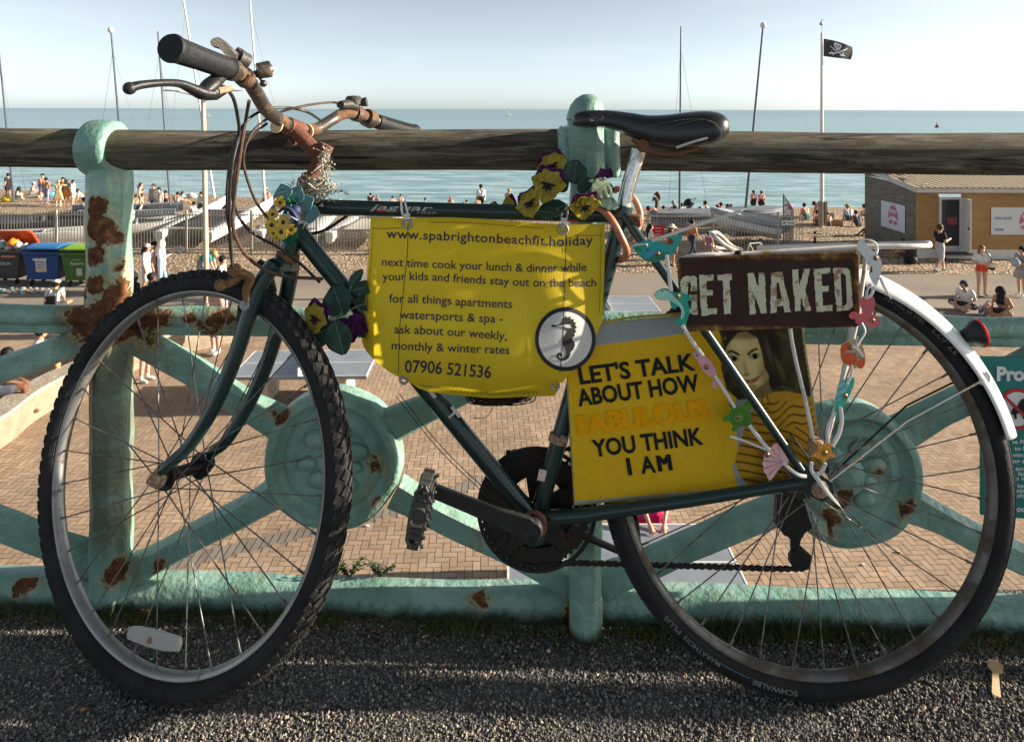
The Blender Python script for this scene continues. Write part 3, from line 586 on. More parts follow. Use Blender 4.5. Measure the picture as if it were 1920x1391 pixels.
# front reflector between spokes
rc = [WF.p(wang(WF, *p), 1) for p in ()]
def WP(W, px, py, z=0):
    r = ray(px, py); c = W.C+W.n*z; return CAM+r*(np.dot(c-CAM, W.n)/np.dot(r, W.n))
pts = [WP(WF, *p, .012) for p in ((246, 1174), (262, 1174), (300, 1182), (338, 1194), (340, 1206), (336, 1220), (310, 1219), (275, 1210), (241, 1196), (241, 1184))]
t = NT('clear_reflector'); wv = t.node('ShaderNodeTexWave'); wv.inputs['Scale'].default_value = 130; t.link(t.co, wv.inputs['Vector'])
t.col(t.ramp(wv.outputs[1], [(.2, (.38, .36, .34)), (.8, (.58, .56, .53))])).set(.25, spec=.7); t.bump(wv.outputs[1], .4, .001); m_refl = t.mat
rf = MB().prism(pts, WF.n, .008).obj('spoke_reflector', m_refl, wf, bevel=.0015); MB().lathe(WP(WF, 281, 1200, .016), WF.n, [(0, .0048), (.002, .0048), (.003, .003), (.0045, .003)], 12).obj('bolt', m_nut, rf)
# ---- frame tubes
def btube(mb, pts, r, off=0.0, seg=16, m=0): return mb.tube([UP(*p[:2], p[2] if len(p) > 2 else off) for p in pts], r, seg, m)
fr = MB()
btube(fr, [(583, 388), (1163, 404)], .0143); btube(fr, [(556, 430), (600, 487), (1000, 972)], .0158); btube(fr, [(1168, 395), (1160, 430), (1003, 985)], .0146)
btube(fr, [(578, 352), (573, 372), (541, 476)], .0178)
for s_ in (1, -1):
    btube(fr, [(1172, 404, .012*s_), (1186, 428, .024*s_), (1330, 632, .045*s_), (1503, 882, .064*s_)], [.0085, .0085, .008, .0066], seg=12)
    btube(fr, [(1010, 972, .014*s_), (1090, 966, .033*s_), (1290, 938, .05*s_), (1505, 905, .064*s_)], [.0125, .0120, .0105, .0085], seg=12)
    if s_ > 0: fr.prism([UP(*p, .064) for p in ((1490, 868), (1508, 868), (1560, 905), (1562, 925), (1540, 940), (1500, 920), (1488, 905))], BN, .005)
    else: fr.prism([WR.C+np.array(q)-WR.n*.066 for q in ((-.03, 0, .03), (.02, 0, .02), (.025, 0, -.02), (-.01, 0, -.03))], WR.n, .005)
btube(fr, [(1192, 440, .03), (1178, 452, -.03)], .006, seg=10)
c = UP(1001, 982); fr.lathe(c-BN*.036, BN, [(0, .018), (.001, .0205), (.071, .0205), (.072, .018)], 24)
c = UP(1166, 398); d = nrm(UP(1178, 350)-c); fr.lathe(c-d*.012, d, [(0, .015), (.002, .0178), (.022, .0178), (.024, .0155)], 20)
frame = fr.obj('frame', m_frame, bike)
# head tube cups, stem, fork
d = nrm(UP(580, 345)-UP(541, 478)); mb = MB(); mb.lathe(UP(541, 476)-d*.012, d, [(0, .016), (0, .0208), (.006, .022), (.013, .0205), (.014, .017)], 22); mb.obj('headset', m_rust, frame); mb = MB(); mb.lathe(UP(577, 352), d, [(-.004, .018), (0, .0215), (.012, .0215), (.016, .018), (.024, .017), (.026, .013)], 22)
mb.obj('headset', m_rust, frame)
mb = MB(); mb.tube([UP(578, 350), UP(588, 325), UP(613, 272)], [.0118, .0122, .0138], 18); mb.tube(crom([UP(606, 288), UP(592, 284, -.002), UP(570, 262, -.004), UP(552, 243, -.004)], 5), [.013, .0135, .0138, .0135], 18)
cl = U(550, 240, 1.302); bd = nrm(U(590, 243, 1.345)-U(510, 215, 1.235)); mb.lathe(cl-bd*.02, bd, [(0, .0125), (.001, .0165), (.039, .0165), (.04, .0125)], 20); mb.tube([cl+np.array([-.006, -.004, -.028]), cl+np.array([.0, .012, -.026])], .007, 8)
mb.obj('stem', m_stem, bike)
fk = MB()
cN, cF = UP(532, 492, .018), UP(532, 492, -.018)
fk.tube([UP(541, 474), UP(533, 498)], .0165, 16); fk.tube([UP(512, 500, .036), UP(533, 494, 0), UP(548, 500, -.036)], [.015, .017, .015], 14)
near = [UP(516, 494, .034), UP(490, 530, .040), UP(470, 580, .044), UP(440, 672, .050), UP(400, 765, .054), UP(355, 835, .056), WF.C+WF.n*.050+np.array([.012, 0, .02]), WF.C+WF.n*.050]
far = [UP(548, 500, -.036), UP(536, 560, -.036), UP(520, 620, -.036), UP(497, 690, -.034), UP(462, 765, -.03), UP(425, 825, -.022), WF.C-WF.n*.050+np.array([.012, 0, .02]), WF.C-WF.n*.050]
fk.tube(crom(near, 5), [.0148, .0146, .0142, .0132, .0115, .0095, .0085], 14); fk.tube(crom(far, 5), [.0145, .0142, .0138, .0128, .0112, .0095, .0085], 14)
fork = fk.obj('fork', m_frame, bike)
mb = MB().lathe(UP(458, 573, .0585), BN, [(0, .0085), (.0004, .0085)], 20); mb.obj('fork_badge', M((.25, .3, .33), .4, var=.5, scale=260), fork)
# ---- handlebar, grips, levers, shifters, bell
bar = MB().tube(crom([U(418, 124, 1.005), U(440, 133, 1.035), U(462, 147, 1.075), U(479, 172, 1.125), U(496, 201, 1.185), U(512, 217, 1.23), U(530, 228, 1.265), cl, U(590, 243, 1.345), U(616, 229, 1.385), U(643, 214, 1.42), U(668, 214, 1.45), U(692, 222, 1.485), U(712, 230, 1.515)], 5), .0118, 16).obj('handlebar', m_bar, bike)
def grip(a, b, rr=(.0158, .0165, .0175, .0195)):
    a, b = np.array(a), np.array(b); d = nrm(b-a); L = np.linalg.norm(b-a); u, v = perp(d); mb = MB(); zs = np.linspace(0, 1, 70); V = []; seg = 36
    for i, f in enumerate(zs):
        base = np.interp(f, (0, .08, .5, .9, .97, 1), (rr[0], rr[1], rr[1], rr[2], rr[3], rr[3]*.93))
        for j in range(seg):
            th = 2*math.pi*j/seg; k = base
            if .12 < f < .86 and i % 2 and (j//6) % 2 == 0 and j % 6 in (1, 2, 3, 4): k -= .0014
            V.append(a+d*L*f+(u*math.cos(th)+v*math.sin(th))*k)
    n = len(zs); Fc = [(i*seg+j, i*seg+(j+1) % seg, (i+1)*seg+(j+1) % seg, (i+1)*seg+j) for i in range(n-1) for j in range(seg)]
    mb.add(V, Fc+[tuple(range(seg-1, -1, -1)), tuple((n-1)*seg+j for j in range(seg))]); return mb
gA, gB = U(428, 129, 1.018), U(319, 90, .886)
grip(gA, gB).obj('grip', m_grip, bar); grip(U(706, 228, 1.508), U(778, 249, 1.625)).obj('grip', m_grip, bar)
ax = nrm(gA-gB); mb = MB(); mb.lathe(gA-ax*.001, ax, [(0, .0125), (.0, .0172), (.014, .0168), (.016, .0145), (.03, .0142), (.031, .012)], 20); mb.lathe(U(459, 146, 1.07), nrm(U(470, 158, 1.1)-U(452, 140, 1.055)), [(-.008, .0122), (-.007, .0155), (.007, .0155), (.008, .0122)], 18)
mb.tube([U(462, 153, 1.05), U(470, 143, 1.052)], .005, 8); mb.obj('brake_clamp', m_bar, bar)
mb = MB(); mb.tube(crom([U(242, 166, .868), U(262, 160, .88), U(300, 156, .905), U(335, 157, .935), U(358, 166, .955), U(378, 175, .972), U(398, 177, .985)], 5), [.0085, .0075, .0068, .0072, .0095, .0125, .011], 12, flat=.75)
mb.ball(U(243, 166, .868), .0082, 12, 8); mb.tube(crom([U(378, 176, .972), U(395, 160, .99), U(413, 143, 1.01)], 4), [.0105, .014, .011], 12, flat=.8); mb.tube([U(385, 174, .98), U(405, 174, .995), U(423, 168, 1.005)], [.0115, .011, .0065], 10)
lv = mb.obj('brake_lever', m_black, bar); MB().tube([U(408, 172, .99), U(433, 166, 1.01)], [.006, .0045], 8).obj('cable_adjuster', m_nut, lv)
mb = MB(); mb.prism([U(*p) for p in ((397, 80, 1.0), (403, 74, 1.0), (413, 72, 1.0), (420, 76, 1.01), (447, 100, 1.03), (446, 112, 1.03), (438, 115, 1.03), (424, 104, 1.015), (413, 92, 1.005), (399, 88, 1.0))], np.array([0, -1, .2]), .012); mb.tube([U(442, 116, 1.045), U(458, 98, 1.045)], .0118, 14); mb.tube([U(446, 108, 1.038), U(465, 117, 1.05)], [.013, .012], 12)
mb.obj('gear_shifter', M((.05, .045, .04), .5, var=.4, scale=60, bump=.2), bar, bevel=.002)
bl = MB().lathe(U(482, 134, 1.085), nrm(U(510, 129, 1.095)-U(482, 134, 1.085)), [(0, .004), (0, .0125), (.019, .0135), (.021, .012), (.021, .007), (.0235, .006), (.0235, .001)], 20); bl.tube([U(474, 142, 1.085), U(486, 137, 1.085)], .006, 8); bl.ball(U(494, 157, 1.09), .0058, 10, 8); bl.tube([U(484, 142, 1.088), U(493, 156, 1.09)], .002, 6)
bl.obj('bell', rusty('bell_bronze', (.10, .085, .075), .4, 50, .3, .8), bar)
mb = MB(); mb.tube([U(638, 197, 1.40), U(652, 196, 1.42), U(668, 200, 1.44)], [.010, .013, .012], 12, flat=.8); mb.lathe(U(663, 196, 1.435), ZU, [(0, .016), (.012, .017), (.017, .013), (.018, .004)], 18); mb.tube([U(676, 193, 1.44), U(688, 191, 1.44)], [.008, .010], 10)
mb.obj('gear_shifter', M((.05, .045, .04), .5, var=.4, scale=60, bump=.2), bar); mb = MB(); mb.lathe(U(669, 214, 1.452), nrm(U(692, 222, 1.485)-U(655, 212, 1.435)), [(-.008, .0122), (-.007, .0165), (.009, .0165), (.01, .0122)], 16); mb.tube([U(667, 205, 1.44), U(668, 222, 1.45)], .007, 8)
mb.lathe(U(690, 222, 1.482), nrm(U(712, 231, 1.515)-U(692, 222, 1.485)), [(-.008, .0122), (-.007, .019), (.012, .02), (.018, .016)], 16); mb.obj('brake_clamp', m_bar, bar)
mb = MB()
for a, b, rr in (((519, 236, 1.255), bd, .0138), ((577, 246, 1.325), nrm(U(600, 240, 1.36)-U(575, 244, 1.325)), .0138)): mb.lathe(U(*a), b, [(-.0015, .0115), (-.001, rr), (.001, rr), (.0015, .0115)], 16); mb.obj('cable_tie', M((.75, .55, .3), .5), bar); mb = MB()

# ---- cables
def cable(pts, r, m, name='cable'): return MB().tube(crom(pts, 8), r, 8).obj(name, m, bike)
m_cab = M((.022, .018, .016), .5, var=.5, scale=40, name='cable_sheath'); m_cabr = rusty('rusty_cable', (.035, .024, .02), .47, 40, .6, 0, ((.05, .022, .012), (.11, .05, .025)))
B_ = lambda x, y, o: UP(x, y, o)
cable([U(428, 170, 1.005), U(438, 186, 1.03), U(445, 215, 1.07), B_(448, 250, .16), B_(437, 300, .17), B_(431, 350, .16), B_(430, 410, .14), B_(433, 470, .11), B_(436, 500, .1)], .0027, m_cab)
cable([U(467, 190, 1.1), B_(461, 225, .13), B_(455, 260, .14), B_(446, 320, .14), B_(439, 375, .13), B_(437, 425, .12), B_(455, 470, .10), B_(490, 502, .07), B_(535, 518, .045), B_(606, 523, .03)], .003, m_cabr)
cable([U(636, 193, 1.40), U(612, 193, 1.38), B_(570, 199, .02), B_(520, 213, .05), B_(480, 240, .09), B_(460, 275, .1), B_(457, 310, .09), B_(470, 355, .07), B_(484, 385, .05), B_(505, 412, .03)], .0024, m_cabr)
cable([U(604, 228, 1.37), B_(575, 210, .01), B_(535, 202, .04), B_(496, 207, .08), B_(468, 222, .11), B_(450, 246, .13), B_(436, 285, .14), B_(427, 340, .14), B_(426, 400, .13), B_(432, 440, .12)], .0026, m_cab)
cable([U(500, 232, 1.26), B_(478, 250, .07), B_(455, 280, .10), B_(441, 320, .12), B_(436, 365, .11), B_(445, 400, .09), B_(465, 430, .07), B_(495, 450, .045), B_(520, 463, .03), B_(560, 492, .012), B_(600, 530, .012)], .0026, m_cab)
cable([B_(660, 398, -.02), B_(640, 412, -.022), B_(612, 430, -.025), B_(585, 438, -.025), B_(560, 436, -.02)], .003, m_cab)
for o_ in ((0, 0), (7, -3)): cable([B_(742+o_[0], 742+o_[1], .014), B_(830+o_[0], 850+o_[1], .02), B_(955+o_[0], 968+o_[1], .02)], .0007, m_cab, 'gear_wire')
# ---- front brake (cantilever arms) 
mb = MB(); mb.tube(crom([UP(432, 503, .085), UP(440, 510, .075), UP(468, 520, .058), UP(462, 545, .055), UP(462, 575, .054)], 5), [.007, .0095, .011, .0085, .006], 10, flat=.7); mb.tube([UP(412, 535, .07), UP(430, 532, .066), UP(462, 510, .058)], [.0085, .0065, .008], 10); mb.ball(UP(413, 535, .07), .0105, 10, 8)
mb.lathe(UP(440, 506, .085), BN, [(-.004, .006), (-.003, .011), (.004, .011), (.005, .005)], 14); br_ = mb.obj('front_brake', m_gold, bike)
MB().tube([UP(436, 470, .1), UP(433, 505, .09), UP(425, 540, .07)], .0009, 5).obj('straddle_wire', m_rust, br_)
mb = MB().tube([UP(452, 582, .046), UP(448, 604, .046)], [.007, .006], 8); mb.box(UP(453, 588, .03), (.006, 0, 0), (0, .006, 0), (0, 0, .016)); mb.obj('brake_pad', m_black, br_, bevel=.002)
mb = MB().tube([UP(485, 492, -.05), UP(500, 500, -.048), UP(512, 545, -.046), UP(508, 575, -.046)], [.009, .01, .009, .006], 10, flat=.7); mb.lathe(UP(540, 513, -.052), BN, [(-.004, .008), (.006, .008)], 10); mb.obj('front_brake', m_dark, bike)
# ---- saddle and seatpost
MB().tube([UP(1168, 392), UP(1176, 355), UP(1198, 282)], .0132, 22).obj('seatpost', m_chrome, bike)
xs = [1073, 1078, 1092, 1115, 1145, 1180, 1215, 1250, 1285, 1315, 1338, 1352, 1357]
top = [222, 214, 209, 207, 208, 212, 217, 216, 212, 210, 213, 222, 236]; bot = [232, 240, 243, 244, 247, 262, 278, 288, 291, 287, 276, 262, 246]
hw = [.004, .013, .019, .021, .0225, .027, .037, .050, .063, .071, .068, .055, .03]
def sec(i):
    T, Bm = UP(xs[i], top[i]), UP(xs[i], bot[i]); up = T-Bm; h = np.linalg.norm(up); c0 = (T+Bm)/2; V = []
    for j in range(28):
        a = 2*math.pi*j/28; ca, sa = math.cos(a), math.sin(a); e = .72 if sa >= 0 else .42
        y = math.copysign(abs(ca)**e, ca)*hw[i]; z = math.copysign(abs(sa)**(.8 if sa > 0 else 1), sa)
        if sa < 0: z *= .55+.45*abs(ca)
        V.append(c0+BN*y+up/h*(z*h/2))
    return V
SS = [np.array(sec(i)) for i in range(len(xs))]; V = []; ni = 60
for q in np.linspace(0, len(xs)-1, ni):
    i = min(int(q), len(xs)-2); f = q-i
    pm, p0, p1, p2 = SS[max(i-1, 0)], SS[i], SS[i+1], SS[min(i+2, len(xs)-1)]
    V += list(.5*(2*p0+(-pm+p1)*f+(2*pm-5*p0+4*p1-p2)*f*f+(-pm+3*p0-3*p1+p2)*f**3))
mb = MB().add(V, [(i*28+j, i*28+(j+1) % 28, (i+1)*28+(j+1) % 28, (i+1)*28+j) for i in range(ni-1) for j in range(28)]+[tuple(range(27, -1, -1)), tuple((ni-1)*28+j for j in range(28))])
t = NT('saddle_vinyl'); v = t.vor(520); t.col((.012, .0125, .014)).set(.3, spec=.55); t.bump(t.math('ADD', t.math('MULTIPLY', v, .4), t.noise(60, 3)), .18, .0008)
sad = mb.obj('saddle', t.mat, bike)
SV = np.array(V)
def on_saddle(px, py, lift=.0006):                                            # nearest saddle point under that pixel
    q = SV-CAM; dx = CX+F*q[:, 0]/q[:, 1]; dy = HY+F*(-q[:, 2])/q[:, 1]; side = (SV-BC)@BN
    k = np.argmin((dx-px)**2+(dy-py)**2+1e5*(side < 0)); r = ray(px, py); P = CAM+r*SV[k][1]; return P+BN*(lift+.001)
mb = MB()
for ln in ([(1140, 250), (1165, 246), (1200, 241), (1240, 232), (1280, 225), (1320, 224), (1345, 234)], [(1218, 272), (1228, 256), (1255, 239), (1290, 229), (1325, 226), (1350, 243), (1352, 258)]):
    P = [on_saddle(*p) for p in crom([np.array(p) for p in ln], 7)]
    for i in range(0, len(P)-1): mb.tube([P[i]*.75+P[i+1]*.25, P[i]*.25+P[i+1]*.75], .00055, 5)
mb.obj('stitching', M((.2, .2, .2), .7), sad)
t = NT('cracked_vinyl'); t.col((.34, .33, .32)).set(.8); mk = t.ramp(t.noise(170, 8, .75, None, 1.5), [(.55, 0), (.6, 1)]); t.link(mk, t.b.inputs['Alpha']); m_crack = t.mat
pts = [(1100, 222), (1112, 213), (1135, 211), (1146, 214), (1140, 222), (1122, 226), (1120, 236), (1115, 234)]; MB().add([on_saddle(*p, .0012) for p in pts], [tuple(range(len(pts)))]).obj('worn_patch', m_crack, sad, smooth=False, fixn=False)
mb = MB(); mb.tube(crom([UP(1268, 277, .062), UP(1300, 266, .068), UP(1335, 256, .064), UP(1352, 248, .05)], 5), .0022, 6); mb.obj('rear_trim', M((.5, .48, .45), .4), sad)
mb = MB(); mb.tube(crom([UP(1185, 262, .018), UP(1215, 282, .022), UP(1260, 289, .024), UP(1310, 278, .03)], 5), .0036, 8); mb.tube(crom([UP(1185, 262, -.018), UP(1215, 282, -.022), UP(1260, 289, -.024), UP(1310, 278, -.03)], 5), .0036, 8); mb.tube([UP(1206, 272, -.026), UP(1204, 278, 0), UP(1206, 272, .026)], .011, 10); mb.obj('saddle_clamp', m_rust, sad)
# ---- cranks, rings, pedal, chain
c = UP(1006, 952, -.05); Wc = Wh((0, 0, 0), 2, 6); Wc.C = c; mb = MB()
def ringed(mb, ro, ri, z, teeth):
    seg = teeth*4; prof = []
    Vf = []; 
    for sgn in (1, -1):
        for i in range(seg):
            a = 2*math.pi*i/seg; k = ro+(.0032 if i % 4 in (1, 2) else -.001); Vf.append(Wc.p(a, k, z+sgn*.0014))
        for i in range(seg): Vf.append(Wc.p(2*math.pi*i/seg, ri, z+sgn*.0014))
    o = 2*seg; Fc = []
    for i in range(seg):
        j = (i+1) % seg; Fc += [(i, j, seg+j, seg+i), (o+j, o+i, o+seg+i, o+seg+j), (j, i, o+i, o+j), (seg+i, seg+j, o+seg+j, o+seg+i)]
    mb.add(Vf, Fc)
ringed(mb, .096, .068, .0, 48); ringed(mb, .076, .052, -.008, 38)
Wc.ring(mb, [(.101, .006), (.108, .006), (.108, .0035), (.101, .0035)], seg=90)                        # chain guard rim
for k in range(5):
    a = R_(20+72*k); d1, d2 = Wc.p(a, 1)-Wc.C, Wc.p(a+math.pi/2, 1)-Wc.C
    mb.prism([Wc.C+d1*x+d2*y for x, y in ((.012, -.012), (.012, .012), (.05, .017), (.082, .013), (.082, -.013), (.05, -.017))], BN, .006)
    for s_ in (-1, 1): mb.prism([Wc.p(a+s_*q, rr, .002) for q, rr in ((.14, .07), (.33, .07), (.33, .098), (.14, .098))], BN, .002)
ring = mb.obj('chainring', m_dark, bike)
e0, e1 = UP(998, 994, .062), UP(800, 914, .072); dC = nrm(e1-e0); sC = nrm(np.cross(BN, dC)); V = []
for f, w_ in ((0, .016), (.06, .0185), (.14, .017), (.3, .0135), (.6, .0115), (.9, .0105), (1.0, .0135), (1.05, .009)):
    q = e0+(e1-e0)*f; V += [q+sC*w_+BN*.006, q+sC*w_-BN*.006, q-sC*w_-BN*.006, q-sC*w_+BN*.006]
n_ = 8; mb = MB().add(V, [(i*4+j, i*4+(j+1) % 4, (i+1)*4+(j+1) % 4, (i+1)*4+j) for i in range(n_-1) for j in range(4)]+[(3, 2, 1, 0), tuple(28+j for j in range(4))])
mb.lathe(e0-BN*.02, BN, [(0, .012), (.001, .0175), (.024, .0175), (.0275, .0155), (.028, .012), (.0255, .0118), (.0255, .001)], 26); crank = mb.obj('crank_arm', m_black, bike, bevel=.003)
MB().lathe(UP(1001, 982, .037), BN, [(0, .021), (0, .0225), (.006, .0225), (.007, .018)], 24).obj('bottom_bracket_ring', m_rust, frame)
mb = MB().tube([UP(1006, 965, -.075), UP(1200, 1050, -.085)], [.012, .009], 8, flat=.5); mb.obj('crank_arm', m_dark, bike)
pc_ = UP(790, 952, .115); L1 = nrm(UP(776, 1022, .115)-UP(803, 880, .115)); N1 = BN; T1 = np.cross(N1, L1); pd = MB()
hl, hw_, th = .047, .032, .012                                               # cage: two end bars, two side plates, centre barrel
P_ = lambda l, w_, k=0: pc_+L1*l+N1*w_+T1*k
for w_ in (-hw_, hw_):
    for sk in (-1, 1): pd.tube([P_(-hl, w_, .002*sk), P_(-hl*.75, w_, .0105*sk), P_(0, w_, .0125*sk), P_(hl*.75, w_, .0105*sk), P_(hl, w_, .002*sk)], .0032, 6)
    for l in (-.02, .02): pd.box(P_(l, w_), L1*.004, N1*.003, T1*.0115)
for l in (-hl*.93, hl*.93): pd.box(P_(l, 0), L1*.005, N1*hw_, T1*.009)
for l in (-.03, .03): pd.box(P_(l, 0), L1*.0045, N1*hw_, T1*.0115)
pd.tube([P_(0, -hw_-.014), P_(0, hw_)], .0115, 12)
for l in np.linspace(-hl*.85, hl*.85, 7):
    for w_ in (-hw_, hw_): pd.box(P_(l, w_, .0145), L1*.0025, N1*.003, T1*.003)
pd.obj('pedal', M((.035, .034, .033), .42, var=.35, scale=50, bump=.2, spec=.6, name='pedal_resin'), crank, bevel=.0015)
def chain(P, name='chain'):
    mb = MB(); Q = crom(P, 6); D = [0]
    for i in range(1, len(Q)): D.append(D[-1]+np.linalg.norm(Q[i]-Q[i-1]))
    st = .0127; s_ = 0; up0 = np.array([0, 0, 1.0])
    pos = lambda s: np.array([np.interp(s, D, [q[k] for q in Q]) for k in range(3)])
    k = 0
    while s_+st < D[-1]:
        a, b = pos(s_), pos(s_+st); d = nrm(b-a); v = np.cross(BN, d); h = .0041; w_ = .0032 if k % 2 else .0022
        for sg in (-1, 1):
            o = BN*sg*w_; mb.prism([a+o-d*.003, a+o-d*.0015+v*h, a+o+d*.0025+v*h*.95, a+o+d*st/2+v*h*.55, b+o-d*.0025+v*h*.95, b+o+d*.0015+v*h, b+o+d*.003, b+o+d*.0015-v*h, b+o-d*.0025-v*h*.95, a+o+d*st/2-v*h*.55, a+o+d*.0025-v*h*.95, a+o-d*.0015-v*h], BN, .0012)
        mb.tube([b-BN*.004, b+BN*.004], .0034, 8); s_ += st; k += 1
    return mb.obj(name, m_dark, bike, smooth=False)
ch = [Wc.p(R_(a), .098, 0) for a in range(110, 285, 14)]
chain([WR.p(R_(85), .047, -.036)]+[Wc.p(R_(100), .099, 0)]+ch+[UP(1075, 1055, -.05), UP(1300, 1061, -.055), UP(1486, 1066, -.06), UP(1508, 1058, -.06), UP(1516, 1040, -.06)])
mb = MB(); mb.prism([UP(*p, -.055) for p in ((1455, 930), (1500, 925), (1512, 960), (1520, 985), (1500, 1000), (1484, 1005), (1468, 1000), (1452, 980))], BN, .016); mb.prism([UP(*p, -.06) for p in ((1483, 995), (1505, 998), (1498, 1020), (1520, 1040), (1516, 1065), (1500, 1070), (1484, 1060), (1482, 1020))], BN, .006)
for p in ((1497, 1046), (1489, 992)):
    q = UP(*p, -.06); mb.lathe(q-BN*.005, BN, [(0, .003), (0, .0175), (.01, .0175), (.01, .003)], 11)
mb.obj('rear_derailleur', m_dark, bike)
mb = MB().prism([UP(*p, -.03) for p in ((1172, 965), (1196, 968), (1200, 1010), (1190, 1030), (1172, 1015))], BN, .03); mb.obj('rear_brake', m_dark, bike, bevel=.003)
mb = MB().lathe(UP(1047, 822, .002), nrm(UP(1100, 640)-UP(1010, 970)), [(-.007, .0148), (-.006, .017), (.006, .017), (.007, .0148)], 18); mb.tube([UP(1052, 822, .018), UP(1062, 826, .014)], .006, 8); mb.obj('frame_clamp', m_nut, frame)
MB().add([UP(*p, .0155) for p in ((1011, 879), (1026, 882), (1021, 903), (1007, 900))], [(0, 1, 2, 3)]).obj('sticker', M((.6, .5, .42), .6, var=.3, scale=200), frame, smooth=False)
mb = MB().tube(crom([UP(1075, 950, .02), UP(1080, 985, .02), UP(1090, 972, .024), UP(1092, 948, .02), UP(1080, 955, .022)], 5), .0007, 5); mb.tube(crom([UP(1073, 948, .02), UP(1084, 962, .024), UP(1089, 950, .02)], 5), .0007, 5); mb.obj('wire_tie', M((.35, .35, .35), .3, .9), frame)
# ---- mudguard, tail light, stays, rack
mb = MB(); prof = [(.335+.031*math.sin(q), .0285*math.cos(q)) for q in np.linspace(math.pi*.99, math.pi*.01, 19)]; WR.ring(mb, prof, seg=60, closed=False, a0=R_(11.5), a1=R_(112))
mg = mb.obj('mudguard', m_guard, bike, solid=.0016)
tl = WR.p(wang(WR, 1826, 604), .366, .012); od = nrm(WR.e1*.93+WR.e2*.22-np.array([0, .1, 0])); mb = MB(); mb.lathe(tl+od*.003, od, [(-.004, .010), (.004, .013), (.014, .021), (.021, .0235), (.023, .0235)], 26)
lt = mb.obj('tail_light', m_black, mg); mb = MB().lathe(tl+od*.0258, od, [(0, .0245), (.0035, .0245), (.006, .021), (.0075, .010), (.008, .001)], 26)
mb.obj('red_lens', M((.75, .02, .02), .2, var=.1, spec=.6), lt)
mb = MB().prism([WP(WR, *p, .0262) for p in ((1836, 712), (1838, 702), (1850, 696), (1856, 704), (1857, 714), (1846, 722), (1838, 721))], WR.n, .002); mb.lathe(WP(WR, 1841, 713, .028), WR.n, [(0, .004), (.003, .004), (.0035, .002)], 8); mb.obj('stay_bracket', m_guard, mg)
mb = MB().tube([UP(1552, 905, .06), WP(WR, 1700, 790, .045), WP(WR, 1842, 713, .03)], .0017, 7); mb.obj('mudguard_stay', m_stay, bike)
mb = MB().tube([UP(1548, 900, -.06), WP(WR, 1700, 760, -.04), WP(WR, 1842, 690, -.03)], .0017, 7); mb.obj('mudguard_stay', m_dark, bike)
rk = MB()
def rt(pts, r=.0042, seg=10): rk.tube(crom([UP(*p) for p in pts], 6), r, seg)
rt([(1268, 492, .05), (1292, 482, .062), (1330, 478, .062), (1372, 478, .058), (1500, 470, .058), (1620, 463, .056), (1710, 462, .054), (1740, 461, .035), (1742, 458, .0), (1738, 456, -.035), (1700, 457, -.054), (1600, 459, -.056), (1420, 465, -.058)], .0045)
rt([(1372, 478, .058), (1375, 474, 0), (1378, 470, -.058)], .0038); rt([(1610, 463, .056), (1610, 461, 0), (1610, 459, -.056)], .0038)
rt([(1475, 470, .058), (1482, 620, .066), (1512, 760, .07), (1531, 858, .07)], .0034); rt([(1625, 470, .056), (1607, 600, .062), (1572, 740, .068), (1546, 842, .07)], .0034)
rt([(1500, 470, -.058), (1505, 640, -.066), (1520, 860, -.07)], .0038); rt([(1610, 465, -.056), (1590, 650, -.066), (1548, 850, -.07)], .0038)
rack = rk.obj('luggage_rack', m_white, bike)
mb = MB(); mb.tube(crom([UP(1385, 473, .04), UP(1362, 462, .045), UP(1338, 442, .045), UP(1334, 438, .02), UP(1346, 438, .0), UP(1372, 462, -.01), UP(1392, 470, -.01)], 5), .004, 8); mb.tube(crom([UP(1360, 478, .02), UP(1342, 470, .022), UP(1336, 462, .0), UP(1352, 466, -.03), UP(1390, 468, -.035)], 5), .003, 8); mb.obj('spring_clip', m_stay, rack)
MB().ball(UP(1385, 478, .07), .008, 10, 8).obj('rack_bolt', m_dark, rack)
mb = MB().tube([UP(1518, 808, .068), UP(1543, 808, .068)], .003, 8); mb.lathe(UP(1529, 838, .068), ZU, [(-.014, .008), (-.012, .012), (.012, .012), (.014, .008)], 14); mb.obj('stay_clamp', m_nut, rack)
# ---- lettering on the frame
def tube_text(mb, body, x0, y0, x1, y1, h, off, bold=0.0, shear=0.0):
    def fn(u, v): 
        px, py = x0+(x1-x0)*u, y0+(y1-y0)*u-v*h; rel = max(-1, min(1, ((388+(px-583)*.0276)-py)/14.5)); return UP(px, py, off*math.sqrt(max(.02, 1-rel*rel*.97))+.0007)
    write(mb, body, fn, bold, shear)
m_dec = rusty('worn_decal', (.42, .42, .4), .42, 60, .5, 0, ((.01, .03, .028), (.02, .04, .035)), .1)
mb = MB(); tube_text(mb, 'jaguar', 692, 393, 812, 396, 11, .0144, .008, .28); mb.obj('frame_lettering', m_dec, frame, smooth=False, fixn=False)
mb = MB(); tube_text(mb, 'PIONEER', 756, 400, 820, 401, 3.2, .0144, 0); mb.obj('frame_lettering', m_dec, frame, smooth=False, fixn=False)
mb = MB().add([UP(*p, .0146) for p in ((706, 393.5), (728, 394.5), (728, 397.5), (706, 396.5))], [(0, 1, 2, 3)]); mb.add([UP(*p, .0146) for p in ((1048, 411), (1083, 413), (1083, 416), (1048, 414))], [(0, 1, 2, 3)]); mb.obj('red_stripe', M((.4, .03, .015), .6, var=.4, scale=200), frame, smooth=False)
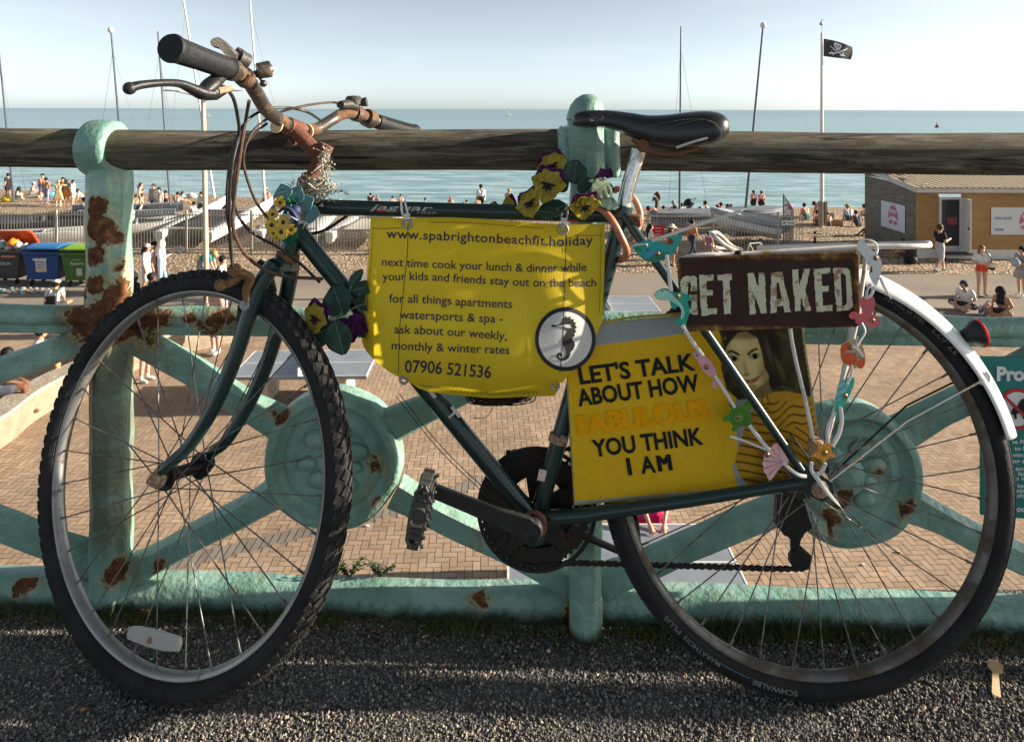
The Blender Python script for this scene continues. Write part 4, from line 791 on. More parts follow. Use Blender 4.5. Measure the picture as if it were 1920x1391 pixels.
def dt_text(mb, ch, px, py, h):                                               # letters across the down tube, reading up it
    d = np.array([400, 485])/math.hypot(400, 485); s2 = np.array([d[1], -d[0]])
    def fn(u, v): q = np.array([px, py])+s2*(u-.5)*h*1.1+d*(.5-v)*h; rel = (u-.5)*h*1.1/17; return UP(*q, .0158*math.sqrt(max(.05, 1-rel*rel))+.0008)
    write(mb, ch, fn, .03)
mb = MB(); dt_text(mb, 'H', 846, 778, 25); dt_text(mb, 'T', 808, 735, 25); mb.obj('frame_lettering', m_dec, frame, smooth=False, fixn=False)
# ================================================================== things hung on the bicycle
def pip(px, py, poly):                                                        # vectorised point in polygon
    x, y = np.asarray(px, float), np.asarray(py, float); ins = np.zeros(x.shape, bool); P = np.asarray(poly, float); j = len(P)-1
    for i in range(len(P)):
        c = ((P[i, 1] > y) != (P[j, 1] > y)) & (x < (P[j, 0]-P[i, 0])*(y-P[i, 1])/(P[j, 1]-P[i, 1]+1e-12)+P[i, 0]); ins ^= c; j = i
    return ins
# ---- yellow mesh banner
def boff(px, py):
    u = (px-690)/445; v = (py-405)/335
    o = .020+.060*math.sin(math.pi*min(1, max(0, v*.75)))*math.sin(math.pi*min(1, max(0, (max(0, u)**.78)*.88+.06)))
    o += .0055*math.sin(7.5*u+2.2*v)*v+.0045*math.sin(5*v+9*u*.6+1.3)*(.4+v)+.0016*math.sin(19*u-8*v)*math.sin(6*v+3*u)+.003*math.sin(24*u)*math.exp(-v*7)
    o += .009*math.exp(-((u-.78-.25*(v-.4))/.11)**2)*min(1, v*2.4)-.006*math.exp(-((u-.55+.2*v)/.12)**2)*min(1, v*2)
    e = max(0, .07-u)/.07; o -= .018*e*e*v; e = max(0, v-.86)/.14; o -= .02*e*e
    return o
def BP(px, py, lift=0.0): return UP(px, py, boff(px, py)+lift)
topb = crom([(695, 407), (760, 409), (840, 408), (920, 412), (1000, 418), (1060, 421), (1134, 420)], 8); botb = crom([(762, 714), (800, 733), (860, 741), (920, 746), (980, 744), (1040, 742)], 8)
lefb = crom([(695, 407), (693, 450), (688, 520), (680, 590), (677, 620), (682, 650), (700, 673), (730, 697), (762, 714)], 8); rigb = crom([(1134, 420), (1134, 480), (1131, 560), (1128, 605), (1100, 660), (1060, 710), (1040, 742)], 8)
def along(c, t):
    c = np.array(c, float); L = np.r_[0, np.cumsum(np.linalg.norm(np.diff(c, axis=0), axis=1))]; L /= L[-1]
    return np.array([np.interp(t, L, c[:, 0]), np.interp(t, L, c[:, 1])])
def coons(u, v):
    a, b, c, d = along(topb, u), along(botb, u), along(lefb, v), along(rigb, v)
    return (1-v)*a+v*b+(1-u)*c+u*d-((1-u)*(1-v)*np.array(topb[0])+u*(1-v)*np.array(topb[-1])+(1-u)*v*np.array(botb[0])+u*v*np.array(botb[-1]))
t = NT('yellow_mesh_fabric'); sc_ = t.map((1, 1, 1))
def weave(axis, k):
    q = t.node('ShaderNodeTexWave', bands_direction=axis); q.inputs['Scale'].default_value = k; q.inputs['Distortion'].default_value = .3; t.link(t.co, q.inputs['Vector']); return q.outputs[1]
wx, wz = weave('X', 120), weave('Z', 120); hole = t.math('MULTIPLY', wx, wz)
yb = t.ramp(t.noise(7, 5), [(.3, (.70, .50, .018)), (.7, (.80, .60, .035))]); yb = t.mix(t.ramp(t.noise(26, 6, .7), [(.62, 0), (.8, .35)]), yb, (.3, .21, .03))
yb = t.mix(t.ramp(hole, [(.6, 0), (.95, .3)]), yb, (.3, .21, .01)); t.col(yb).set(.55, spec=.3); t.bump(t.math('ADD', wx, wz), .25, .0008)
tr = t.node('ShaderNodeBsdfTranslucent'); t.link(yb, tr.inputs[0]); ms = t.node('ShaderNodeMixShader'); ms.inputs[0].default_value = .5
t.link(t.b.outputs[0], ms.inputs[1]); t.link(tr.outputs[0], ms.inputs[2]); t.link(ms.outputs[0], t.out.inputs['Surface']); m_ban = t.mat
ban = thing('banner', 'yellow woven banner with navy lettering and a seahorse badge hanging from the bicycle top tube', 'banner', UP(915, 560))
MB().grid(lambda u, v: BP(*coons(u, v)), np.linspace(0, 1, 110), np.linspace(0, 1, 80)).obj('fabric', m_ban, ban, fixn=False)
m_ink = M((.028, .02, .055), .7, var=.2, scale=200, name='navy_ink')
def bline(body, base, h, bold=.012, space=1.0):
    h *= 1.13
    base = crom([np.array(p, float) for p in base], 6); mb = MB()
    def fn(u, v):
        p = along(base, u); q = along(base, min(1, u+.01))-along(base, max(0, u-.01)); q = q/np.linalg.norm(q); return BP(p[0]+q[1]*v*h, p[1]-q[0]*v*h, .0012)
    write(mb, body, fn, bold, 0, space=space); mb.obj('lettering', m_ink, ban, smooth=False, fixn=False)
bline('www.spabrightonbeachfit.holiday', [(724, 446), (790, 449), (880, 453), (1000, 459), (1060, 461), (1112, 458)], 16, .012, 1.06)
bline('next time cook your lunch & dinner while', [(716, 498), (800, 502), (900, 506), (1000, 510), (1100, 508)], 14.5, .010)
bline('your kids and friends stay out on the beach', [(717, 526), (800, 526), (900, 532), (1000, 537), (1118, 537)], 14.5, .010)
bline('for all things apartments', [(729, 567), (800, 569), (880, 574), (960, 578)], 15, .010)
bline('watersports & spa -', [(749, 597), (820, 600), (900, 604), (943, 605)], 15, .010)
bline('ask about our weekly,', [(739, 625), (800, 627), (880, 632), (950, 638)], 15, .010)
bline('monthly & winter rates', [(734, 655), (800, 658), (880, 661), (955, 664)], 15, .010)
bline('07906 521536', [(759, 698), (800, 699), (860, 704), (920, 709)], 21, .014)
cx_, cy_ = 1060, 636
def disc(rx, ry, lift, n=48): return [BP(cx_+rx*math.cos(2*math.pi*i/n), cy_+ry*math.sin(2*math.pi*i/n), lift) for i in range(n)]
def fan(mb, P, c):
    n = len(P); mb.add([c]+P, [(0, 1+i, 1+(i+1) % n) for i in range(n)])
mb = MB(); r0 = disc(57, 60, .0012); r1 = disc(50, 52, .0012); mb.add(r0+r1, [(i, (i+1) % 48, 48+(i+1) % 48, 48+i) for i in range(48)]); mb.obj('badge_ring', M((.012, .011, .016), .7, var=.1), ban, fixn=False)
mb = MB(); mb.grid(lambda a, k: BP(cx_+50.5*k*math.cos(a), cy_+52.5*k*math.sin(a), .0008), np.linspace(0, 2*math.pi, 41), np.linspace(0, 1, 9)); mb.obj('badge_field', M((.5, .5, .49), .7, var=.1, scale=300), ban, fixn=False)
sh = [(1034, 609), (1046, 610), (1052, 607), (1055, 602), (1054, 597), (1058, 598), (1061, 592), (1064, 596), (1070, 593), (1070, 598), (1077, 599), (1075, 603), (1081, 606), (1078, 609), (1082, 614), (1078, 617), (1081, 622), (1077, 625), (1078, 630), (1074, 633), (1073, 638), (1077, 641), (1078, 648), (1075, 655), (1070, 660), (1069, 666), (1066, 672), (1060, 676), (1052, 677), (1045, 673), (1043, 666), (1047, 661), (1053, 662), (1055, 667), (1051, 669), (1050, 666), (1047, 668), (1050, 672), (1056, 672), (1061, 667), (1062, 660), (1059, 652), (1055, 645), (1055, 636), (1059, 630), (1063, 625), (1064, 620), (1058, 617), (1050, 614), (1042, 613), (1035, 613)]
def tri2d(poly):
    from mathutils.geometry import tessellate_polygon
    return tessellate_polygon([[Vector((p[0], p[1], 0)) for p in poly]])
MB().add([BP(*p, .0017) for p in sh], [tuple(q) for q in tri2d(sh)]).obj('seahorse', M((.012, .011, .014), .7, var=.1), ban, smooth=False, fixn=False)
def strip(pts, wd, m, name, lift=.0011, fnP=BP, par_=None):
    P = crom([np.array(p, float) for p in pts], 6); V = []
    for i in range(len(P)):
        d = nrm(P[min(i+1, len(P)-1)]-P[max(i-1, 0)]); s_ = np.array([-d[1], d[0]]); V += [fnP(*(P[i]+s_*wd), lift), fnP(*(P[i]-s_*wd), lift)]
    return MB().add(V, [(2*i, 2*i+1, 2*i+3, 2*i+2) for i in range(len(P)-1)]).obj(name, m, par_, smooth=False, fixn=False)
m_thr = M((.06, .045, .02), .8, name='thread')
strip([(765, 420), (764, 470), (757, 540), (749, 620), (747, 700)], .7, m_thr, 'seam', par_=ban); strip([(1062, 440), (1060, 500), (1058, 560), (1055, 640), (1050, 700)], .8, m_thr, 'seam', par_=ban)
strip([(697, 428), (720, 429), (752, 427)], .6, m_thr, 'seam', par_=ban); strip([(1078, 441), (1100, 442), (1128, 441)], .6, m_thr, 'seam', par_=ban)
def zig(pts, amp, n, name='zigzag_stitch'):
    P = [along(crom([np.array(p, float) for p in pts], 6), i/n) for i in range(n+1)]; mb = MB()
    Q = [BP(p[0]+(amp if i % 2 else -amp)*.3, p[1]+(amp if i % 2 else -amp), .0012) for i, p in enumerate(P)]
    for i in range(n): mb.tube([Q[i], Q[i+1]], .00035, 4, caps=False)
    mb.obj(name, m_thr, ban)
zig([(785, 722), (850, 732), (920, 738), (1010, 735)], 3, 56); zig([(805, 417), (880, 418), (960, 424), (1020, 428)], 1.6, 60); zig([(700, 425), (695, 500), (687, 590), (686, 640)], 1.6, 60); zig([(1127, 430), (1126, 500), (1124, 590)], 2, 40)
for px, py, r_ in ((764, 421, .0105), (1056, 430, .0105), (757, 712, .0085), (1042, 722, .009)):
    c = BP(px, py, .001); mb = MB(); mb.lathe(c-BN*.002, BN, [(0, r_*.5), (0, r_), (.0028, r_), (.0045, r_*.86), (.0042, r_*.52), (.0, r_*.45)], 28, caps=False); mb.obj('eyelet', M((.32, .29, .26), .45, .4, var=.25, scale=120, name='eyelet_metal'), ban)
m_tie = M((.62, .62, .6), .35, var=.08, name='nylon_tie')
for k, (x, y) in enumerate(((762, 420), (1056, 428))):
    mb = MB(); o = -6 if k == 0 else 4
    for dx in (-5, 5): mb.tube(crom([BP(x, y-2, .004), UP(x+o*.5+dx, y-20, .02), UP(x+o+dx*.7, y-40, .014), UP(x+o+dx*.6, y-44, .0)], 5), .0021, 6, flat=.5)
    mb.box(UP(x+1, y-12, .026), np.array([.005, 0, 0]), BN*.003, np.array([0, 0, .007])); mb.obj('cable_tie', m_tie, ban)
# dark netting that hangs out under the banner
mb = MB(); r = random.Random(9)
for k in range(150):
    x0 = r.uniform(870, 930); x1 = r.uniform(930, 1010); yb_ = 738; dp = r.uniform(4, 22)
    P = [UP(x0, yb_, .0+r.uniform(-.02, .02)), UP((x0+x1)/2-20+r.uniform(-12, 12), yb_+dp, r.uniform(-.03, .03)), UP((x0+x1)/2+25+r.uniform(-10, 10), yb_+dp*.8, r.uniform(-.03, .03)), UP(x1, yb_, r.uniform(-.02, .02))]
    mb.tube(crom(P, 5), .0006, 4, caps=False)
mb.tube(crom([UP(930, 752, .01), UP(918, 775, .012), UP(905, 784, .012), UP(888, 783, .012)], 5), .0006, 4)
tag(mb.obj('net_bag', M((.018, .014, .01), .9, name='dark_netting')), 'tangled black netting poking out below the yellow banner', 'netting')
# ---- poster board
def edge_y(x, a, b): return a[1]+(b[1]-a[1])*(x-a[0])/(b[0]-a[0])
poly = [(1060, 672), (1130, 606), (1300, 586), (1498, 560), (1508, 640), (1533, 800), (1543, 905), (1076, 946)]
BOF = .022
brd = thing('poster_board', 'yellow printed board with black slogan and a portrait of a woman in striped jumper', 'poster', UP(1290, 780, BOF))
MB().prism([UP(*p, BOF) for p in poly], BN, .006).obj('board', M((.3, .28, .1), .6, name='board_edge'), brd, smooth=False)
def paint_poster(X, Y):
    C = np.zeros(X.shape+(3,)); C[:] = (.30, .33, .34)
    def fill(poly, col, fac=1.0):
        m = pip(X, Y, poly); C[m] = C[m]*(1-fac)+np.array(col)*fac
    def soft(cx, cy, rx, ry, col, fac, rot=0, clip=None):
        a = R_(rot); dx, dy = X-cx, Y-cy; u = (dx*math.cos(a)+dy*math.sin(a))/rx; v = (-dx*math.sin(a)+dy*math.cos(a))/ry
        k = np.clip(1-(u*u+v*v), 0, 1)[..., None]*fac
        if clip is not None: k = k*clip[..., None]
        C[:] = C*(1-k)+np.array(col)*k
    fill([(1040, 690), (1085, 652), (1200, 637), (1332, 618), (1420, 600), (1440, 640), (1385, 700), (1378, 770), (1383, 840), (1387, 913), (1240, 926), (1075, 940)], (.70, .42, .012))
    H_, HD = (.028, .021, .010), (.012, .009, .006)
    fill([(1345, 612), (1500, 590), (1512, 650), (1519, 720), (1520, 760), (1475, 745), (1425, 745), (1385, 750), (1362, 730), (1352, 690), (1358, 650)], H_)
    for k, (a, b, c_) in enumerate(((1480, 650, 60), (1500, 700, 40), (1470, 600, 50), (1375, 715, 22), (1400, 730, 18))): soft(a, b, c_*.5, c_, (.075, .06, .025), .55, 20)
    soft(1355, 655, 7, 40, (.06, .045, .02), .8); soft(1448, 720, 20, 40, HD, .9, -20); soft(1452, 650, 16, 45, HD, .9, -10)
    sk, sh_ = (.60, .46, .19), (.24, .155, .055)
    fc = [(1358, 634), (1375, 626), (1400, 622), (1420, 634), (1428, 660), (1434, 690), (1442, 705), (1440, 720), (1428, 732), (1414, 737), (1402, 735), (1388, 722), (1372, 700), (1364, 676), (1360, 655)]
    fill(fc, sk); F_ = pip(X, Y, fc).astype(float)
    soft(1440, 706, 22, 40, sh_, .75, -18, F_); soft(1372, 705, 16, 34, sh_, .6, -25, F_); soft(1400, 628, 44, 12, (.12, .08, .03), .8, -5, F_); soft(1406, 730, 28, 10, sh_, .8, -10, F_)
    soft(1388, 646, 20, 14, (.68, .56, .27), .8, 0, F_); soft(1405, 690, 20, 16, (.62, .50, .22), .7, 0, F_)
    for hx_, hy_, rx_, ry_, rot_ in ((1442, 660, 5, 34, -14), (1462, 690, 6, 38, -24), (1488, 660, 6, 40, -10), (1470, 630, 22, 5, 25), (1498, 716, 6, 26, 14), (1450, 735, 18, 5, -30), (1410, 616, 30, 4, -8), (1360, 690, 4, 26, 8), (1478, 730, 20, 5, 20)): soft(hx_, hy_, rx_, ry_, (.12, .095, .04), .6, rot_)
    soft(1366, 668, 10, 40, sh_, .5, -14, F_); soft(1434, 672, 10, 34, sh_, .55, -10, F_); fill([(1356, 640), (1368, 624), (1392, 618), (1378, 630), (1364, 648), (1358, 660)], (.022, .016, .008))
    # brows, eyes, nose, mouth, chin
    fill([(1364, 658), (1372, 656), (1384, 661), (1389, 666), (1384, 667), (1372, 661), (1365, 663)], (.02, .014, .008)); fill([(1400, 664), (1408, 656), (1418, 652), (1424, 655), (1416, 657), (1408, 662), (1402, 668)], (.02, .014, .008))
    soft(1376, 672, 12, 6, (.10, .07, .03), .9, 8, F_); soft(1415, 668, 13, 7, (.10, .07, .03), .9, -15, F_)
    fill([(1366, 671), (1374, 668), (1383, 672), (1380, 677), (1372, 677)], (.34, .31, .2)); fill([(1405, 671), (1412, 664), (1422, 664), (1424, 669), (1416, 674), (1408, 674)], (.34, .31, .2))
    for a, b in ((1377, 672.5), (1416, 668.5)): soft(a, b, 5, 5, (.006, .005, .004), 3.0)
    fill([(1364, 670), (1374, 666), (1385, 671), (1374, 668.6)], (.01, .008, .005)); fill([(1403, 671), (1412, 662), (1425, 663), (1413, 665)], (.01, .008, .005))
    soft(1397, 690, 4, 16, sh_, .7, -12, F_); soft(1400, 702, 9, 3.6, (.12, .075, .03), .9, -8, F_); soft(1391, 684, 3, 14, (.56, .46, .22), .6, -10, F_)
    fill([(1391, 713), (1400, 711), (1406, 712), (1412, 710), (1428, 701), (1421, 713), (1410, 720), (1399, 719)], (.42, .15, .06)); fill([(1391, 713), (1404, 714.5), (1414, 712), (1428, 701), (1414, 715.4), (1402, 716.4)], (.10, .03, .015)); soft(1429, 700, 4, 6, sh_, .8, 20, F_); soft(1407, 717.6, 8, 1.6, (.6, .3, .14), .8, -14); soft(1409, 725, 10, 3, sh_, .8, -10, F_)
    # neck, collar, striped jumper
    fill([(1412, 735), (1440, 712), (1450, 740), (1432, 752), (1418, 748)], (.17, .12, .04))
    J = [(1421, 748), (1432, 742), (1452, 735), (1472, 733), (1500, 738), (1520, 745), (1536, 800), (1545, 906), (1472, 910), (1404, 912), (1386, 890), (1378, 868), (1384, 842), (1394, 808), (1406, 780), (1414, 760)]
    fill(J, (.44, .235, .014)); Jm = pip(X, Y, J)
    soft(1400, 862, 24, 44, (.53, .30, .02), .7, 0, Jm.astype(float)); soft(1450, 850, 34, 60, (.24, .125, .01), .75, 20, Jm.astype(float)); soft(1500, 790, 40, 44, (.53, .30, .02), .5, 0, Jm.astype(float)); soft(1440, 905, 70, 16, (.12, .065, .01), .8, 0, Jm.astype(float))
    ph = np.where(X < 1455, (Y+.0034*(X-1420)**2*.5-(X-1400)*.10), Y-.55*(X-1455)+12*np.sin((X-1455)/26)); ph = np.where((Y < 800) & (X >= 1440), Y+.45*(X-1500)+6*np.sin(X/9), ph)
    st_ = Jm & (np.mod(ph+1.2*np.sin(X/11.0), 15.5) < 3.0) & (Y > 752); C[st_] = (.012, .011, .008)
    fill([(1428, 745), (1438, 742), (1442, 756), (1432, 759)], (.50, .29, .02)); m = pip(X, Y, [(1427, 744), (1439, 741), (1443, 757), (1431, 761)]) & ~pip(X, Y, [(1429, 746), (1437, 743), (1441, 755), (1432, 758)]); C[m] = (.015, .013, .01)
    fill([(1470, 893), (1500, 880), (1506, 900), (1480, 908)], (.22, .14, .04)); fill([(1384, 912), (1380, 900), (1372, 870), (1378, 868), (1386, 890), (1404, 912)], (.30, .33, .34))
    return C
xs = np.arange(1055, 1548, 1.9); ys = np.arange(557, 950, 1.9); GX, GY = np.meshgrid(xs, ys); sm = np.zeros(GX.shape+(3,))
for ox in (-.5, .5):
    for oy in (-.5, .5): sm += paint_poster(GX+ox, GY+oy)/4
yy_ = GY; sm *= (1-.10*np.random.default_rng(2).random(GX.shape))[..., None]
inb = pip(GX, GY, [(x+(1 if x < 1300 else -1)*1.5, y+(1 if y < 750 else -1)*1.5) for x, y in poly]); idx = np.full(GX.shape, -1); idx[inb] = np.arange(inb.sum())
V = [UP(x, y, BOF+.0036) for x, y in zip(GX[inb], GY[inb])]; a, b, c, d = idx[:-1, :-1], idx[:-1, 1:], idx[1:, 1:], idx[1:, :-1]; ok = (a >= 0) & (b >= 0) & (c >= 0) & (d >= 0)
mb = MB(); mb.v = [tuple(p) for p in V]; mb.f = list(zip(a[ok].tolist(), b[ok].tolist(), c[ok].tolist(), d[ok].tolist())); mb.m = [0]*len(mb.f)
mb.obj('print', attr_mat('poster_print', .6, .15, var=.06, scale=90), brd, smooth=False, fixn=False, cols=sm[inb])
strip([(1060, 671), (1130, 606), (1300, 585), (1498, 559)], 2.2, M((.36, .25, .03), .6), 'yellow_edge', 0, lambda x, y, l: UP(x, y, BOF+.0040), brd)
m_blk = M((.012, .016, .015), .65, var=.15, spec=.15, name='black_ink'); m_org = M((.78, .35, .002), .75, var=.08, spec=.1, name='orange_ink')
def pline(body, a, b, h, bold, m, lift=0.0):
    mb = MB(); a, b = np.array(a, float), np.array(b, float); q = nrm(b-a); n_ = np.array([q[1], -q[0]])
    def fn(u, v): p = a+(b-a)*u+(n_+np.array([-.05, 0]))*v*h; return UP(p[0], p[1], BOF+.0047+lift)
    write(mb, body, fn, bold); mb.obj('lettering', m, brd, smooth=False, fixn=False)
pline("LET'S TALK", (1088, 720), (1305, 693), 32, .03, m_blk); pline('ABOUT HOW', (1085, 761), (1313, 732), 32, .03, m_blk); [pline('FABULOUS', (1086+q, 815), (1328+q, 783), 37, .03, m_org, .0001*k) for k, q in enumerate((-2.2, -.8, .8, 2.2))]
pline('YOU THINK', (1113, 856), (1320, 832), 32, .03, m_blk); pline('I', (1178, 890), (1186, 889), 32, .03, m_blk); pline('A', (1203, 887.5), (1231, 884.5), 32, .03, m_blk); [pline('M', (1236+q, 884), (1259+q, 881.3), 32, -.0, m_blk, .0001*k) for k, q in enumerate((-1.5, 0, 1.5, 3))]
# ---- rusty enamel sign
SOF = .078
def SGN(px, py, o=0.0): return UP(px, py, SOF+o)
sgn = thing('metal_sign', 'rusty dark brown metal sign reading GET NAKED tied to the luggage rack', 'sign', SGN(1440, 620))
t = NT('sign_enamel'); ux = t.sep()[0]; uz = t.sep()[2]
eb = t.ramp(t.noise(30, 7, .65), [(.3, (.026, .011, .008)), (.7, (.046, .02, .014))])
x0, z0 = SGN(1265, 622)[0], SGN(1275, 622)[2]; x1, z1 = SGN(1612, 480)[0], SGN(1500, 474)[2]
de = t.math('MINIMUM', t.math('MINIMUM', t.math('SUBTRACT', ux, x0), t.math('SUBTRACT', x1, ux)), t.math('MINIMUM', t.math('SUBTRACT', uz, z0), t.math('SUBTRACT', z1, uz)))
em = t.ramp(t.math('SUBTRACT', t.math('MULTIPLY', t.noise(45, 7, .7), .024), de), [(.0, 0), (.006, 1)]); er = t.ramp(t.noise(70, 5), [(.3, (.06, .022, .01)), (.55, (.2, .1, .03)), (.75, (.36, .25, .09))])
t.col(t.mix(em, eb, er)).set(rough=t.ramp(em, [(0, .6), (1, .95)]), spec=.2); t.bump(t.noise(60, 6), .3, .0015); m_sign = t.mat
mb = MB().prism([SGN(*p) for p in ((1269, 488), (1275, 483), (1430, 477), (1603, 473), (1610, 479), (1612, 608), (1606, 613), (1440, 617), (1284, 622), (1277, 617))], BN, .002); mb.obj('plate', m_sign, sgn, smooth=False, bevel=.0008)
t = NT('cream_letter'); lb = t.ramp(t.noise(20, 4), [(.3, (.48, .47, .33)), (.7, (.58, .57, .42))]); lm = t.ramp(t.noise(62, 8, .68), [(.53, 0), (.60, .9)]); lr = t.ramp(t.noise(140, 5), [(.3, (.1, .035, .012)), (.6, (.32, .15, .05))])
t.col(t.mix(lm, lb, lr)).set(.5); m_cream = t.mat
def jag(poly, amp=.9, seed=0):
    r = random.Random(seed); out = []
    for i in range(len(poly)):
        a, b = np.array(poly[i], float), np.array(poly[(i+1) % len(poly)], float); n_ = max(1, int(np.linalg.norm(b-a)/5)); q = nrm(b-a); s_ = np.array([-q[1], q[0]])
        for k in range(n_): out.append(tuple(a+(b-a)*k/n_+(s_*r.uniform(-amp, amp) if k else 0)))
    return out
LET = {'G': [[(1276, 528), (1280, 520), (1288, 517), (1302, 517), (1307, 522), (1307, 546), (1295, 546), (1295, 530), (1290, 530), (1290, 579), (1296, 579), (1296, 562), (1292, 562), (1292, 552), (1307, 552), (1308, 590), (1298, 590), (1296, 586), (1290, 591), (1281, 590), (1277, 582)]],
 'E': [[(1311, 516), (1338, 515), (1338, 526), (1325, 527), (1325, 544), (1336, 544), (1336, 554), (1325, 555), (1326, 579), (1344, 577), (1344, 589), (1315, 592)]], 'T': [[(1345, 515), (1373, 514), (1373, 524), (1368, 526), (1371, 588), (1358, 590), (1355, 526), (1346, 526)]],
 'N': [[(1401, 513), (1413, 512), (1423, 545), (1422, 512), (1434, 511), (1437, 588), (1427, 588), (1415, 555), (1417, 588), (1406, 590)]],
 'A': [[(1446, 512), (1466, 510), (1483, 585), (1471, 586), (1468, 573), (1456, 574), (1456, 586), (1444, 588)]], 'K': [[(1485, 506), (1497, 505), (1499, 536), (1507, 505), (1519, 504), (1510, 543), (1521, 582), (1509, 583), (1502, 558), (1501, 583), (1491, 584)]],
 'F': [[(1525, 504), (1557, 503), (1557, 513), (1540, 514), (1541, 536), (1554, 536), (1554, 546), (1542, 547), (1543, 573), (1561, 572), (1561, 583), (1531, 585)]],
 'D': [[(1562, 503), (1585, 502), (1594, 508), (1599, 575), (1592, 582), (1569, 584)]]}
CUT = {'A': [(1456, 530), (1460, 530), (1466, 560), (1456, 561)], 'D': [(1576, 513), (1582, 513), (1586, 518), (1588, 568), (1584, 573), (1579, 573)]}
for k, (ch, ps) in enumerate(LET.items()):
    for p in ps:
        q = jag(p, 1.0, k); loops = [q]
        if ch in CUT: loops.append(CUT[ch][::-1])
        from mathutils.geometry import tessellate_polygon
        tr_ = tessellate_polygon([[Vector((x, y, 0)) for x, y in l] for l in loops]); allp = [x for l in loops for x in l]
        MB().add([SGN(*x, .0016) for x in allp], [tuple(x) for x in tr_]).obj('letter', m_cream, sgn, smooth=False, fixn=False)
# ---- wooden sea creature charms strung down the frame
def zc(o, s, pts): return [(o[0]+x/s, o[1]+y/s) for x, y in pts]
zA, zB = (1160, 380), (1240, 600)
def PB(px, py, o): return UP(px, py, o)
def charm(name, label, pts, off, col, extras=(), pin=None, group='wooden sea creature charms tied to the bicycle'):
    c = np.mean([PB(*p, off) for p in pts], 0); root = thing(name, label, 'charm', c, group); P = crom([np.array(p) for p in pts+pts[:1]], 3)[:-1] if len(pts) > 7 else pts
    tri = tri2d(P); n_ = len(P); th = .0032; V = [PB(p[0], p[1], off+th/2) for p in P]+[PB(p[0], p[1], off-th/2) for p in P]
    Fc = [tuple(q) for q in tri]+[tuple(i+n_ for i in reversed(q)) for q in tri]+[(i, (i+1) % n_, n_+(i+1) % n_, n_+i) for i in range(n_)]
    mb = MB().add(V, Fc); mb.obj('body', [M(col, .45, var=.1, scale=60, name='painted_wood')], root, smooth=False)
    for k, (nm, pp, cc) in enumerate(extras):
        Q = crom([np.array(p) for p in pp+pp[:1]], 3)[:-1] if len(pp) > 5 else pp
        MB().add([PB(p[0], p[1], off+th/2+.0004+.0002*k) for p in Q], [tuple(q) for q in tri2d(Q)]).obj(nm, M(cc, .45, var=.1, scale=60, name='painted_wood'), root, smooth=False, fixn=False)
    if pin: MB().ball(PB(*pin, off+th/2), .0044, 12, 8, sc=(1, 1, .6), ax=(np.array([1, 0, 0]), ZU, BN)).obj('pin', m_pin, root)
    return root
m_pin = rusty('brass_pin', (.26, .17, .10), .4, 60, .4, .8, ((.1, .045, .02), (.3, .15, .07)), .4)
def circ(x, y, r_, n=9): return [(x+r_*math.cos(2*math.pi*i/n), y+r_*math.sin(2*math.pi*i/n)) for i in range(n)]
whale = zc(zA, 3.556, [(95, 302), (118, 275), (150, 260), (210, 253), (270, 257), (315, 277), (345, 280), (365, 268), (358, 242), (335, 238), (350, 215), (390, 220), (425, 208), (422, 245), (398, 272), (388, 310), (350, 358), (290, 385), (230, 398), (180, 388), (130, 348)])
charm('whale_charm', 'turquoise wooden whale charm at the top of the left string', whale, .085, (.02, .30, .29), [('belly', zc(zA, 3.556, [(170, 375), (200, 350), (250, 340), (330, 330), (320, 360), (285, 384), (230, 396), (190, 390)]), (.015, .19, .10)), ('wave', zc(zA, 3.556, [(165, 360), (190, 325), (240, 318), (290, 330), (230, 350), (190, 378)]), (.04, .29, .40)), ('mouth', zc(zA, 3.556, [(100, 303), (155, 300), (155, 330), (125, 330)]), (.02, .22, .06)), ('eye', circ(1214.5, 469, 2.2), (.02, .06, .06))], (1233, 476))
dolph = zc(zA, 3.556, [(235, 622), (242, 605), (262, 585), (300, 570), (345, 580), (380, 600), (420, 600), (485, 630), (490, 655), (455, 652), (470, 690), (470, 740), (455, 790), (440, 850), (425, 850), (405, 815), (375, 805), (375, 787), (412, 765), (417, 720), (400, 690), (372, 712), (348, 692), (338, 655), (300, 650), (260, 645)])
charm('dolphin_charm', 'green and mint wooden dolphin charm overlapping the sign corner', dolph, .092, (.015, .30, .23), [('belly', zc(zA, 3.556, [(237, 622), (260, 592), (300, 580), (345, 600), (385, 640), (425, 690), (440, 740), (425, 775), (412, 770), (418, 720), (398, 688), (370, 670), (338, 652), (300, 648), (260, 643)]), (.30, .62, .52)), ('eye', circ(1241.5, 546, 1.7), (.01, .05, .05))], (1271, 555.5))
charm('seahorse_charm', 'white wooden fish charm hanging from the rear rack rail', zc(zA, 3.556, [(1598, 258), (1620, 252), (1642, 262), (1680, 312), (1725, 340), (1755, 400), (1750, 460), (1722, 550), (1700, 545), (1665, 470), (1692, 445), (1680, 420), (1660, 416), (1668, 400), (1640, 372), (1610, 330), (1590, 285)]), .088, (.62, .62, .62), [('fin', zc(zA, 3.556, [(1680, 418), (1690, 425), (1692, 465), (1672, 468), (1676, 450)]), (.06, .06, .06))], (1642, 484))
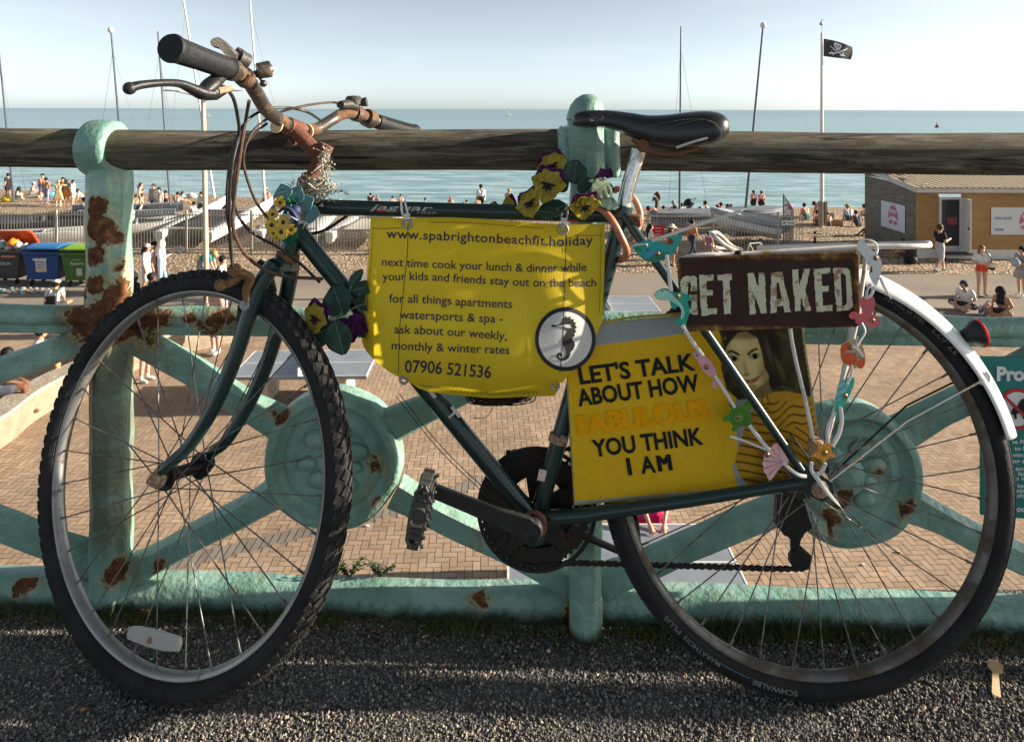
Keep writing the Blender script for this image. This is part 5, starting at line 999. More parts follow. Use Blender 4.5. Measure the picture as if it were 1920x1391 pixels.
charm('octopus_charm', 'pink wooden octopus charm with teal dots below the white charm', zc(zA, 3.556, [(1612, 690), (1612, 650), (1635, 620), (1665, 612), (1695, 625), (1710, 660), (1702, 710), (1688, 745), (1735, 772), (1746, 808), (1724, 822), (1705, 818), (1695, 840), (1672, 826), (1650, 815), (1630, 800), (1600, 812), (1580, 800), (1578, 778), (1550, 775), (1535, 755), (1548, 733), (1575, 726), (1600, 738), (1625, 735)]), .094, (.60, .10, .12), [('spot', circ(1619, 577.5, 2.4), (.05, .28, .28)), ('spot', circ(1627.5, 581, 2.4), (.05, .28, .28)), ('spot', circ(1612, 563, 1.9), (.08, .3, .3)), ('spot', circ(1634, 566, 1.9), (.08, .3, .3)), ('spot', circ(1625, 605, 1.9), (.08, .3, .3)), ('spot', circ(1610, 598, 1.7), (.08, .3, .3))], (1636, 601))
charm('crab_charm', 'orange wooden hermit crab charm with tan striped shell', zc(zB, 3.863, [(1296, 215), (1305, 180), (1345, 150), (1395, 138), (1440, 152), (1462, 200), (1478, 270), (1472, 330), (1445, 355), (1415, 345), (1380, 358), (1355, 330), (1325, 318), (1300, 275)]), .098, (.52, .34, .18), [('claw', zc(zB, 3.863, [(1300, 262), (1330, 240), (1380, 240), (1415, 262), (1412, 300), (1385, 345), (1355, 325), (1320, 305)]), (.62, .09, .02)), ('claw', zc(zB, 3.863, [(1298, 215), (1320, 175), (1360, 160), (1362, 185), (1330, 235), (1305, 245)]), (.62, .10, .02)), ('leg', zc(zB, 3.863, [(1415, 300), (1470, 270), (1474, 325), (1445, 353), (1420, 335)]), (.62, .10, .02)), ('stripe', zc(zB, 3.863, [(1385, 175), (1430, 200), (1468, 262), (1455, 262), (1415, 215), (1385, 195)]), (.75, .72, .66)), ('eye', circ(1603.5, 663, 2.4), (.03, .25, .28)), ('eye', circ(1612, 670, 2.4), (.03, .25, .28))], (1594.5, 652))
charm('fish_charm', 'teal striped wooden fish charm on the right string above the starfish', zc(zB, 3.863, [(1390, 413), (1400, 430), (1388, 490), (1345, 582), (1308, 642), (1322, 692), (1280, 690), (1240, 697), (1250, 655), (1258, 600), (1270, 510), (1298, 450), (1340, 424)]), .096, (.05, .42, .30), [('stripe', zc(zB, 3.863, [(1300, 452), (1350, 424), (1372, 440), (1345, 500), (1300, 575), (1262, 590), (1270, 515)]), (.22, .52, .50)), ('stripe', zc(zB, 3.863, [(1275, 500), (1340, 470), (1335, 490), (1270, 525)]), (.10, .36, .40)), ('stripe', zc(zB, 3.863, [(1265, 560), (1310, 535), (1300, 560), (1262, 585)]), (.10, .36, .40)), ('eye', circ(1596, 715.5, 1.7), (.01, .04, .04))], (1584.5, 742))
def starp(cx, cy, ro, ri, rot): return [(cx+(ro if i % 2 == 0 else ri)*math.cos(R_(rot+36*i)), cy+(ro if i % 2 == 0 else ri)*math.sin(R_(rot+36*i))) for i in range(10)]
charm('starfish_charm', 'yellow orange wooden starfish charm with white dots above the rear hub', starp(1546, 848, 28, 13, 20), .105, (.62, .27, .012), [('dot', circ(1546+q*math.cos(R_(20+72*k)), 848+q*math.sin(R_(20+72*k)), 1.1, 6), (.75, .72, .6)) for k in range(5) for q in (12, 18)], (1546.5, 849))
charm('fish_charm', 'pink wooden fish charm on the slogan board', zc(zB, 3.863, [(223, 232), (260, 228), (300, 248), (360, 300), (395, 365), (412, 420), (447, 436), (425, 460), (402, 470), (404, 497), (378, 494), (368, 460), (376, 425), (320, 385), (270, 312)]), .05, (.62, .30, .33), [('eye', circ(1306.5, 667, 1.7), (.05, .08, .12))], (1324.5, 688.5))
charm('turtle_charm', 'green wooden turtle charm on the portrait', zc(zB, 3.863, [(490, 660), (508, 640), (490, 625), (492, 605), (515, 600), (540, 622), (580, 630), (592, 608), (610, 585), (640, 585), (660, 605), (660, 635), (640, 652), (650, 700), (662, 740), (658, 758), (630, 772), (600, 768), (560, 780), (545, 804), (515, 803), (508, 785), (520, 765), (500, 740), (480, 730), (450, 735), (446, 710), (460, 688), (482, 690)]), .055, (.06, .20, .018), [('shell', zc(zB, 3.863, [(500, 690), (520, 655), (560, 640), (605, 648), (630, 680), (632, 725), (600, 755), (555, 765), (515, 745)]), (.05, .165, .015)), ('plate', zc(zB, 3.863, [(530, 690), (560, 672), (590, 690), (590, 722), (560, 738), (530, 720)]), (.11, .27, .03)), ('eye', circ(1400.5, 757, 1.6), (.02, .04, .02))], (1384, 782))
sc0 = np.array(zc(zB, 3.863, [(895, 1040)])[0]); fanp = []
for k in range(6):
    for da in (-9, 0, 9):
        a = R_(118+k*20.5+da); fanp.append((sc0[0]+44*(1 if da == 0 else .95)*math.cos(a)*.96, sc0[1]-44*(1 if da == 0 else .95)*math.sin(a)*.96))
charm('scallop_charm', 'pink wooden scallop shell charm with red ribs', fanp+zc(zB, 3.863, [(870, 1058), (905, 1060), (921, 1020), (905, 985)]), .075, (.68, .42, .44), [('rib', [(sc0[0]-5+d_*.0, sc0[1]-3), (sc0[0]-38*math.cos(R_(a)), sc0[1]-38*math.sin(R_(a))), (sc0[0]-38*math.cos(R_(a+2.5)), sc0[1]-38*math.sin(R_(a+2.5)))], (.55, .06, .05)) for a, d_ in ((-36, 0), (-15, 0), (6, 0), (27, 0), (48, 0), (69, 0))], (1438.5, 853))
# nylon ties that string the charms
def tie(label, pts, wd=.0026, th=.35, name='cable_tie'):
    P = crom([UP(*p) for p in pts], 6); mb = MB().tube(P, wd, 6, flat=th, upv=(1, 0, .3)); o = mb.obj(name, m_tie, None); tag(o, label, 'cable tie', 'white cable ties stringing the charms'); return o
tie('long white tie end sticking up right above the whale charm', [(1222, 452, .088), (1300, 425, .092), (1389, 396, .1)], .0042, .3)
tie('white tie looped round the seat stay at the whale charm mouth', [(1192, 464, .07), (1187, 461, .086), (1210, 458, .09), (1213, 461, .088)], .003, .5)
tie('white tie joining the whale and the dolphin', [(1250, 478, .088), (1254, 510, .095), (1258, 546, .096)], .0036, .35)
tie('white tie joining the dolphin and the pink fish', [(1279, 610, .096), (1298, 640, .08), (1318, 667, .055)], .0036, .4)
tie('white tie joining the pink fish and the turtle', [(1340, 704, .053), (1360, 735, .056), (1378, 764, .058)], .003, .4)
tie('white tie joining the turtle and the scallop shell', [(1405, 797, .06), (1424, 822, .07), (1442, 844, .079)], .0036, .4)
tie('thin tie end pointing left from the scallop shell', [(1369, 818, .066), (1400, 828, .07), (1436, 843, .077)], .002, .4)
tie('white tie joining the scallop shell to the rear hub', [(1468, 866, .079), (1482, 880, .082), (1497, 890, .083), (1512, 893, .08)], .003, .5)
tie('left strand of the white tie from teal fish to starfish', [(1566, 772, .1), (1553, 800, .1), (1552, 828, .1), (1556, 846, .1)], .003, .45); tie('right strand of the white tie from teal fish to starfish', [(1576, 764, .1), (1578, 790, .102), (1572, 815, .104), (1560, 836, .106)], .0036, .45)
tie('white tie loop hanging under the starfish', [(1522, 866, .1), (1521, 880, .1), (1528, 890, .1), (1540, 885, .104), (1548, 868, .107)], .003, .45); tie('long pointed tie end hanging right of the rear hub', [(1524, 886, .1), (1542, 910, .108), (1562, 935, .105), (1576, 950, .1)], (.0036, .004, .003, .0008), .35)
tie('white tie joining the white fish charm and the octopus', [(1638, 538, .092), (1634, 552, .098), (1624, 558, .098), (1626, 545, .092), (1632, 532, .09)], .0026, .5); tie('pointed tie end hanging beside the white mudguard', [(1650, 520, .09), (1658, 538, .094), (1671, 561, .092)], (.0028, .003, .002, .0008), .4)
tie('looped tie over the rack above the white fish charm', [(1608, 455, .08), (1624, 449, .085), (1640, 455, .085), (1644, 468, .08), (1641, 478, .088)], .003, .5); tie('knotted cord between the octopus and the crab', [(1616, 605, .098), (1622, 622, .1), (1612, 640, .1), (1605, 648, .1), (1608, 630, .098)], .0018, .9)
tie('white tie joining the crab and the teal fish', [(1597, 684, .1), (1597, 700, .1), (1588, 720, .1)], .0022, .5)
# ---- coiled orange lock cable round the seat tube
m_lock = M((.42, .16, .09), .4, var=.25, scale=60, spec=.5, name='lock_cable_sleeve')
lk = thing('bike_lock', 'orange brown cable lock looped round the seat tube', 'bike lock', UP(1165, 440))
MB().tube(crom([UP(1112, 388, .02), UP(1130, 394, .034), UP(1150, 417, .042), UP(1166, 448, .044), UP(1175, 470, .038), UP(1172, 482, .025), UP(1162, 488, .0)], 8), .0064, 14).obj('cable', m_lock, lk)
MB().tube(crom([UP(1150, 358, -.03), UP(1163, 355, -.03), UP(1185, 368, -.028), UP(1198, 392, -.025), UP(1200, 415, -.02), UP(1192, 437, -.01), UP(1182, 450, -.0)], 8), .0060, 14).obj('cable', m_lock, lk)
MB().lathe(UP(1178, 413, .012), nrm(UP(1198, 414, .02)-UP(1178, 413, .012)), [(0, .008), (0, .0115), (.02, .0115), (.024, .009)], 18).obj('lock_barrel', rusty('lock_rust', (.07, .035, .02), .5, 60, .8), lk)
# ---- artificial flowers
t = NT('petal_yellow'); t.col(t.ramp(t.noise(45, 5, .65), [(.3, (.20, .15, .012)), (.7, (.42, .34, .05))])).set(.75, spec=.2); m_py = t.mat
m_pp = M((.075, .012, .075), .75, var=.35, scale=50, spec=.2, name='petal_purple'); m_pd = M((.012, .008, .012), .8, name='petal_throat')
t = NT('cloth_leaf'); t.col(t.ramp(t.noise(40, 5), [(.3, (.012, .04, .032)), (.7, (.04, .085, .06))])).set(.7, spec=.25); m_leaf = t.mat; m_leafl = M((.12, .16, .10), .75, var=.3, scale=50, name='pale_leaf')
def fdir(tx, ty): return nrm(BN+np.array([tx, 0, ty]))
def petal(mb, c, n_, ang, L, Wd, cup, m, ruff=.12, seed=0):
    r = random.Random(seed); u, v = perp(n_); d = u*math.cos(ang)+v*math.sin(ang); s_ = np.cross(n_, d); ph = r.uniform(0, 6)
    def fn(a, b):                                                            # a across -1..1, b along 0..1
        wd = Wd*(math.sin(math.pi*min(1, b*.86+.07))**.7); rr = 1+ruff*math.sin(a*7+ph)*b
        return c+d*(L*b*(1-.18*a*a))+s_*(a*wd)+n_*(cup*L*(b*b*.5+.25*a*a)+ruff*L*.35*math.sin(a*6+ph+b*3)*b)
    mb.grid(lambda a, b: fn(a, b), np.linspace(-1, 1, 9), np.linspace(0, 1, 8), m)
def pansy(px, py, off, s_, tx, ty, rot, parent, seed=0, back=True):
    c = UP(px, py, off); n_ = fdir(tx, ty); k = s_/1100.0; mb = MB(); a0 = R_(rot)
    for i, (a, L, w_) in enumerate(((55, 1.1, .62), (125, 1.1, .62))): petal(mb, c-n_*.004, n_, a0+R_(a), L*k, w_*k, .15, 1, .14, seed+i)
    for i, (a, L, w_) in enumerate(((62, .82, .46), (118, .82, .46), (172, .95, .5), (8, .95, .5), (270, 1.0, .6))): petal(mb, c-n_*.0012*(i % 3), n_, a0+R_(a), L*k, w_*k, .2, 0, .12, seed+9+i)
    for i, a in enumerate((270, 230, 310, 180, 0)): petal(mb, c+n_*.0015, n_, a0+R_(a), .4*k, .07*k, .3, 2, 0, seed)
    return mb.obj('pansy_flower', [m_py, m_pp, m_pd], parent, fixn=False, solid=.0006)
def leaf(px, py, off, L, Wd, rot, tx, ty, parent, m=None, cup=.25):
    c = UP(px, py, off); n_ = fdir(tx, ty); u, v = perp(n_); k = 1/1100.0; a = R_(rot); d = np.array([math.cos(a), 0, math.sin(a)]); d = nrm(d-np.dot(d, n_)*n_); s_ = np.cross(n_, d); mb = MB()
    def fn(a_, b): w_ = Wd*k*math.sin(math.pi*(b*.93+.04))**.75; return c+d*L*k*b+s_*a_*w_+n_*(cup*w_*(abs(a_)**1.2)-.12*L*k*b*b+.0016*math.sin(b*22+abs(a_)*4)*abs(a_))
    mb.grid(fn, np.linspace(-1, 1, 9), np.linspace(0, 1, 12), 0); mb.tube([fn(0, b)+n_*.0006 for b in np.linspace(0, 1, 8)], .0006, 4, 1); return mb.obj('leaf', [m or m_leaf, m_leafl], parent, fixn=False, solid=.0006)
fb = thing('pansy_bunch', 'bunch of artificial yellow and purple pansies on the top tube below the saddle nose', 'artificial flowers', UP(1060, 385))
pansy(1036, 310, .035, 34, -.4, .5, 25, fb, 1); pansy(1028, 346, .055, 38, -.25, .15, -12, fb, 2); pansy(994, 380, .05, 36, -.9, .6, 35, fb, 3); pansy(1096, 386, .06, 34, .35, -.75, 8, fb, 4)
for a in ((1075, 345, .025, 50, 24, 80, .1, .2), (1062, 385, .03, 60, 20, 195, -.2, .5), (1085, 360, .03, 40, 20, 40, .1, .3), (1100, 370, .03, 60, 24, 20, .2, .1), (1115, 375, .04, 50, 16, -12, .2, .5), (1060, 360, .03, 40, 18, 120, -.2, .2), (1050, 402, .035, 48, 15, 165, -.2, .4), (1130, 380, .02, 26, 12, -10, .1, .4)): leaf(*a[:8], fb)
leaf(1110, 366, .045, 46, 22, 35, .2, .1, fb, m_leafl)
mb = MB()
for i in range(3): petal(mb, UP(1133, 332, .02), fdir(.2, -.3), R_(60+60*i), .02, .012, .5, 0, .1, i)
mb.obj('pansy_bud', m_pp, fb, fixn=False, solid=.0006)
mb = MB()
for i, (x, y) in enumerate(((955, 388), (925, 388))): petal(mb, UP(x, 398, .0), fdir(-.3, .2), R_(100), .030-.012*i, .012, .2, 0, .1, i); petal(mb, UP(x, 398, -.004), fdir(-.3, .2), R_(85), .034-.014*i, .013, .2, 1, .1, i)
mb.obj('petal', [m_py, m_pp], fb, fixn=False, solid=.0006)
fs = thing('pansy_spray', 'artificial pansy with green leaves tied to the down tube beside the banner', 'artificial flowers', UP(650, 600))
pansy(592, 596, .05, 35, -.55, .1, -15, fs, 21)
for a in ((645, 592, .045, 62, 32, 120, -.2, .1), (628, 612, .05, 70, 30, 200, -.3, .35), (628, 600, .05, 66, 27, -72, -.1, .1), (655, 540, .03, 42, 11, 60, -.1, .2), (660, 545, .03, 50, 14, 15, .1, .3), (668, 560, .02, 46, 16, -20, .1, .1), (640, 560, .03, 32, 14, 150, .0, .2), (670, 590, .01, 50, 20, -60, .1, .2)): leaf(*a[:8], fs)
mb = MB()
for i in range(3): petal(mb, UP(652, 598, .02), fdir(.1, -.1), R_(-30-45*i), .042, .02, .3, 0, .12, i+3)
mb.obj('pansy_flower', m_pp, fs, fixn=False, solid=.0006)
MB().tube(crom([UP(618, 596, .05), UP(640, 590, .045), UP(668, 575, .03), UP(690, 568, .03)], 5), .0014, 6).obj('stem', m_leafl, fs); MB().tube(crom([UP(636, 612, .05), UP(634, 600, .05), UP(650, 560, .035), UP(660, 535, .03)], 5), .0012, 6).obj('stem', m_leafl, fs)
sb = thing('sunflower_ornament', 'small posy ornament of yellow sunflowers and green net ribbon tied to the head tube', 'ornament', UP(540, 420))
m_sy = M((.66, .47, .08), .7, var=.2, scale=120, name='sunflower_petal'); m_sc = M((.05, .03, .015), .8, name='sunflower_eye')
for i, (x, y, s_) in enumerate(((526, 380, 12), (512, 402, 12), (510, 422, 15), (532, 417, 15), (528, 435, 15), (547, 431, 11), (513, 436, 12), (520, 445, 9))):
    c = UP(x, y, .065-.002*i+(.012 if i in (3, 4) else 0)); n_ = fdir(-.25+.1*(i % 3), -.1+.15*(i % 2)); mb = MB(); k = s_/1080
    for j in range(16): petal(mb, c+n_*(.001*(j % 2)), n_, 2*math.pi*j/16, k, k*.26, .12, 0, .02, j)
    mb.ball(c+n_*.001, k*.3, 10, 6, 1, sc=(1, 1, .5), ax=(*perp(n_), n_)); mb.obj('sunflower', [m_sy, m_sc], sb, fixn=False, solid=.0005)
t = NT('teal_net'); t.col((.05, .20, .21)).set(.6); bk = t.node('ShaderNodeTexBrick'); bk.offset = 0; bk.inputs['Scale'].default_value = 160; bk.inputs['Mortar Size'].default_value = .02; bk.inputs['Color1'].default_value = (.05, .19, .2, 1); bk.inputs['Color2'].default_value = (.05, .17, .19, 1); bk.inputs['Mortar'].default_value = (.3, .42, .42, 1); t.link(t.co, bk.inputs['Vector']); t.link(bk.outputs[0], t.b.inputs['Base Color']); m_net = t.mat
mb = MB()
for j, (x, y, a) in enumerate(((535, 375, 110), (550, 378, 70), (562, 388, 30), (572, 400, -5))): petal(mb, UP(x, y, .05-.003*j), fdir(-.1, .2), R_(a), .030, .017, .2, 0, .06, j)
mb.obj('net_ribbon', m_net, sb, fixn=False, solid=.0006)
mb = MB(); r = random.Random(4)
for j in range(30): petal(mb, UP(r.uniform(535, 556), r.uniform(376, 402), .058+r.uniform(0, .008)), fdir(r.uniform(-.5, .5), r.uniform(-.5, .5)), r.uniform(0, 6.28), .010, .005, .4, 0, .2, j)
for j in range(10): petal(mb, UP(r.uniform(535, 552), r.uniform(436, 450), .055), fdir(r.uniform(-.5, .5), r.uniform(-.5, .5)), r.uniform(3.5, 6), .013, .006, .4, 0, .2, j)
mb.obj('foliage', M((.012, .13, .085), .6, var=.4, scale=90), sb, fixn=False)
mb = MB().tube(crom([UP(523, 398, .07), UP(533, 390, .076), UP(545, 392, .078), UP(556, 405, .076), UP(560, 418, .07), UP(552, 425, .068)], 5), [.004, .006, .006, .0045], 8, flat=.4); mb.ball(UP(553, 395, .062), .011, 10, 7); mb.obj('blue_bow', M((.02, .03, .09), .6, var=.2), sb)
mb = MB().tube([UP(530, 401, .078), UP(548, 407, .08), UP(558, 413, .078)], .0034, 8, flat=.4); mb.tube(crom([UP(562, 408, .03), UP(566, 415, .034), UP(574, 418, .02)], 4), .003, 6); mb.obj('ribbon_tie', M((.45, .47, .55), .5), sb)
# dried lichen-like bundle at the head of the frame
mb = MB(); r = random.Random(12)
for j in range(260):
    x, y = r.gauss(594, 17), r.gauss(352, 12)
    if r.random() < .22: x, y = r.uniform(602, 618), r.uniform(280, 340)
    c = UP(x, y, r.uniform(.01, .035)); P = [c]
    for q in range(3): P.append(P[-1]+np.array([r.uniform(-1, 1), r.uniform(-1, .4), r.uniform(-1, 1)])*.007)
    mb.tube(crom(P, 3), [.0012, .0008, .0003], 4, r.choice([0, 0, 0, 1, 2]))
    if r.random() < .5: mb.ball(P[-1], r.uniform(.0012, .0028), 6, 4, r.choice([0, 0, 1]))
tag(mb.obj('dried_flowers', [M((.42, .39, .32), .9, var=.3), M((.25, .20, .14), .9, var=.3), M((.16, .23, .20), .9, var=.3)]), 'bleached dried flower bundle wedged round the stem base', 'dried flowers')
mb = MB(); r = random.Random(14)
for j in range(60):
    x, y = r.gauss(574, 5), r.gauss(399, 8)
    c = UP(x, y, r.uniform(.01, .035)); P = [c]
    for q in range(3): P.append(P[-1]+np.array([r.uniform(-1, 1), r.uniform(-1, .4), r.uniform(-1, 1)])*.007)
    mb.tube(crom(P, 3), [.0012, .0008, .0003], 4, r.choice([0, 0, 0, 1, 2]))
    if r.random() < .5: mb.ball(P[-1], r.uniform(.0012, .0028), 6, 4, r.choice([0, 0, 1]))
tag(mb.obj('dried_flowers', [M((.42, .39, .32), .9, var=.3), M((.25, .20, .14), .9, var=.3), M((.16, .23, .20), .9, var=.3)]), 'wisp of pale dried lichen beside the sunflower posy', 'dried flowers')
# ================================================================== the promenade and beach behind the railing
def GP(px, py, z=ZP): return G(px, py, z)
# ---- curved low brick wall with a stone cap
t = NT('wall_brick'); br = t.node('ShaderNodeTexBrick'); br.inputs['Scale'].default_value = 4.4; br.inputs['Color1'].default_value = (.27, .215, .15, 1); br.inputs['Color2'].default_value = (.32, .265, .19, 1); br.inputs['Mortar'].default_value = (.20, .165, .12, 1); br.inputs['Mortar Size'].default_value = .022; br.inputs['Brick Width'].default_value = .9; br.inputs['Row Height'].default_value = .3
uvn = t.node('ShaderNodeUVMap'); t.link(uvn.outputs[0], br.inputs['Vector']); t.col(t.mix(1.0, br.outputs[0], t.ramp(t.noise(3, 5), [(.3, .75), (.7, 1.1)]), 'MULTIPLY')).set(.9); t.bump(br.outputs['Fac'], -.4, .006); m_wb = t.mat
m_cap = M((.36, .31, .25), .9, var=.25, scale=5, bump=.3, name='stone_cap')
base = [GP(-160, 940), GP(0, 842), GP(73, 784), GP(150, 741), GP(244, 698), GP(340, 664), GP(445, 640)]
W0 = crom([p[:2] for p in base], 6); hW = .52
def offs(P, d):
    out = []
    for i in range(len(P)):
        q = nrm(P[min(i+1, len(P)-1)]-P[max(i-1, 0)]); out.append(P[i]+np.array([-q[1], q[0]])*d)
    return out
wl = thing('garden_wall', 'low curved pale brick wall with a stone cap crossing the promenade at left', 'wall', (*W0[12], ZP))
O = offs(W0, .42); V = []; 
for a, b in zip(W0, O): V += [(*a, ZP-.05), (*a, ZP+hW), (*b, ZP+hW), (*b, ZP-.05)]
mb = MB().add(V, [(4*i+j, 4*i+4+j, 4*i+4+(j+1) % 4, 4*i+(j+1) % 4) for i in range(len(W0)-1) for j in range(4)])
o = mb.obj('brickwork', m_wb, wl, smooth=False); uv = o.data.uv_layers.new(name='UVMap'); L = np.r_[0, np.cumsum(np.linalg.norm(np.diff(np.array(W0), axis=0), axis=1))]
for lp in o.data.loops: uv.data[lp.index].uv = (L[lp.vertex_index//4], o.data.vertices[lp.vertex_index].co.z)
A, B2 = offs(W0, -.03), offs(W0, .45); V = []
for a, b in zip(A, B2): V += [(*a, ZP+hW+.003), (*a, ZP+hW+.075), (*b, ZP+hW+.075), (*b, ZP+hW+.003)]
MB().add(V, [(4*i+j, 4*i+4+j, 4*i+4+(j+1) % 4, 4*i+(j+1) % 4) for i in range(len(W0)-1) for j in range(4)]).obj('cap', m_cap, wl, smooth=False)
# ---- table tennis tables
m_tt = M((.22, .25, .29), .35, var=.12, scale=3, spec=.5, name='table_top'); m_line = M((.7, .7, .68), .6, var=.1, name='white_line'); m_leg = M((.42, .38, .32), .9, var=.25, scale=8, name='concrete_leg')
def tt_table(x0, y0, label, ang=0.0, net=True):
    z = ZP+.76; tb = thing('table_tennis_table', label, 'table tennis table', (x0+1.37, y0+.76, ZP), 'outdoor table tennis tables'); ca, sa = math.cos(ang), math.sin(ang)
    def T(x, y, zz): return (x0+x*ca-y*sa, y0+x*sa+y*ca, zz)
    X, Y_ = np.array([ca, sa, 0]), np.array([-sa, ca, 0])
    MB().box(T(1.37, .7625, z-.035), X*1.37, Y_*.7625, (0, 0, .035)).obj('tabletop', m_tt, tb, smooth=False, bevel=.006)
    MB().box(T(1.37, .7625, z+.003), X*1.37, Y_*.012, (0, 0, .0015)).obj('centre_line', m_line, tb, smooth=False)
    for c, ex, ey in (((1.37, .012), 1.37, .012), ((1.37, 1.513), 1.37, .012), ((.012, .7625), .012, .735), ((2.728, .7625), .012, .735)): MB().box(T(*c, z+.003), X*ex, Y_*ey, (0, 0, .0015)).obj('edge_line', m_line, tb, smooth=False)
    for q in (.55, 2.19):
        mb = MB().box(T(q, .7625, ZP+.34), X*.09, Y_*.45, (0, 0, .34)); mb.obj('leg', m_leg, tb, smooth=False, bevel=.02)
    if net: MB().box(T(1.37, .7625, z+.085), X*.012, Y_*.80, (0, 0, .075)).obj('net', M((.66, .66, .64), .5, var=.1, name='steel_net'), tb, smooth=False, bevel=.004)
p = GP(430, 707, ZP+.76); tt_table(p[0], p[1], 'grey table tennis table behind the front wheel', .03)
p = GP(1048, 585, ZP+.76); tt_table(p[0], p[1], 'grey table tennis table farthest from the railing, right of the yellow banner', .02)
p = GP(1425, 1140, ZP+.76); tt_table(p[0]-2.74, p[1], 'grey table tennis table nearest the railing, seen through the rear wheel', 0, False)
# ---- wheelie bins
def bin_(px, py, label, col, lid, open_=False, name='wheelie_bin'):
    c = GP(px, py); x, y = c[0], c[1]+.5; b = thing(name, label, 'bin', (x, y, ZP), 'large wheeled bins'); m = M(col, .5, var=.12, scale=4, spec=.4, name='bin_plastic'); ml = M(lid, .4, var=.12, scale=4, spec=.5, name='bin_lid')
    w0, w1, d0, d1, zb, zt = .50, .64, .40, .50, ZP+.22, ZP+1.18
    mb = MB().add([(x-w0, y-d0, zb), (x+w0, y-d0, zb), (x+w0, y+d0, zb), (x-w0, y+d0, zb), (x-w1, y-d1, zt), (x+w1, y-d1, zt), (x+w1, y+d1, zt), (x-w1, y+d1, zt)], [(3, 2, 1, 0), (4, 5, 6, 7), (0, 1, 5, 4), (1, 2, 6, 5), (2, 3, 7, 6), (3, 0, 4, 7)])
    mb.abox(x-w1-.03, x+w1+.03, y-d1-.03, y+d1+.03, zt-.07, zt+.02)
    for k in range(14): mb.abox(x-w1+.03+k*.093, x-w1+.07+k*.093, y-d1-.03, y-d1-.0, zt-.13, zt-.075)
    mb.obj('body', m, b, smooth=False, bevel=.02)
    def lidp(u, v):
        a = R_(62) if open_ else 0; yy, zz = (1-v)*1.06, .02+.16*math.sin(math.pi*min(1, .15+v*.75))
        return (x-w1-.03+u*(2*w1+.06), y+d1+.03-yy*math.cos(a)-0*zz, zt+.03+zz*math.cos(a)*(.3 if open_ else 1)+yy*math.sin(a)*.62)
    MB().grid(lidp, np.linspace(0, 1, 8), np.linspace(0, 1, 8)).obj('lid', ml, b, solid=.04)
    for sx in (-.42, .42):
        for sy in (-.3, .3): MB().lathe((x+sx-.03, y+sy, ZP+.1), (1, 0, 0), [(0, .02), (0, .1), (.05, .1), (.05, .02)], 16).obj('wheel', M((.02, .02, .02), .7), b)
    return b, x, y-d1
def bin_text(b, body, x0, x1, z, y, h, col, bold=.02):
    mb = MB(); write(mb, body, lambda u, v: (x0+(x1-x0)*u, y-.022-(.0)+ (z+v*h-ZP-1.18)*-.105, z+v*h), bold); mb.obj('lettering', M(col, .6, var=.1), b, smooth=False, fixn=False)
def bin_panel(b, x0, x1, z0, z1, y, col, nm='label_sheet'):
    f = lambda z: y-.012+(z-ZP-1.18)*-.105; MB().add([(x0, f(z0), z0), (x1, f(z0), z0), (x1, f(z1), z1), (x0, f(z1), z1)], [(0, 1, 2, 3)]).obj(nm, M(col, .6, var=.1, scale=9), b, smooth=False)
b, x, y = bin_(2, 536, 'dark grey wheeled bin with open orange lid, overflowing with rubbish', (.035, .04, .042), (.55, .07, .015), True)
bin_text(b, 'VEOLIA', x-.18, x+.32, ZP+.72, y, .10, (.5, .5, .5)); bin_panel(b, x+.0, x+.48, ZP+.98, ZP+1.05, y, (.5, .2, .12)); bin_text(b, '01273 000', x-.1, x+.45, ZP+.42, y, .05, (.25, .25, .25)) if False else None
for k, (dx, dz, s_, col, lab) in enumerate(((-.35, .12, .22, (.25, .35, .4), 'blue grey rubbish bag on the overflowing bin'), (.12, .2, .2, (.75, .25, .02), 'orange carrier bag on the overflowing bin'), (.34, .1, .17, (.7, .68, .64), 'white rubbish bag on the overflowing bin'), (.52, .07, .15, (.45, .62, .5), 'pale green bag at the right of the overflowing bin'), (0, .05, .16, (.6, .55, .5), 'cream paper rubbish on the overflowing bin'))):
    mb = MB().ball((x+dx, y+.42, ZP+1.2+dz), s_, 14, 10, sc=(1, .9, .8)); mb.v = [(a+.03*math.sin(19*c_+k), b_, c_+.03*math.sin(23*a+11*b_)) for a, b_, c_ in mb.v]; tag(mb.obj('rubbish_bag', M(col, .4, var=.25, scale=9)), lab, 'rubbish bag')
b, x, y = bin_(76, 538, 'blue wheeled bin with a white notice on its front', (.012, .055, .20), (.03, .17, .42)); bin_panel(b, x-.2, x+.17, ZP+.5, ZP+.98, y, (.6, .6, .6)); bin_panel(b, x-.28, x+.2, ZP+.9, ZP+.97, y-.004, (.6, .6, .6)); bin_panel(b, x-.19, x+.16, ZP+.53, ZP+.57, y-.004, (.55, .33, .03), 'label_stripe')
for i, s_ in enumerate(('GENERAL', 'WASTE', 'ONLY')): bin_text(b, s_, x-.16, x+.13, ZP+.82-.1*i, y, .06, (.05, .06, .25))
b, x, y = bin_(148, 540, 'green wheeled bin with a lime lid beside the rusty post', (.05, .14, .02), (.22, .42, .03)); bin_text(b, 'Recycling', x-.2, x+.05, ZP+.93, y, .05, (.55, .6, .5), 0); bin_text(b, 'Recorra', x-.3, x+.16, ZP+.78, y, .11, (.55, .6, .5)); bin_panel(b, x-.12, x+.08, ZP+.4, ZP+.66, y, (.5, .5, .48))
mb = MB(); r = random.Random(3)
for k in range(60): mb.ball((r.uniform(-18, -14.8), r.uniform(22.9, 23.6), ZP+.03), r.uniform(.03, .09), 6, 4, r.choice([0, 1, 2]), sc=(1, .7, .4))
tag(mb.obj('litter', [M((.6, .58, .55)), M((.12, .3, .35)), M((.35, .28, .2))]), 'scattered litter under the bins', kind='stuff')
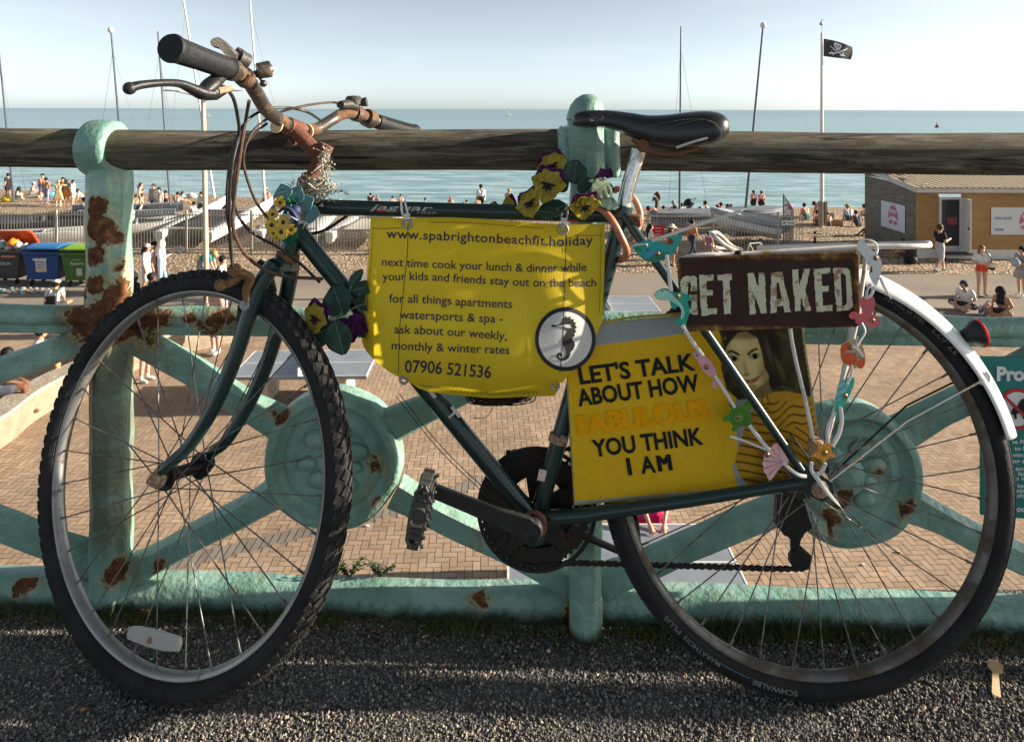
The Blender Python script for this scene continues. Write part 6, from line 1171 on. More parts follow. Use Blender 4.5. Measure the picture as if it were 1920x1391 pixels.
# ---- beach fence
m_gal = M((.36, .33, .27), .6, .2, var=.2, scale=5, name='galvanised_steel')
YF = 29.3; zF0, zF1 = ZP+.0, ZP+1.78
def fence(x0, x1, label):
    f = thing('metal_fence', label, 'fence', ((x0+x1)/2, YF, ZP)); mb = MB(); n_ = int((x1-x0)/.128)
    for i in range(n_+1): mb.abox(x0+i*.128-.011, x0+i*.128+.011, YF-.011, YF+.011, zF0+.1, zF1)
    mb.obj('bars', m_gal, f, smooth=False)
    for z in (zF0+.16, zF1-.14): MB().abox(x0, x1, YF-.016, YF+.034, z-.022, z+.022).obj('rail', m_gal, f, smooth=False)
    xx = x0
    while xx <= x1+.01: MB().abox(xx-.035, xx+.035, YF-.05, YF+.05, zF0-.2, zF1+.06).obj('post', m_gal, f, smooth=False); xx += 2.75
fence(-24.75, 5.5, 'long pale metal bar fence between the promenade shingle and the boats at left'); fence(5.75, 12.4, 'pale metal bar fence behind the saddle in front of covered boats')
gt = thing('mesh_gate', 'dark metal mesh gate sloping down at the right end of the beach fence', 'gate', GP(1490, 500)); mb = MB()
ga, gb, gc, gd = (11.6, 29.6), (13.4, 33.0), ZP+2.55, ZP+1.4
for i in range(15):
    f = i/14; mb.tube([(ga[0]+(gb[0]-ga[0])*f, ga[1]+(gb[1]-ga[1])*f, ZP), (ga[0]+(gb[0]-ga[0])*f, ga[1]+(gb[1]-ga[1])*f, gc+(gd-gc)*f)], .012 if i % 14 else .03, 6)
for k in range(12): z0 = ZP+.12+k*.2; f1 = min(1, max(0, (gc-z0)/(gc-gd))); mb.tube([(*ga, z0), (ga[0]+(gb[0]-ga[0])*f1, ga[1]+(gb[1]-ga[1])*f1, z0)], .009, 5)
mb.tube([(*ga, gc), (*gb, gd)], .022, 6); mb.obj('mesh', M((.12, .13, .14), .5, .6), gt)
sg = U(1478, 418, 29.2); fs_ = thing('direction_sign', 'small white sign with a left arrow reading Toilets on the beach fence', 'sign', sg); MB().abox(sg[0]-.28, sg[0]+.28, sg[1]-.02, sg[1], sg[2]-.1, sg[2]+.1).obj('board', M((.68, .68, .66), .5), fs_, smooth=False)
mb = MB(); write(mb, 'Toilets', lambda u, v: (sg[0]-.08+.32*u, sg[1]-.024, sg[2]-.035+v*.08), .02); mb.obj('lettering', m_blk, fs_, smooth=False, fixn=False); MB().add([(sg[0]-.24, sg[1]-.024, sg[2]), (sg[0]-.17, sg[1]-.024, sg[2]+.06), (sg[0]-.17, sg[1]-.024, sg[2]+.018), (sg[0]-.11, sg[1]-.024, sg[2]+.018), (sg[0]-.11, sg[1]-.024, sg[2]-.018), (sg[0]-.17, sg[1]-.024, sg[2]-.018), (sg[0]-.17, sg[1]-.024, sg[2]-.06)], [(0, 1, 6), (2, 3, 4, 5)]).obj('arrow', m_blk, fs_, smooth=False, fixn=False)
rs_ = U(1230, 436, 29.1); rb = thing('warning_sign', 'red notice board with white lines fixed to the beach fence', 'sign', rs_); MB().abox(rs_[0]-.33, rs_[0]+.33, rs_[1]-.02, rs_[1], rs_[2]-.3, rs_[2]+.3).obj('board', M((.45, .012, .025), .45, var=.1), rb, smooth=False)
for i, (a, b_) in enumerate(((-.05, .2), (-.02, .22), (-.1, .2), (-.1, .12))): MB().abox(rs_[0]+a, rs_[0]+b_, rs_[1]-.026, rs_[1]-.0225, rs_[2]+.17-.13*i, rs_[2]+.20-.13*i).obj('text_line', M((.6, .5, .5), .6), rb, smooth=False)
# ---- boats
m_gel = M((.72, .72, .70), .3, var=.06, scale=2, spec=.5, name='white_gelcoat'); m_tramp = M((.035, .04, .045), .7, var=.3, scale=3, name='trampoline_mesh'); m_cov = M((.16, .18, .21), .75, var=.25, scale=2.5, name='grey_boat_cover'); m_covl = M((.33, .38, .42), .7, var=.2, scale=2, name='pale_boat_cover')
m_mast = M((.11, .12, .14), .4, .5, name='dark_mast'); m_mastw = M((.66, .64, .60), .4, var=.1, name='white_mast'); m_wire = M((.3, .3, .3), .4, .5, name='stay_wire')
def hull(S_, Bw, w_, h, sheer=.35, n_=14):                                      # stern, bow points at keel
    S_, Bw = np.array(S_, float), np.array(Bw, float); d = Bw-S_; L = np.linalg.norm(d); d /= L; s_ = nrm(np.cross(d, ZU)); up = np.cross(s_, d); mb = MB(); V = []
    for i in range(n_):
        f = i/(n_-1); k = w_*(.72+.28*math.sin(math.pi*min(1, f*1.25)))*(1-max(0, (f-.62)/.38)**1.8)+.012; hh = h*(1+sheer*f*f); kr = h*.55*max(0, (f-.7)/.3)**2
        c = S_+d*L*f
        for a, b_ in ((-.0, kr), (-.62, kr+.16*(hh-kr)), (-1, kr+.55*(hh-kr)), (-.92, hh), (-.3, hh*1.05), (.3, hh*1.05), (.92, hh), (1, kr+.55*(hh-kr)), (.62, kr+.16*(hh-kr))): V.append(c+s_*a*k+up*b_)
    m_ = 9; return mb.add(V, [(i*m_+j, i*m_+(j+1) % m_, (i+1)*m_+(j+1) % m_, (i+1)*m_+j) for i in range(n_-1) for j in range(m_)]+[tuple(range(m_)), tuple((n_-1)*m_+j for j in range(m_-1, -1, -1))])
def mast(root, top, bot, r_, m, ball=False, stays=()):
    t_, b_ = np.array(top), np.array(bot); MB().tube([b_, t_], [r_*1.15, r_*.8], 8).obj('mast', m, root)
    if ball: MB().ball(t_, .16, 14, 10).obj('mast_float', m_gel, root)
    for s_ in stays:
        MB().tube([t_+(b_-t_)*.12, np.array(s_)], .008, 4).obj('stay', m_wire, root)
def cat(label, s1, s2, b1, b2, cover=None, hull_m=None, msts=None, h=.5, w_=.24, name='catamaran'):
    S1, S2, B1, B2_ = [np.array(q, float) for q in (s1, s2, b1, b2)]; root = thing(name, label, 'catamaran', (S1+S2+B1+B2_)/4, 'catamarans parked on the shingle'); hm = hull_m or m_gel
    hull(S1, B1, w_, h).obj('hull', hm, root); hull(S2, B2_, w_, h).obj('hull', hm, root)
    up = np.array([0, 0, h*.98]); q = lambda f, g: (S1+(B1-S1)*f)*(1-g)+(S2+(B2_-S2)*f)*g+up
    MB().grid(lambda u, v: q(.08+.56*u, .06+.88*v)+np.array([0, 0, .03-.06*math.sin(math.pi*v)]), np.linspace(0, 1, 6), np.linspace(0, 1, 6)).obj('trampoline', cover or m_tramp, root, solid=.02)
    for f in (.08, .62): MB().tube([q(f, -.02)+ZU*.03, q(f, 1.02)+ZU*.03], .05, 8).obj('crossbeam', m_mastw if cover is None else m_wire, root)
    if msts: mast(root, *msts)
    return root
def XY(px, Y, z): p = U(px, 205, Y); return (p[0], Y, z)
z0 = ZP+.25
cat('white catamaran with raised bows and a white mast, left of the tan lamp post', XY(298, 30.4, z0), XY(392, 30.2, z0), XY(424, 37.0, z0+.55), XY(512, 36.6, z0+.55), None, None, (U(340, -25, 35.5), U(402, 372, 35.5), .055, m_mastw, False, (XY(424, 37, z0+1.1), XY(300, 31, z0+.6))))
cat('white catamaran behind the front brake cables with a white mast', XY(486, 30.5, z0), XY(585, 30.3, z0), XY(560, 36.8, z0+.45), XY(640, 36.6, z0+.45), M((.2, .22, .24), .7, name='faded_cover'), None, (U(466, -30, 36), U(498, 385, 36), .055, m_mastw, False, (XY(560, 36.8, z0+1),)))
cat('cream decked catamaran beside the palm leaves', XY(618, 30.2, z0), XY(700, 30.2, z0), XY(690, 35, z0+.3), XY(770, 35, z0+.3), M((.5, .47, .4), .6, name='cream_deck'), None, None)
cat('dark covered catamaran lying sideways at the far left behind the fence', XY(-60, 32, z0), XY(-70, 34.4, z0), XY(168, 32.3, z0+.1), XY(176, 34.6, z0+.1), m_tramp, m_tramp, (U(-2, 95, 33.5), U(26, 378, 33.5), .045, m_mast, False, (XY(60, 33, z0+.5), XY(-40, 33, z0+.5))))
cat('low catamaran with white hulls under dark trampoline nearest the bins', XY(-50, 30.4, z0-.1), XY(-50, 31.4, z0-.1), XY(160, 30.5, z0-.05), XY(166, 31.6, z0-.05), None, None, None, .42)
cat('dark catamaran with a white float ball on its masthead behind the rusty post', XY(150, 35.2, z0+.2), XY(140, 37.4, z0+.2), XY(330, 34.6, z0+.2), XY(345, 37, z0+.2), None, M((.3, .32, .34), .5, name='grey_hull'), (U(208, 57, 36), U(236, 385, 36), .05, m_mast, True, (XY(300, 36, z0+.7), XY(170, 36, z0+.7))))
cat('small catamaran with a thin dark mast left of the tan lamp post', XY(250, 32.2, z0), XY(250, 33.8, z0), XY(340, 33, z0), XY(346, 34.4, z0), None, M((.5, .5, .48), .5, name='off_white_hull'), (U(296, 60, 33.4), U(319, 385, 33.4), .045, m_mast, False, (XY(250, 33, z0+.5), XY(336, 33.5, z0+.5), XY(352, 33.5, z0+.4))))
def dinghy(label, px0, px1, Y, cov, mst=None, rise=.0):
    a, b_ = XY(px0, Y, z0+.1), XY(px1, Y+.6, z0+.1+rise); root = thing('dinghy', label, 'dinghy', a, 'covered dinghies parked on the shingle'); hull(a, b_, .75, .55).obj('hull', m_gel if cov is m_covl else cov, root)
    mb = hull(np.array(a)+ZU*.42, np.array(b_)+ZU*.42, .80, .42, .1); mb.obj('cover', cov, root)
    if mst: mast(root, *mst)
dinghy('grey covered dinghy with a tall dark mast right of the seatpost', 1228, 1400, 33.8, m_cov, (U(1277, 50, 34), U(1274, 392, 34), .05, m_mast, False, (XY(1252, 34, z0+.6), XY(1330, 34, z0+.6))))
dinghy('grey covered dinghy under the dark mast with a white masthead float', 1370, 1478, 34.8, m_cov, (U(1431, 48, 35), U(1397, 402, 35), .06, m_mast, True, ()))
dinghy('silver covered dinghy with upturned bow behind the rack clip', 1460, 1330, 31.0, m_covl, None, .5); dinghy('low silver covered dinghy behind the parked bicycle', 1370, 1486, 31.6, M((.22, .24, .27), .5, .3, name='silver_cover'))
bo = U(243, 403, 31); mb = MB().ball(bo, .27, 16, 12, sc=(.8, .8, 1.25)); tag(mb.obj('buoy', m_gel), 'white pear shaped buoy hanging right of the rusty post', 'buoy')
# ---- lamp post with two flat heads, flagpole with flag
lp = thing('lamp_post', 'slim tan lamp post with two flat lamp heads behind the handlebar', 'lamp post', GP(388, 573)); b_ = GP(388, 573); Yl = b_[1]; tp = U(381, 183, Yl); m_tan = M((.52, .43, .31), .6, var=.15, scale=6, name='cream_paint'); MB().tube([b_, tp], [.085, .07], 12).obj('pole', m_tan, lp)
for sx, x_ in ((-1, 322), (1, 440)): q = U(x_, 170, Yl); MB().ball(q, .3, 14, 8, sc=(1.0, .5, .12)).obj('lamp_head', M((.5, .52, .52), .4), lp); MB().tube([tp, q], .02, 6).obj('arm', m_tan, lp)
fp_b = U(1541, 418, 36); fp_b[2] = ZP+.03; Yp = 36.0; fp = thing('flagpole', 'white flagpole with a ball finial standing on the beach', 'flagpole', fp_b); MB().tube([fp_b, U(1541, 62, Yp)], [.11, .065], 10).obj('pole', m_mastw, fp)
mb = MB().ball(U(1540, 45, Yp), .1, 12, 8); mb.tube([U(1541, 62, Yp), U(1541, 38, Yp)], .015, 6); mb.tube([U(1538.5, 38, Yp), U(1544, 38, Yp)], .015, 5); mb.obj('finial', M((.45, .47, .5), .3, .4), fp); mb = MB().box(U(1537.5, 400, Yp), (.06, 0, 0), (0, .12, 0), (0, 0, .62)); mb.box(U(1547, 400, Yp), (.06, 0, 0), (0, .12, 0), (0, 0, .62)); mb.obj('foot_clamp', M((.33, .26, .19), .8), fp, smooth=False)
fl = thing('pirate_flag', 'black pirate flag with a white skull over crossed swords flying from the flagpole', 'flag', U(1544, 90, Yp)); fq = [(1544, 73), (1598, 88.5), (1595, 113), (1544, 106)]
def FP(u, v, o=0.0):
    tp_ = np.array([1544+54*u, 73+(16*u-2.5*math.sin(3*u))]); bt = np.array([1544+51*u, 106+6.5*u]); q = tp_*(1-v)+bt*v; q[0] += 2.2*u*math.sin(math.pi*v); return U(q[0], q[1], Yp-.05+.10*math.sin(7*u+1.5*v)*u-o)
MB().grid(FP, np.linspace(0, 1, 24), np.linspace(0, 1, 14)).obj('cloth', M((.042, .05, .055), .7, var=.15, scale=3), fl, fixn=False)
m_fw = M((.72, .70, .72), .7, name='flag_white')
def fsh(nm, pts, o, m): 
    MB().add([FP((x-735)/640, (y-620)/390-(x-735)/640*.28, o) for x, y in pts], [tuple(q) for q in tri2d(pts)]).obj(nm, m, fl, smooth=False, fixn=False)
fsh('sword', [(870, 765), (900, 785), (1010, 880), (1090, 945), (1150, 975), (1215, 1000), (1225, 1025), (1190, 1015), (1130, 985), (1060, 945), (960, 875)], .03, m_fw); fsh('sword', [(1270, 795), (1262, 830), (1200, 885), (1110, 930), (1010, 965), (880, 968), (848, 945), (870, 925), (960, 935), (1060, 915), (1150, 870)], .03, m_fw)
fsh('hilt', [(905, 885), (925, 900), (975, 995), (955, 1000), (930, 960)], .035, m_fw); fsh('hilt', [(1180, 925), (1195, 940), (1150, 1020), (1100, 1015), (1140, 985)], .035, m_fw)
fsh('skull', [(960, 735), (970, 705), (1020, 700), (1090, 722), (1135, 750), (1140, 790), (1110, 830), (1095, 865), (1060, 885), (1015, 870), (1000, 830), (970, 800)], .04, m_fw)
for q in ([(998, 775), (1020, 765), (1035, 780), (1020, 800), (1000, 795)], [(1065, 785), (1085, 770), (1100, 790), (1085, 808), (1068, 802)], [(1040, 800), (1050, 825), (1030, 825)]): fsh('eye_socket', q, .05, m_blk)
# ---- swim hut
hy = 28.5; hx0 = 16.66; hx1 = 27.0; hd = 4.2; ze = -2.22
hut = thing('beach_hut', 'timber clad beach hut with a corrugated roof, white plinth, glazed door and swim banners', 'hut', (20, hy, ZP))
t = NT('front_cladding'); t.col(t.ramp(t.noise(1.6, 8, .7, t.map((1.2, 8, 8))), [(.3, (.27, .145, .05)), (.7, (.40, .24, .09))])).set(.6, spec=.3); m_cl = t.mat
t = NT('side_cladding'); t.col(t.ramp(t.noise(2.0, 8, .75, t.map((1, .8, 9))), [(.25, (.045, .042, .04)), (.5, (.17, .155, .135)), (.75, (.3, .27, .22))])).set(.85, spec=.2); m_cs = t.mat
m_pl = M((.62, .62, .60), .7, var=.12, scale=3, name='white_plinth'); zp_ = ZP+.44
MB().abox(hx0+.01, hx1, hy+.01, hy+hd, ZP-.1, zp_).obj('plinth', m_pl, hut, smooth=False)
dx0, dx1, dzt = U(1760, 300, hy)[0], U(1803, 300, hy)[0], U(1780, 370, hy)[2]
mb = MB(); z = zp_; k = 0
while z < ze-.05:
    for (a, b_) in (((hx0, dx0), (dx1, hx1)) if z < dzt else ((hx0, hx1),)):
        h_ = min(.142, ze-z); mb.add([(a, hy-.025, z), (b_, hy-.025, z), (b_, hy-.004, z+h_), (a, hy-.004, z+h_), (a, hy+.03, z), (b_, hy+.03, z), (b_, hy+.03, z+h_), (a, hy+.03, z+h_)], [(0, 1, 2, 3), (4, 7, 6, 5), (0, 4, 5, 1), (3, 2, 6, 7), (0, 3, 7, 4), (1, 5, 6, 2)])
    z += .142
mb.obj('front_wall', m_cl, hut, smooth=False)
mb = MB(); z = ZP+.1
while z < ze+.6:
    yb0 = hy+.032; top_f = lambda yv: ze+.12*(yv-hy)
    mb.add([(hx0-.022, yb0, z), (hx0-.022, hy+hd, z), (hx0-.002, hy+hd, min(z+.142, top_f(hy+hd))), (hx0-.002, yb0, min(z+.142, max(z, top_f(yb0)))), (hx0+.03, yb0, z), (hx0+.03, hy+hd, z)], [(0, 3, 2, 1), (0, 1, 5, 4)]); z += .142
mb.obj('side_wall', m_cs, hut, smooth=False, fixn=False)
MB().abox(hx0-.03, hx0+.05, hy-.04, hy+.03, zp_, ze).obj('corner_board', m_cl, hut, smooth=False)
rf = MB(); zr = lambda yv: ze+.08+.12*(yv-hy); y0_, y1_ = hy-.42, hy+hd+.3; rx0, rx1 = hx0-.28, hx1+.3
xr = rx0
m_roof = M((.46, .38, .26), .5, .1, var=.12, scale=3, name='roof_sheet'); m_gap = M((.10, .09, .08), .7, name='roof_valley')
rf.add([(rx0, y0_, zr(y0_)), (rx1, y0_, zr(y0_)), (rx1, y1_, zr(y1_)), (rx0, y1_, zr(y1_))], [(0, 1, 2, 3)], 1)
while xr < rx1-.2:
    a, b_ = xr+.03, xr+.215; rf.add([(a, y0_-.02, zr(y0_)+.004), (a+.03, y0_-.02, zr(y0_)+.05), (b_-.03, y0_-.02, zr(y0_)+.05), (b_, y0_-.02, zr(y0_)+.004), (a, y1_, zr(y1_)+.004), (a+.03, y1_, zr(y1_)+.05), (b_-.03, y1_, zr(y1_)+.05), (b_, y1_, zr(y1_)+.004)], [(0, 1, 5, 4), (1, 2, 6, 5), (2, 3, 7, 6), (0, 3, 2, 1)], 0); xr += .26
rf.obj('roof', [m_roof, m_gap], hut, smooth=False, fixn=False)
m_fas = M((.52, .50, .46), .7, var=.12, scale=4, name='fascia'); MB().abox(rx0, rx1, y0_+.0, y0_+.03, zr(y0_)-.17, zr(y0_)-.006).obj('fascia', m_fas, hut, smooth=False); mb = MB().add([(rx0, y0_, zr(y0_)-.17), (rx0, y0_, zr(y0_)+.05), (rx0, y1_, zr(y1_)+.05), (rx0, y1_, zr(y1_)-.17)], [(0, 1, 2, 3)]); mb.obj('verge_board', m_fas, hut, smooth=False, solid=.03); MB().abox(rx0+.04, rx1, y0_+.04, hy-.03, ze-.03, ze-.0).obj('soffit', m_fas, hut, smooth=False)
cq = U(1735, 350, hy-.1); MB().box(cq, (.07, 0, 0), (0, .05, 0), (0, 0, .12)).obj('wall_lamp', m_pl, hut, smooth=False, bevel=.01)
dr = MB(); zd0 = ZP+.46
for a, b_, c, d in ((dx0, dx0+.09, zd0, dzt), (dx1-.09, dx1, zd0, dzt), (dx0+.09, dx1-.09, dzt-.09, dzt), (dx0+.09, dx1-.09, zd0, zd0+.12)): dr.abox(a, b_, hy-.06, hy+.05, c, d)
df = dr.obj('door_frame', m_pl, hut, smooth=False)
t = NT('dark_glass'); t.col((.03, .035, .04)).set(.08, spec=.6); MB().abox(dx0+.09, dx1-.09, hy-.005, hy+.01, zd0+.12, dzt-.09).obj('glass', t.mat, hut, smooth=False)
MB().abox(dx0+.35, dx0+.75, hy-.012, hy-.007, ZP+1.45, ZP+1.75).obj('door_poster', M((.28, .05, .07), .5), hut, smooth=False)
L1_ = U(1819, 372, hy-.75); dl = MB().add([(dx1, hy-.03, zd0-.02), (L1_[0], hy-.80, zd0-.02), (L1_[0], hy-.80, dzt), (dx1, hy-.03, dzt)], [(0, 1, 2, 3)]).obj('open_door', m_pl, hut, smooth=False, solid=.06); MB().ball((L1_[0]-.05, hy-.75, ZP+1.4), .04, 8, 6).obj('door_handle', m_blk, dl)
st_ = thing('door_step', 'dark metal doorstep with a mat under the hut door', 'step', ((dx0+dx1)/2, hy-.4, ZP)); MB().abox(dx0-.1, dx1+.25, hy-.55, hy-.07, ZP+.3, ZP+.36).obj('tread', M((.06, .06, .06), .7), st_, smooth=False)
for xx in (dx0-.05, dx1+.2): MB().abox(xx-.02, xx+.02, hy-.54, hy-.5, ZP, ZP+.3).obj('leg', m_blk, st_, smooth=False)
MB().abox(dx0-.05, dx1+.2, hy-1.0, hy-.6, ZP+.005, ZP+.04).obj('mat', M((.09, .06, .05), .9), st_, smooth=False)
m_pink = M((.50, .13, .27), .6, var=.1, name='pink_print')
def swim(o, ex, ez, nv, W_, H_):                                               # swim-school banner: cap, goggles, lettering
    o, ex, ez, nv = [np.array(q, float) for q in (o, ex, ez, nv)]; P = lambda x, z, k=0: o+ex*x*W_+ez*z*H_+nv*(.012+.004*k)
    root = thing('swim_banner', swim.lab, 'banner', o+ex*W_/2, 'swim school banners on the hut'); MB().add([P(0, 0), P(1, 0), P(1, 1), P(0, 1)], [(0, 1, 2, 3)]).obj('sheet', M((.60, .62, .64), .6, var=.06, scale=2), root, smooth=False, solid=.004)
    cxx = swim.cx; rr = swim.r; cap = [P(cxx+rr*math.cos(a), .45+.48*math.sin(a), 2) for a in np.linspace(R_(-8), R_(188), 26)]; cap += [P(cxx-rr*f, .45-.07+.13*(1-f*f), 2) for f in np.linspace(.95, -.95, 12)]; n_ = len(cap); mb = MB(); fan(mb, cap, P(cxx, .6, 2)); mb.obj('cap_logo', m_pink, root, smooth=False, fixn=False)
    for s_ in (-1, 1): mb = MB(); fan(mb, [P(cxx+s_*rr*.5+rr*.42*math.cos(a), .27+.075*math.sin(a)*(1-.25*math.cos(a)*s_), 2) for a in np.linspace(0, 6.28, 16, endpoint=False)], P(cxx+s_*rr*.5, .27, 2)); mb.obj('goggle_lens', m_pink, root, smooth=False, fixn=False)
    def T(body, x, z, w_, h, m, b=.03): mb = MB(); write(mb, body, lambda u, v: P(x+w_*u, z+h*v, 3), b); mb.obj('lettering', m, root, smooth=False, fixn=False)
    T('iSWIM', cxx-rr*.72, .62, rr*1.44, .14, m_fw)
    return T
mt_ = M((.10, .33, .42), .6, name='teal_print')
a = U(1858, 440, hy-.03); b_ = U(1858, 389, hy-.03); swim.lab = 'white swim banner with pink cap logo on the hut front wall'; swim.cx, swim.r = .585, .165; T = swim((a[0], hy-.03, a[2]), (1, 0, 0), (0, 0, 1), (0, -1, 0), 2.75, b_[2]-a[2])
T('OPEN WATER', .05, .55, .26, .10, mt_); T('SWIM', .05, .14, .13, .09, mt_)
ya = 29.1; a = np.array([hx0-.03, 0, 0]); za, zb = ZP+1.02, ZP+1.9; swim.lab = 'white swim banner with pink cap logo on the weathered hut side'; swim.cx, swim.r = .52, .2; swim((hx0-.03, 31.2, ZP+.95), (0, -1, 0), (0, 0, 1), (-1, 0, 0), 1.9, 1.15)
# ---- timber plinth with box, buggy, parked bicycle
q = U(1555, 424, 37); pl = thing('timber_plinth', 'low tan timber block with a grey stone on top beside the flagpole', 'plinth', (q[0], 37, ZP)); MB().abox(q[0]-.55, q[0]+.55, 36.6, 37.5, ZP, ZP+.36).obj('base', M((.40, .26, .13), .8), pl, smooth=False, bevel=.02); MB().abox(q[0]-.3, q[0]+.2, 36.8, 37.3, ZP+.36, ZP+.72).obj('stone', M((.34, .34, .32), .8), pl, smooth=False, bevel=.02)
bg_ = thing('pushchair', 'black pushchair with hood up among the sitting people', 'pushchair', XY(1290, 40, ZP+.04)); q = np.array(XY(1290, 40, ZP+.04)); mb = MB().grid(lambda a_, b__: q+np.array([.1-.36*math.cos(a_)*math.sin(b__), .26*math.cos(b__), .62+.36*math.sin(a_)*math.sin(b__)]), np.linspace(-.2, 1.9, 9), np.linspace(0, math.pi, 9)); mb.obj('hood', M((.015, .017, .02), .7), bg_, fixn=False, solid=.02); MB().prism([q+np.array(p_) for p_ in ((-.28, -.2, .3), (-.1, -.2, .28), (.3, -.2, .75), (.2, -.2, .8), (-.05, -.2, .5), (-.26, -.2, .42))], (0, 1, 0), .4).obj('seat', m_cov, bg_, smooth=False)
for sx in (-.3, .3): MB().lathe(q+np.array([sx, -.2, .13]), (0, 1, 0), [(0, .02), (0, .13), (.05, .13), (.05, .02)], 14).obj('wheel', m_blk, bg_); MB().tube([q+np.array([sx, -.2, .13]), q+np.array([-sx*.8, 0, .75]), q+np.array([.5, 0, 1.02])], .02, 6).obj('frame', m_wire, bg_)
def parked(label, px, Y, col, yaw=0):
    c = np.array(XY(px, Y, ZP)); root = thing('parked_bicycle', label, 'bicycle', c); X = np.array([math.cos(yaw), math.sin(yaw), 0]); N = np.array([-X[1], X[0], 0])
    for sx in (-.52, .52): mb = MB(); P = [c+X*(sx+.33*math.cos(a))+ZU*(.34+.33*math.sin(a)) for a in np.linspace(0, 2*math.pi, 25)]; mb.tube(P, .018, 6, caps=False); w_ = mb.obj('wheel', m_tyre, root)
    mb = MB(); J = dict(h=c+X*-.35+ZU*.85, b=c+X*0+ZU*.3, s=c+X*.18+ZU*.85, r=c+X*.52+ZU*.34, f=c+X*-.52+ZU*.34)
    for a, b_ in ('hb', 'bs', 'hs', 'sr', 'br', 'hf'): mb.tube([J[a], J[b_]], .02, 6)
    mb.obj('frame', M(col, .4), root); MB().tube([J['h']+ZU*.15-N*.28, J['h']+ZU*.15+N*.28], .015, 6).obj('handlebar', m_blk, root); MB().ball(J['s']+ZU*.12, .13, 10, 6, sc=(1, .5, .35), ax=(X, N, ZU)).obj('saddle', m_blk, root)
parked('white parked bicycle leaning by the fence above the rusty sign', 1420, 27.6, (.65, .65, .65), .3); parked('dark parked bicycle with red light by the mesh gate', 1528, 29.2, (.05, .02, .02), 1.1)
# ---- cabbage palm beside the banner
pm = thing('palm', 'spiky green cabbage palm between the down tube and the yellow banner', 'palm', GP(742, 560)); pb = GP(742, 560); hp = U(742, 448, pb[1]); MB().tube(crom([pb, (pb+hp)/2+np.array([.1, 0, 0]), hp], 6), [.13, .1, .08], 10).obj('trunk', M((.2, .15, .1), .9, bump=.5), pm)
mb = MB(); r = random.Random(8)
for k in range(90):
    a = r.uniform(0, 6.28); el = r.uniform(-.5, 1.3); L = r.uniform(.7, 1.15); d = np.array([math.cos(a)*math.cos(el), math.sin(a)*math.cos(el), math.sin(el)]); s_ = nrm(np.cross(d, ZU))*.035
    P = [hp+d*L*f-ZU*.35*L*f*f for f in (0, .35, .7, 1)]; V = []
    for i, p_ in enumerate(P): V += [p_-s_*(.7, 1, .7, .05)[i], p_+ZU*.012, p_+s_*(.7, 1, .7, .05)[i]]
    mb.add(V, [(3*i+j, 3*i+j+1, 3*i+4+j, 3*i+3+j) for i in range(3) for j in range(2)], r.choice([0, 0, 1]))
mb.obj('leaves', [M((.03, .10, .025), .5, var=.3, scale=6), M((.09, .17, .05), .5, var=.3, scale=6)], pm, fixn=False)
# ---- information sign on the promenade
m_tsg = M((.012, .17, .155), .5, var=.08, scale=3, name='teal_sign'); inf = thing('information_sign', 'teal public information sign with a no dogs symbol fixed to the railing at right', 'sign', U(1920, 980, 1.298)); Yi = 1.298
iq = lambda px, py, k=0: U(px, py, Yi-.0006*k)
MB().prism([iq(1838, 668), iq(2000, 671), iq(2000, 978), iq(1838, 964)], (0, 1, 0), .004).obj('panel', m_tsg, inf, smooth=False); [MB().tube([iq(1960, y_), iq(1960, y_)+np.array([0, .05, 0])], .004, 8).obj('bracket', m_gal, inf) for y_ in (690, 950)]
m_tw = M((.62, .66, .64), .6, name='sign_white'); m_rd = M((.45, .02, .03), .5, name='sign_red')
def it(body, x0, x1, y, h, b=.02): mb = MB(); write(mb, body, lambda u, v: iq(x0+(x1-x0)*u, y-h*v, 6), b); mb.obj('lettering', m_tw, inf, smooth=False, fixn=False)
it('Pro', 1869, 1921, 713, 26, .045)
for s_, x0, x1, y in (('ve Pu', 1897, 1924, 832), ('to h', 1902, 1924, 844), ('otect', 1899, 1924, 856), ('ng a', 1900, 1922, 868), ('ence', 1904, 1924, 882), ('lan', 1909, 1924, 891), ('s in', 1906, 1924, 900), ('be', 1908, 1920, 914), ('ade', 1906, 1922, 923), ('alty', 1907, 1924, 932)): it(s_, x0, x1, y, 8)
it('ou', 1906, 1924, 959, 11, .04)
ic = (1908, 767); mb = MB(); n_ = 40; V = [iq(ic[0]+rr*math.cos(2*math.pi*i/n_), ic[1]+rr*math.sin(2*math.pi*i/n_), 6) for rr in (38.5, 32) for i in range(n_)]; mb.add(V, [(i, (i+1) % n_, n_+(i+1) % n_, n_+i) for i in range(n_)]); dgn = math.sqrt(.5)
mb.add([iq(ic[0]-33*dgn-2, ic[1]-33*dgn+2, 8), iq(ic[0]-33*dgn+2, ic[1]-33*dgn-2, 8), iq(ic[0]+33*dgn+2, ic[1]+33*dgn-2, 8), iq(ic[0]+33*dgn-2, ic[1]+33*dgn+2, 8)], [(0, 1, 2, 3)]); mb.obj('prohibition_ring', m_rd, inf, smooth=False, fixn=False)
mb = MB(); fan(mb, [iq(ic[0]+33*math.cos(2*math.pi*i/n_), ic[1]+33*math.sin(2*math.pi*i/n_), 5) for i in range(n_)], iq(*ic, 5)); mb.obj('symbol_field', m_tw, inf, smooth=False, fixn=False)
dog = [(1896, 776), (1899, 766), (1908, 762), (1914, 750), (1922, 746), (1930, 752), (1926, 756), (1922, 768), (1922, 785), (1918, 785), (1916, 774), (1906, 776), (1907, 785), (1903, 786), (1901, 778)]; MB().add([iq(*p_, 7) for p_ in dog], [tuple(q) for q in tri2d(dog)]).obj('dog_symbol', m_blk, inf, smooth=False, fixn=False)
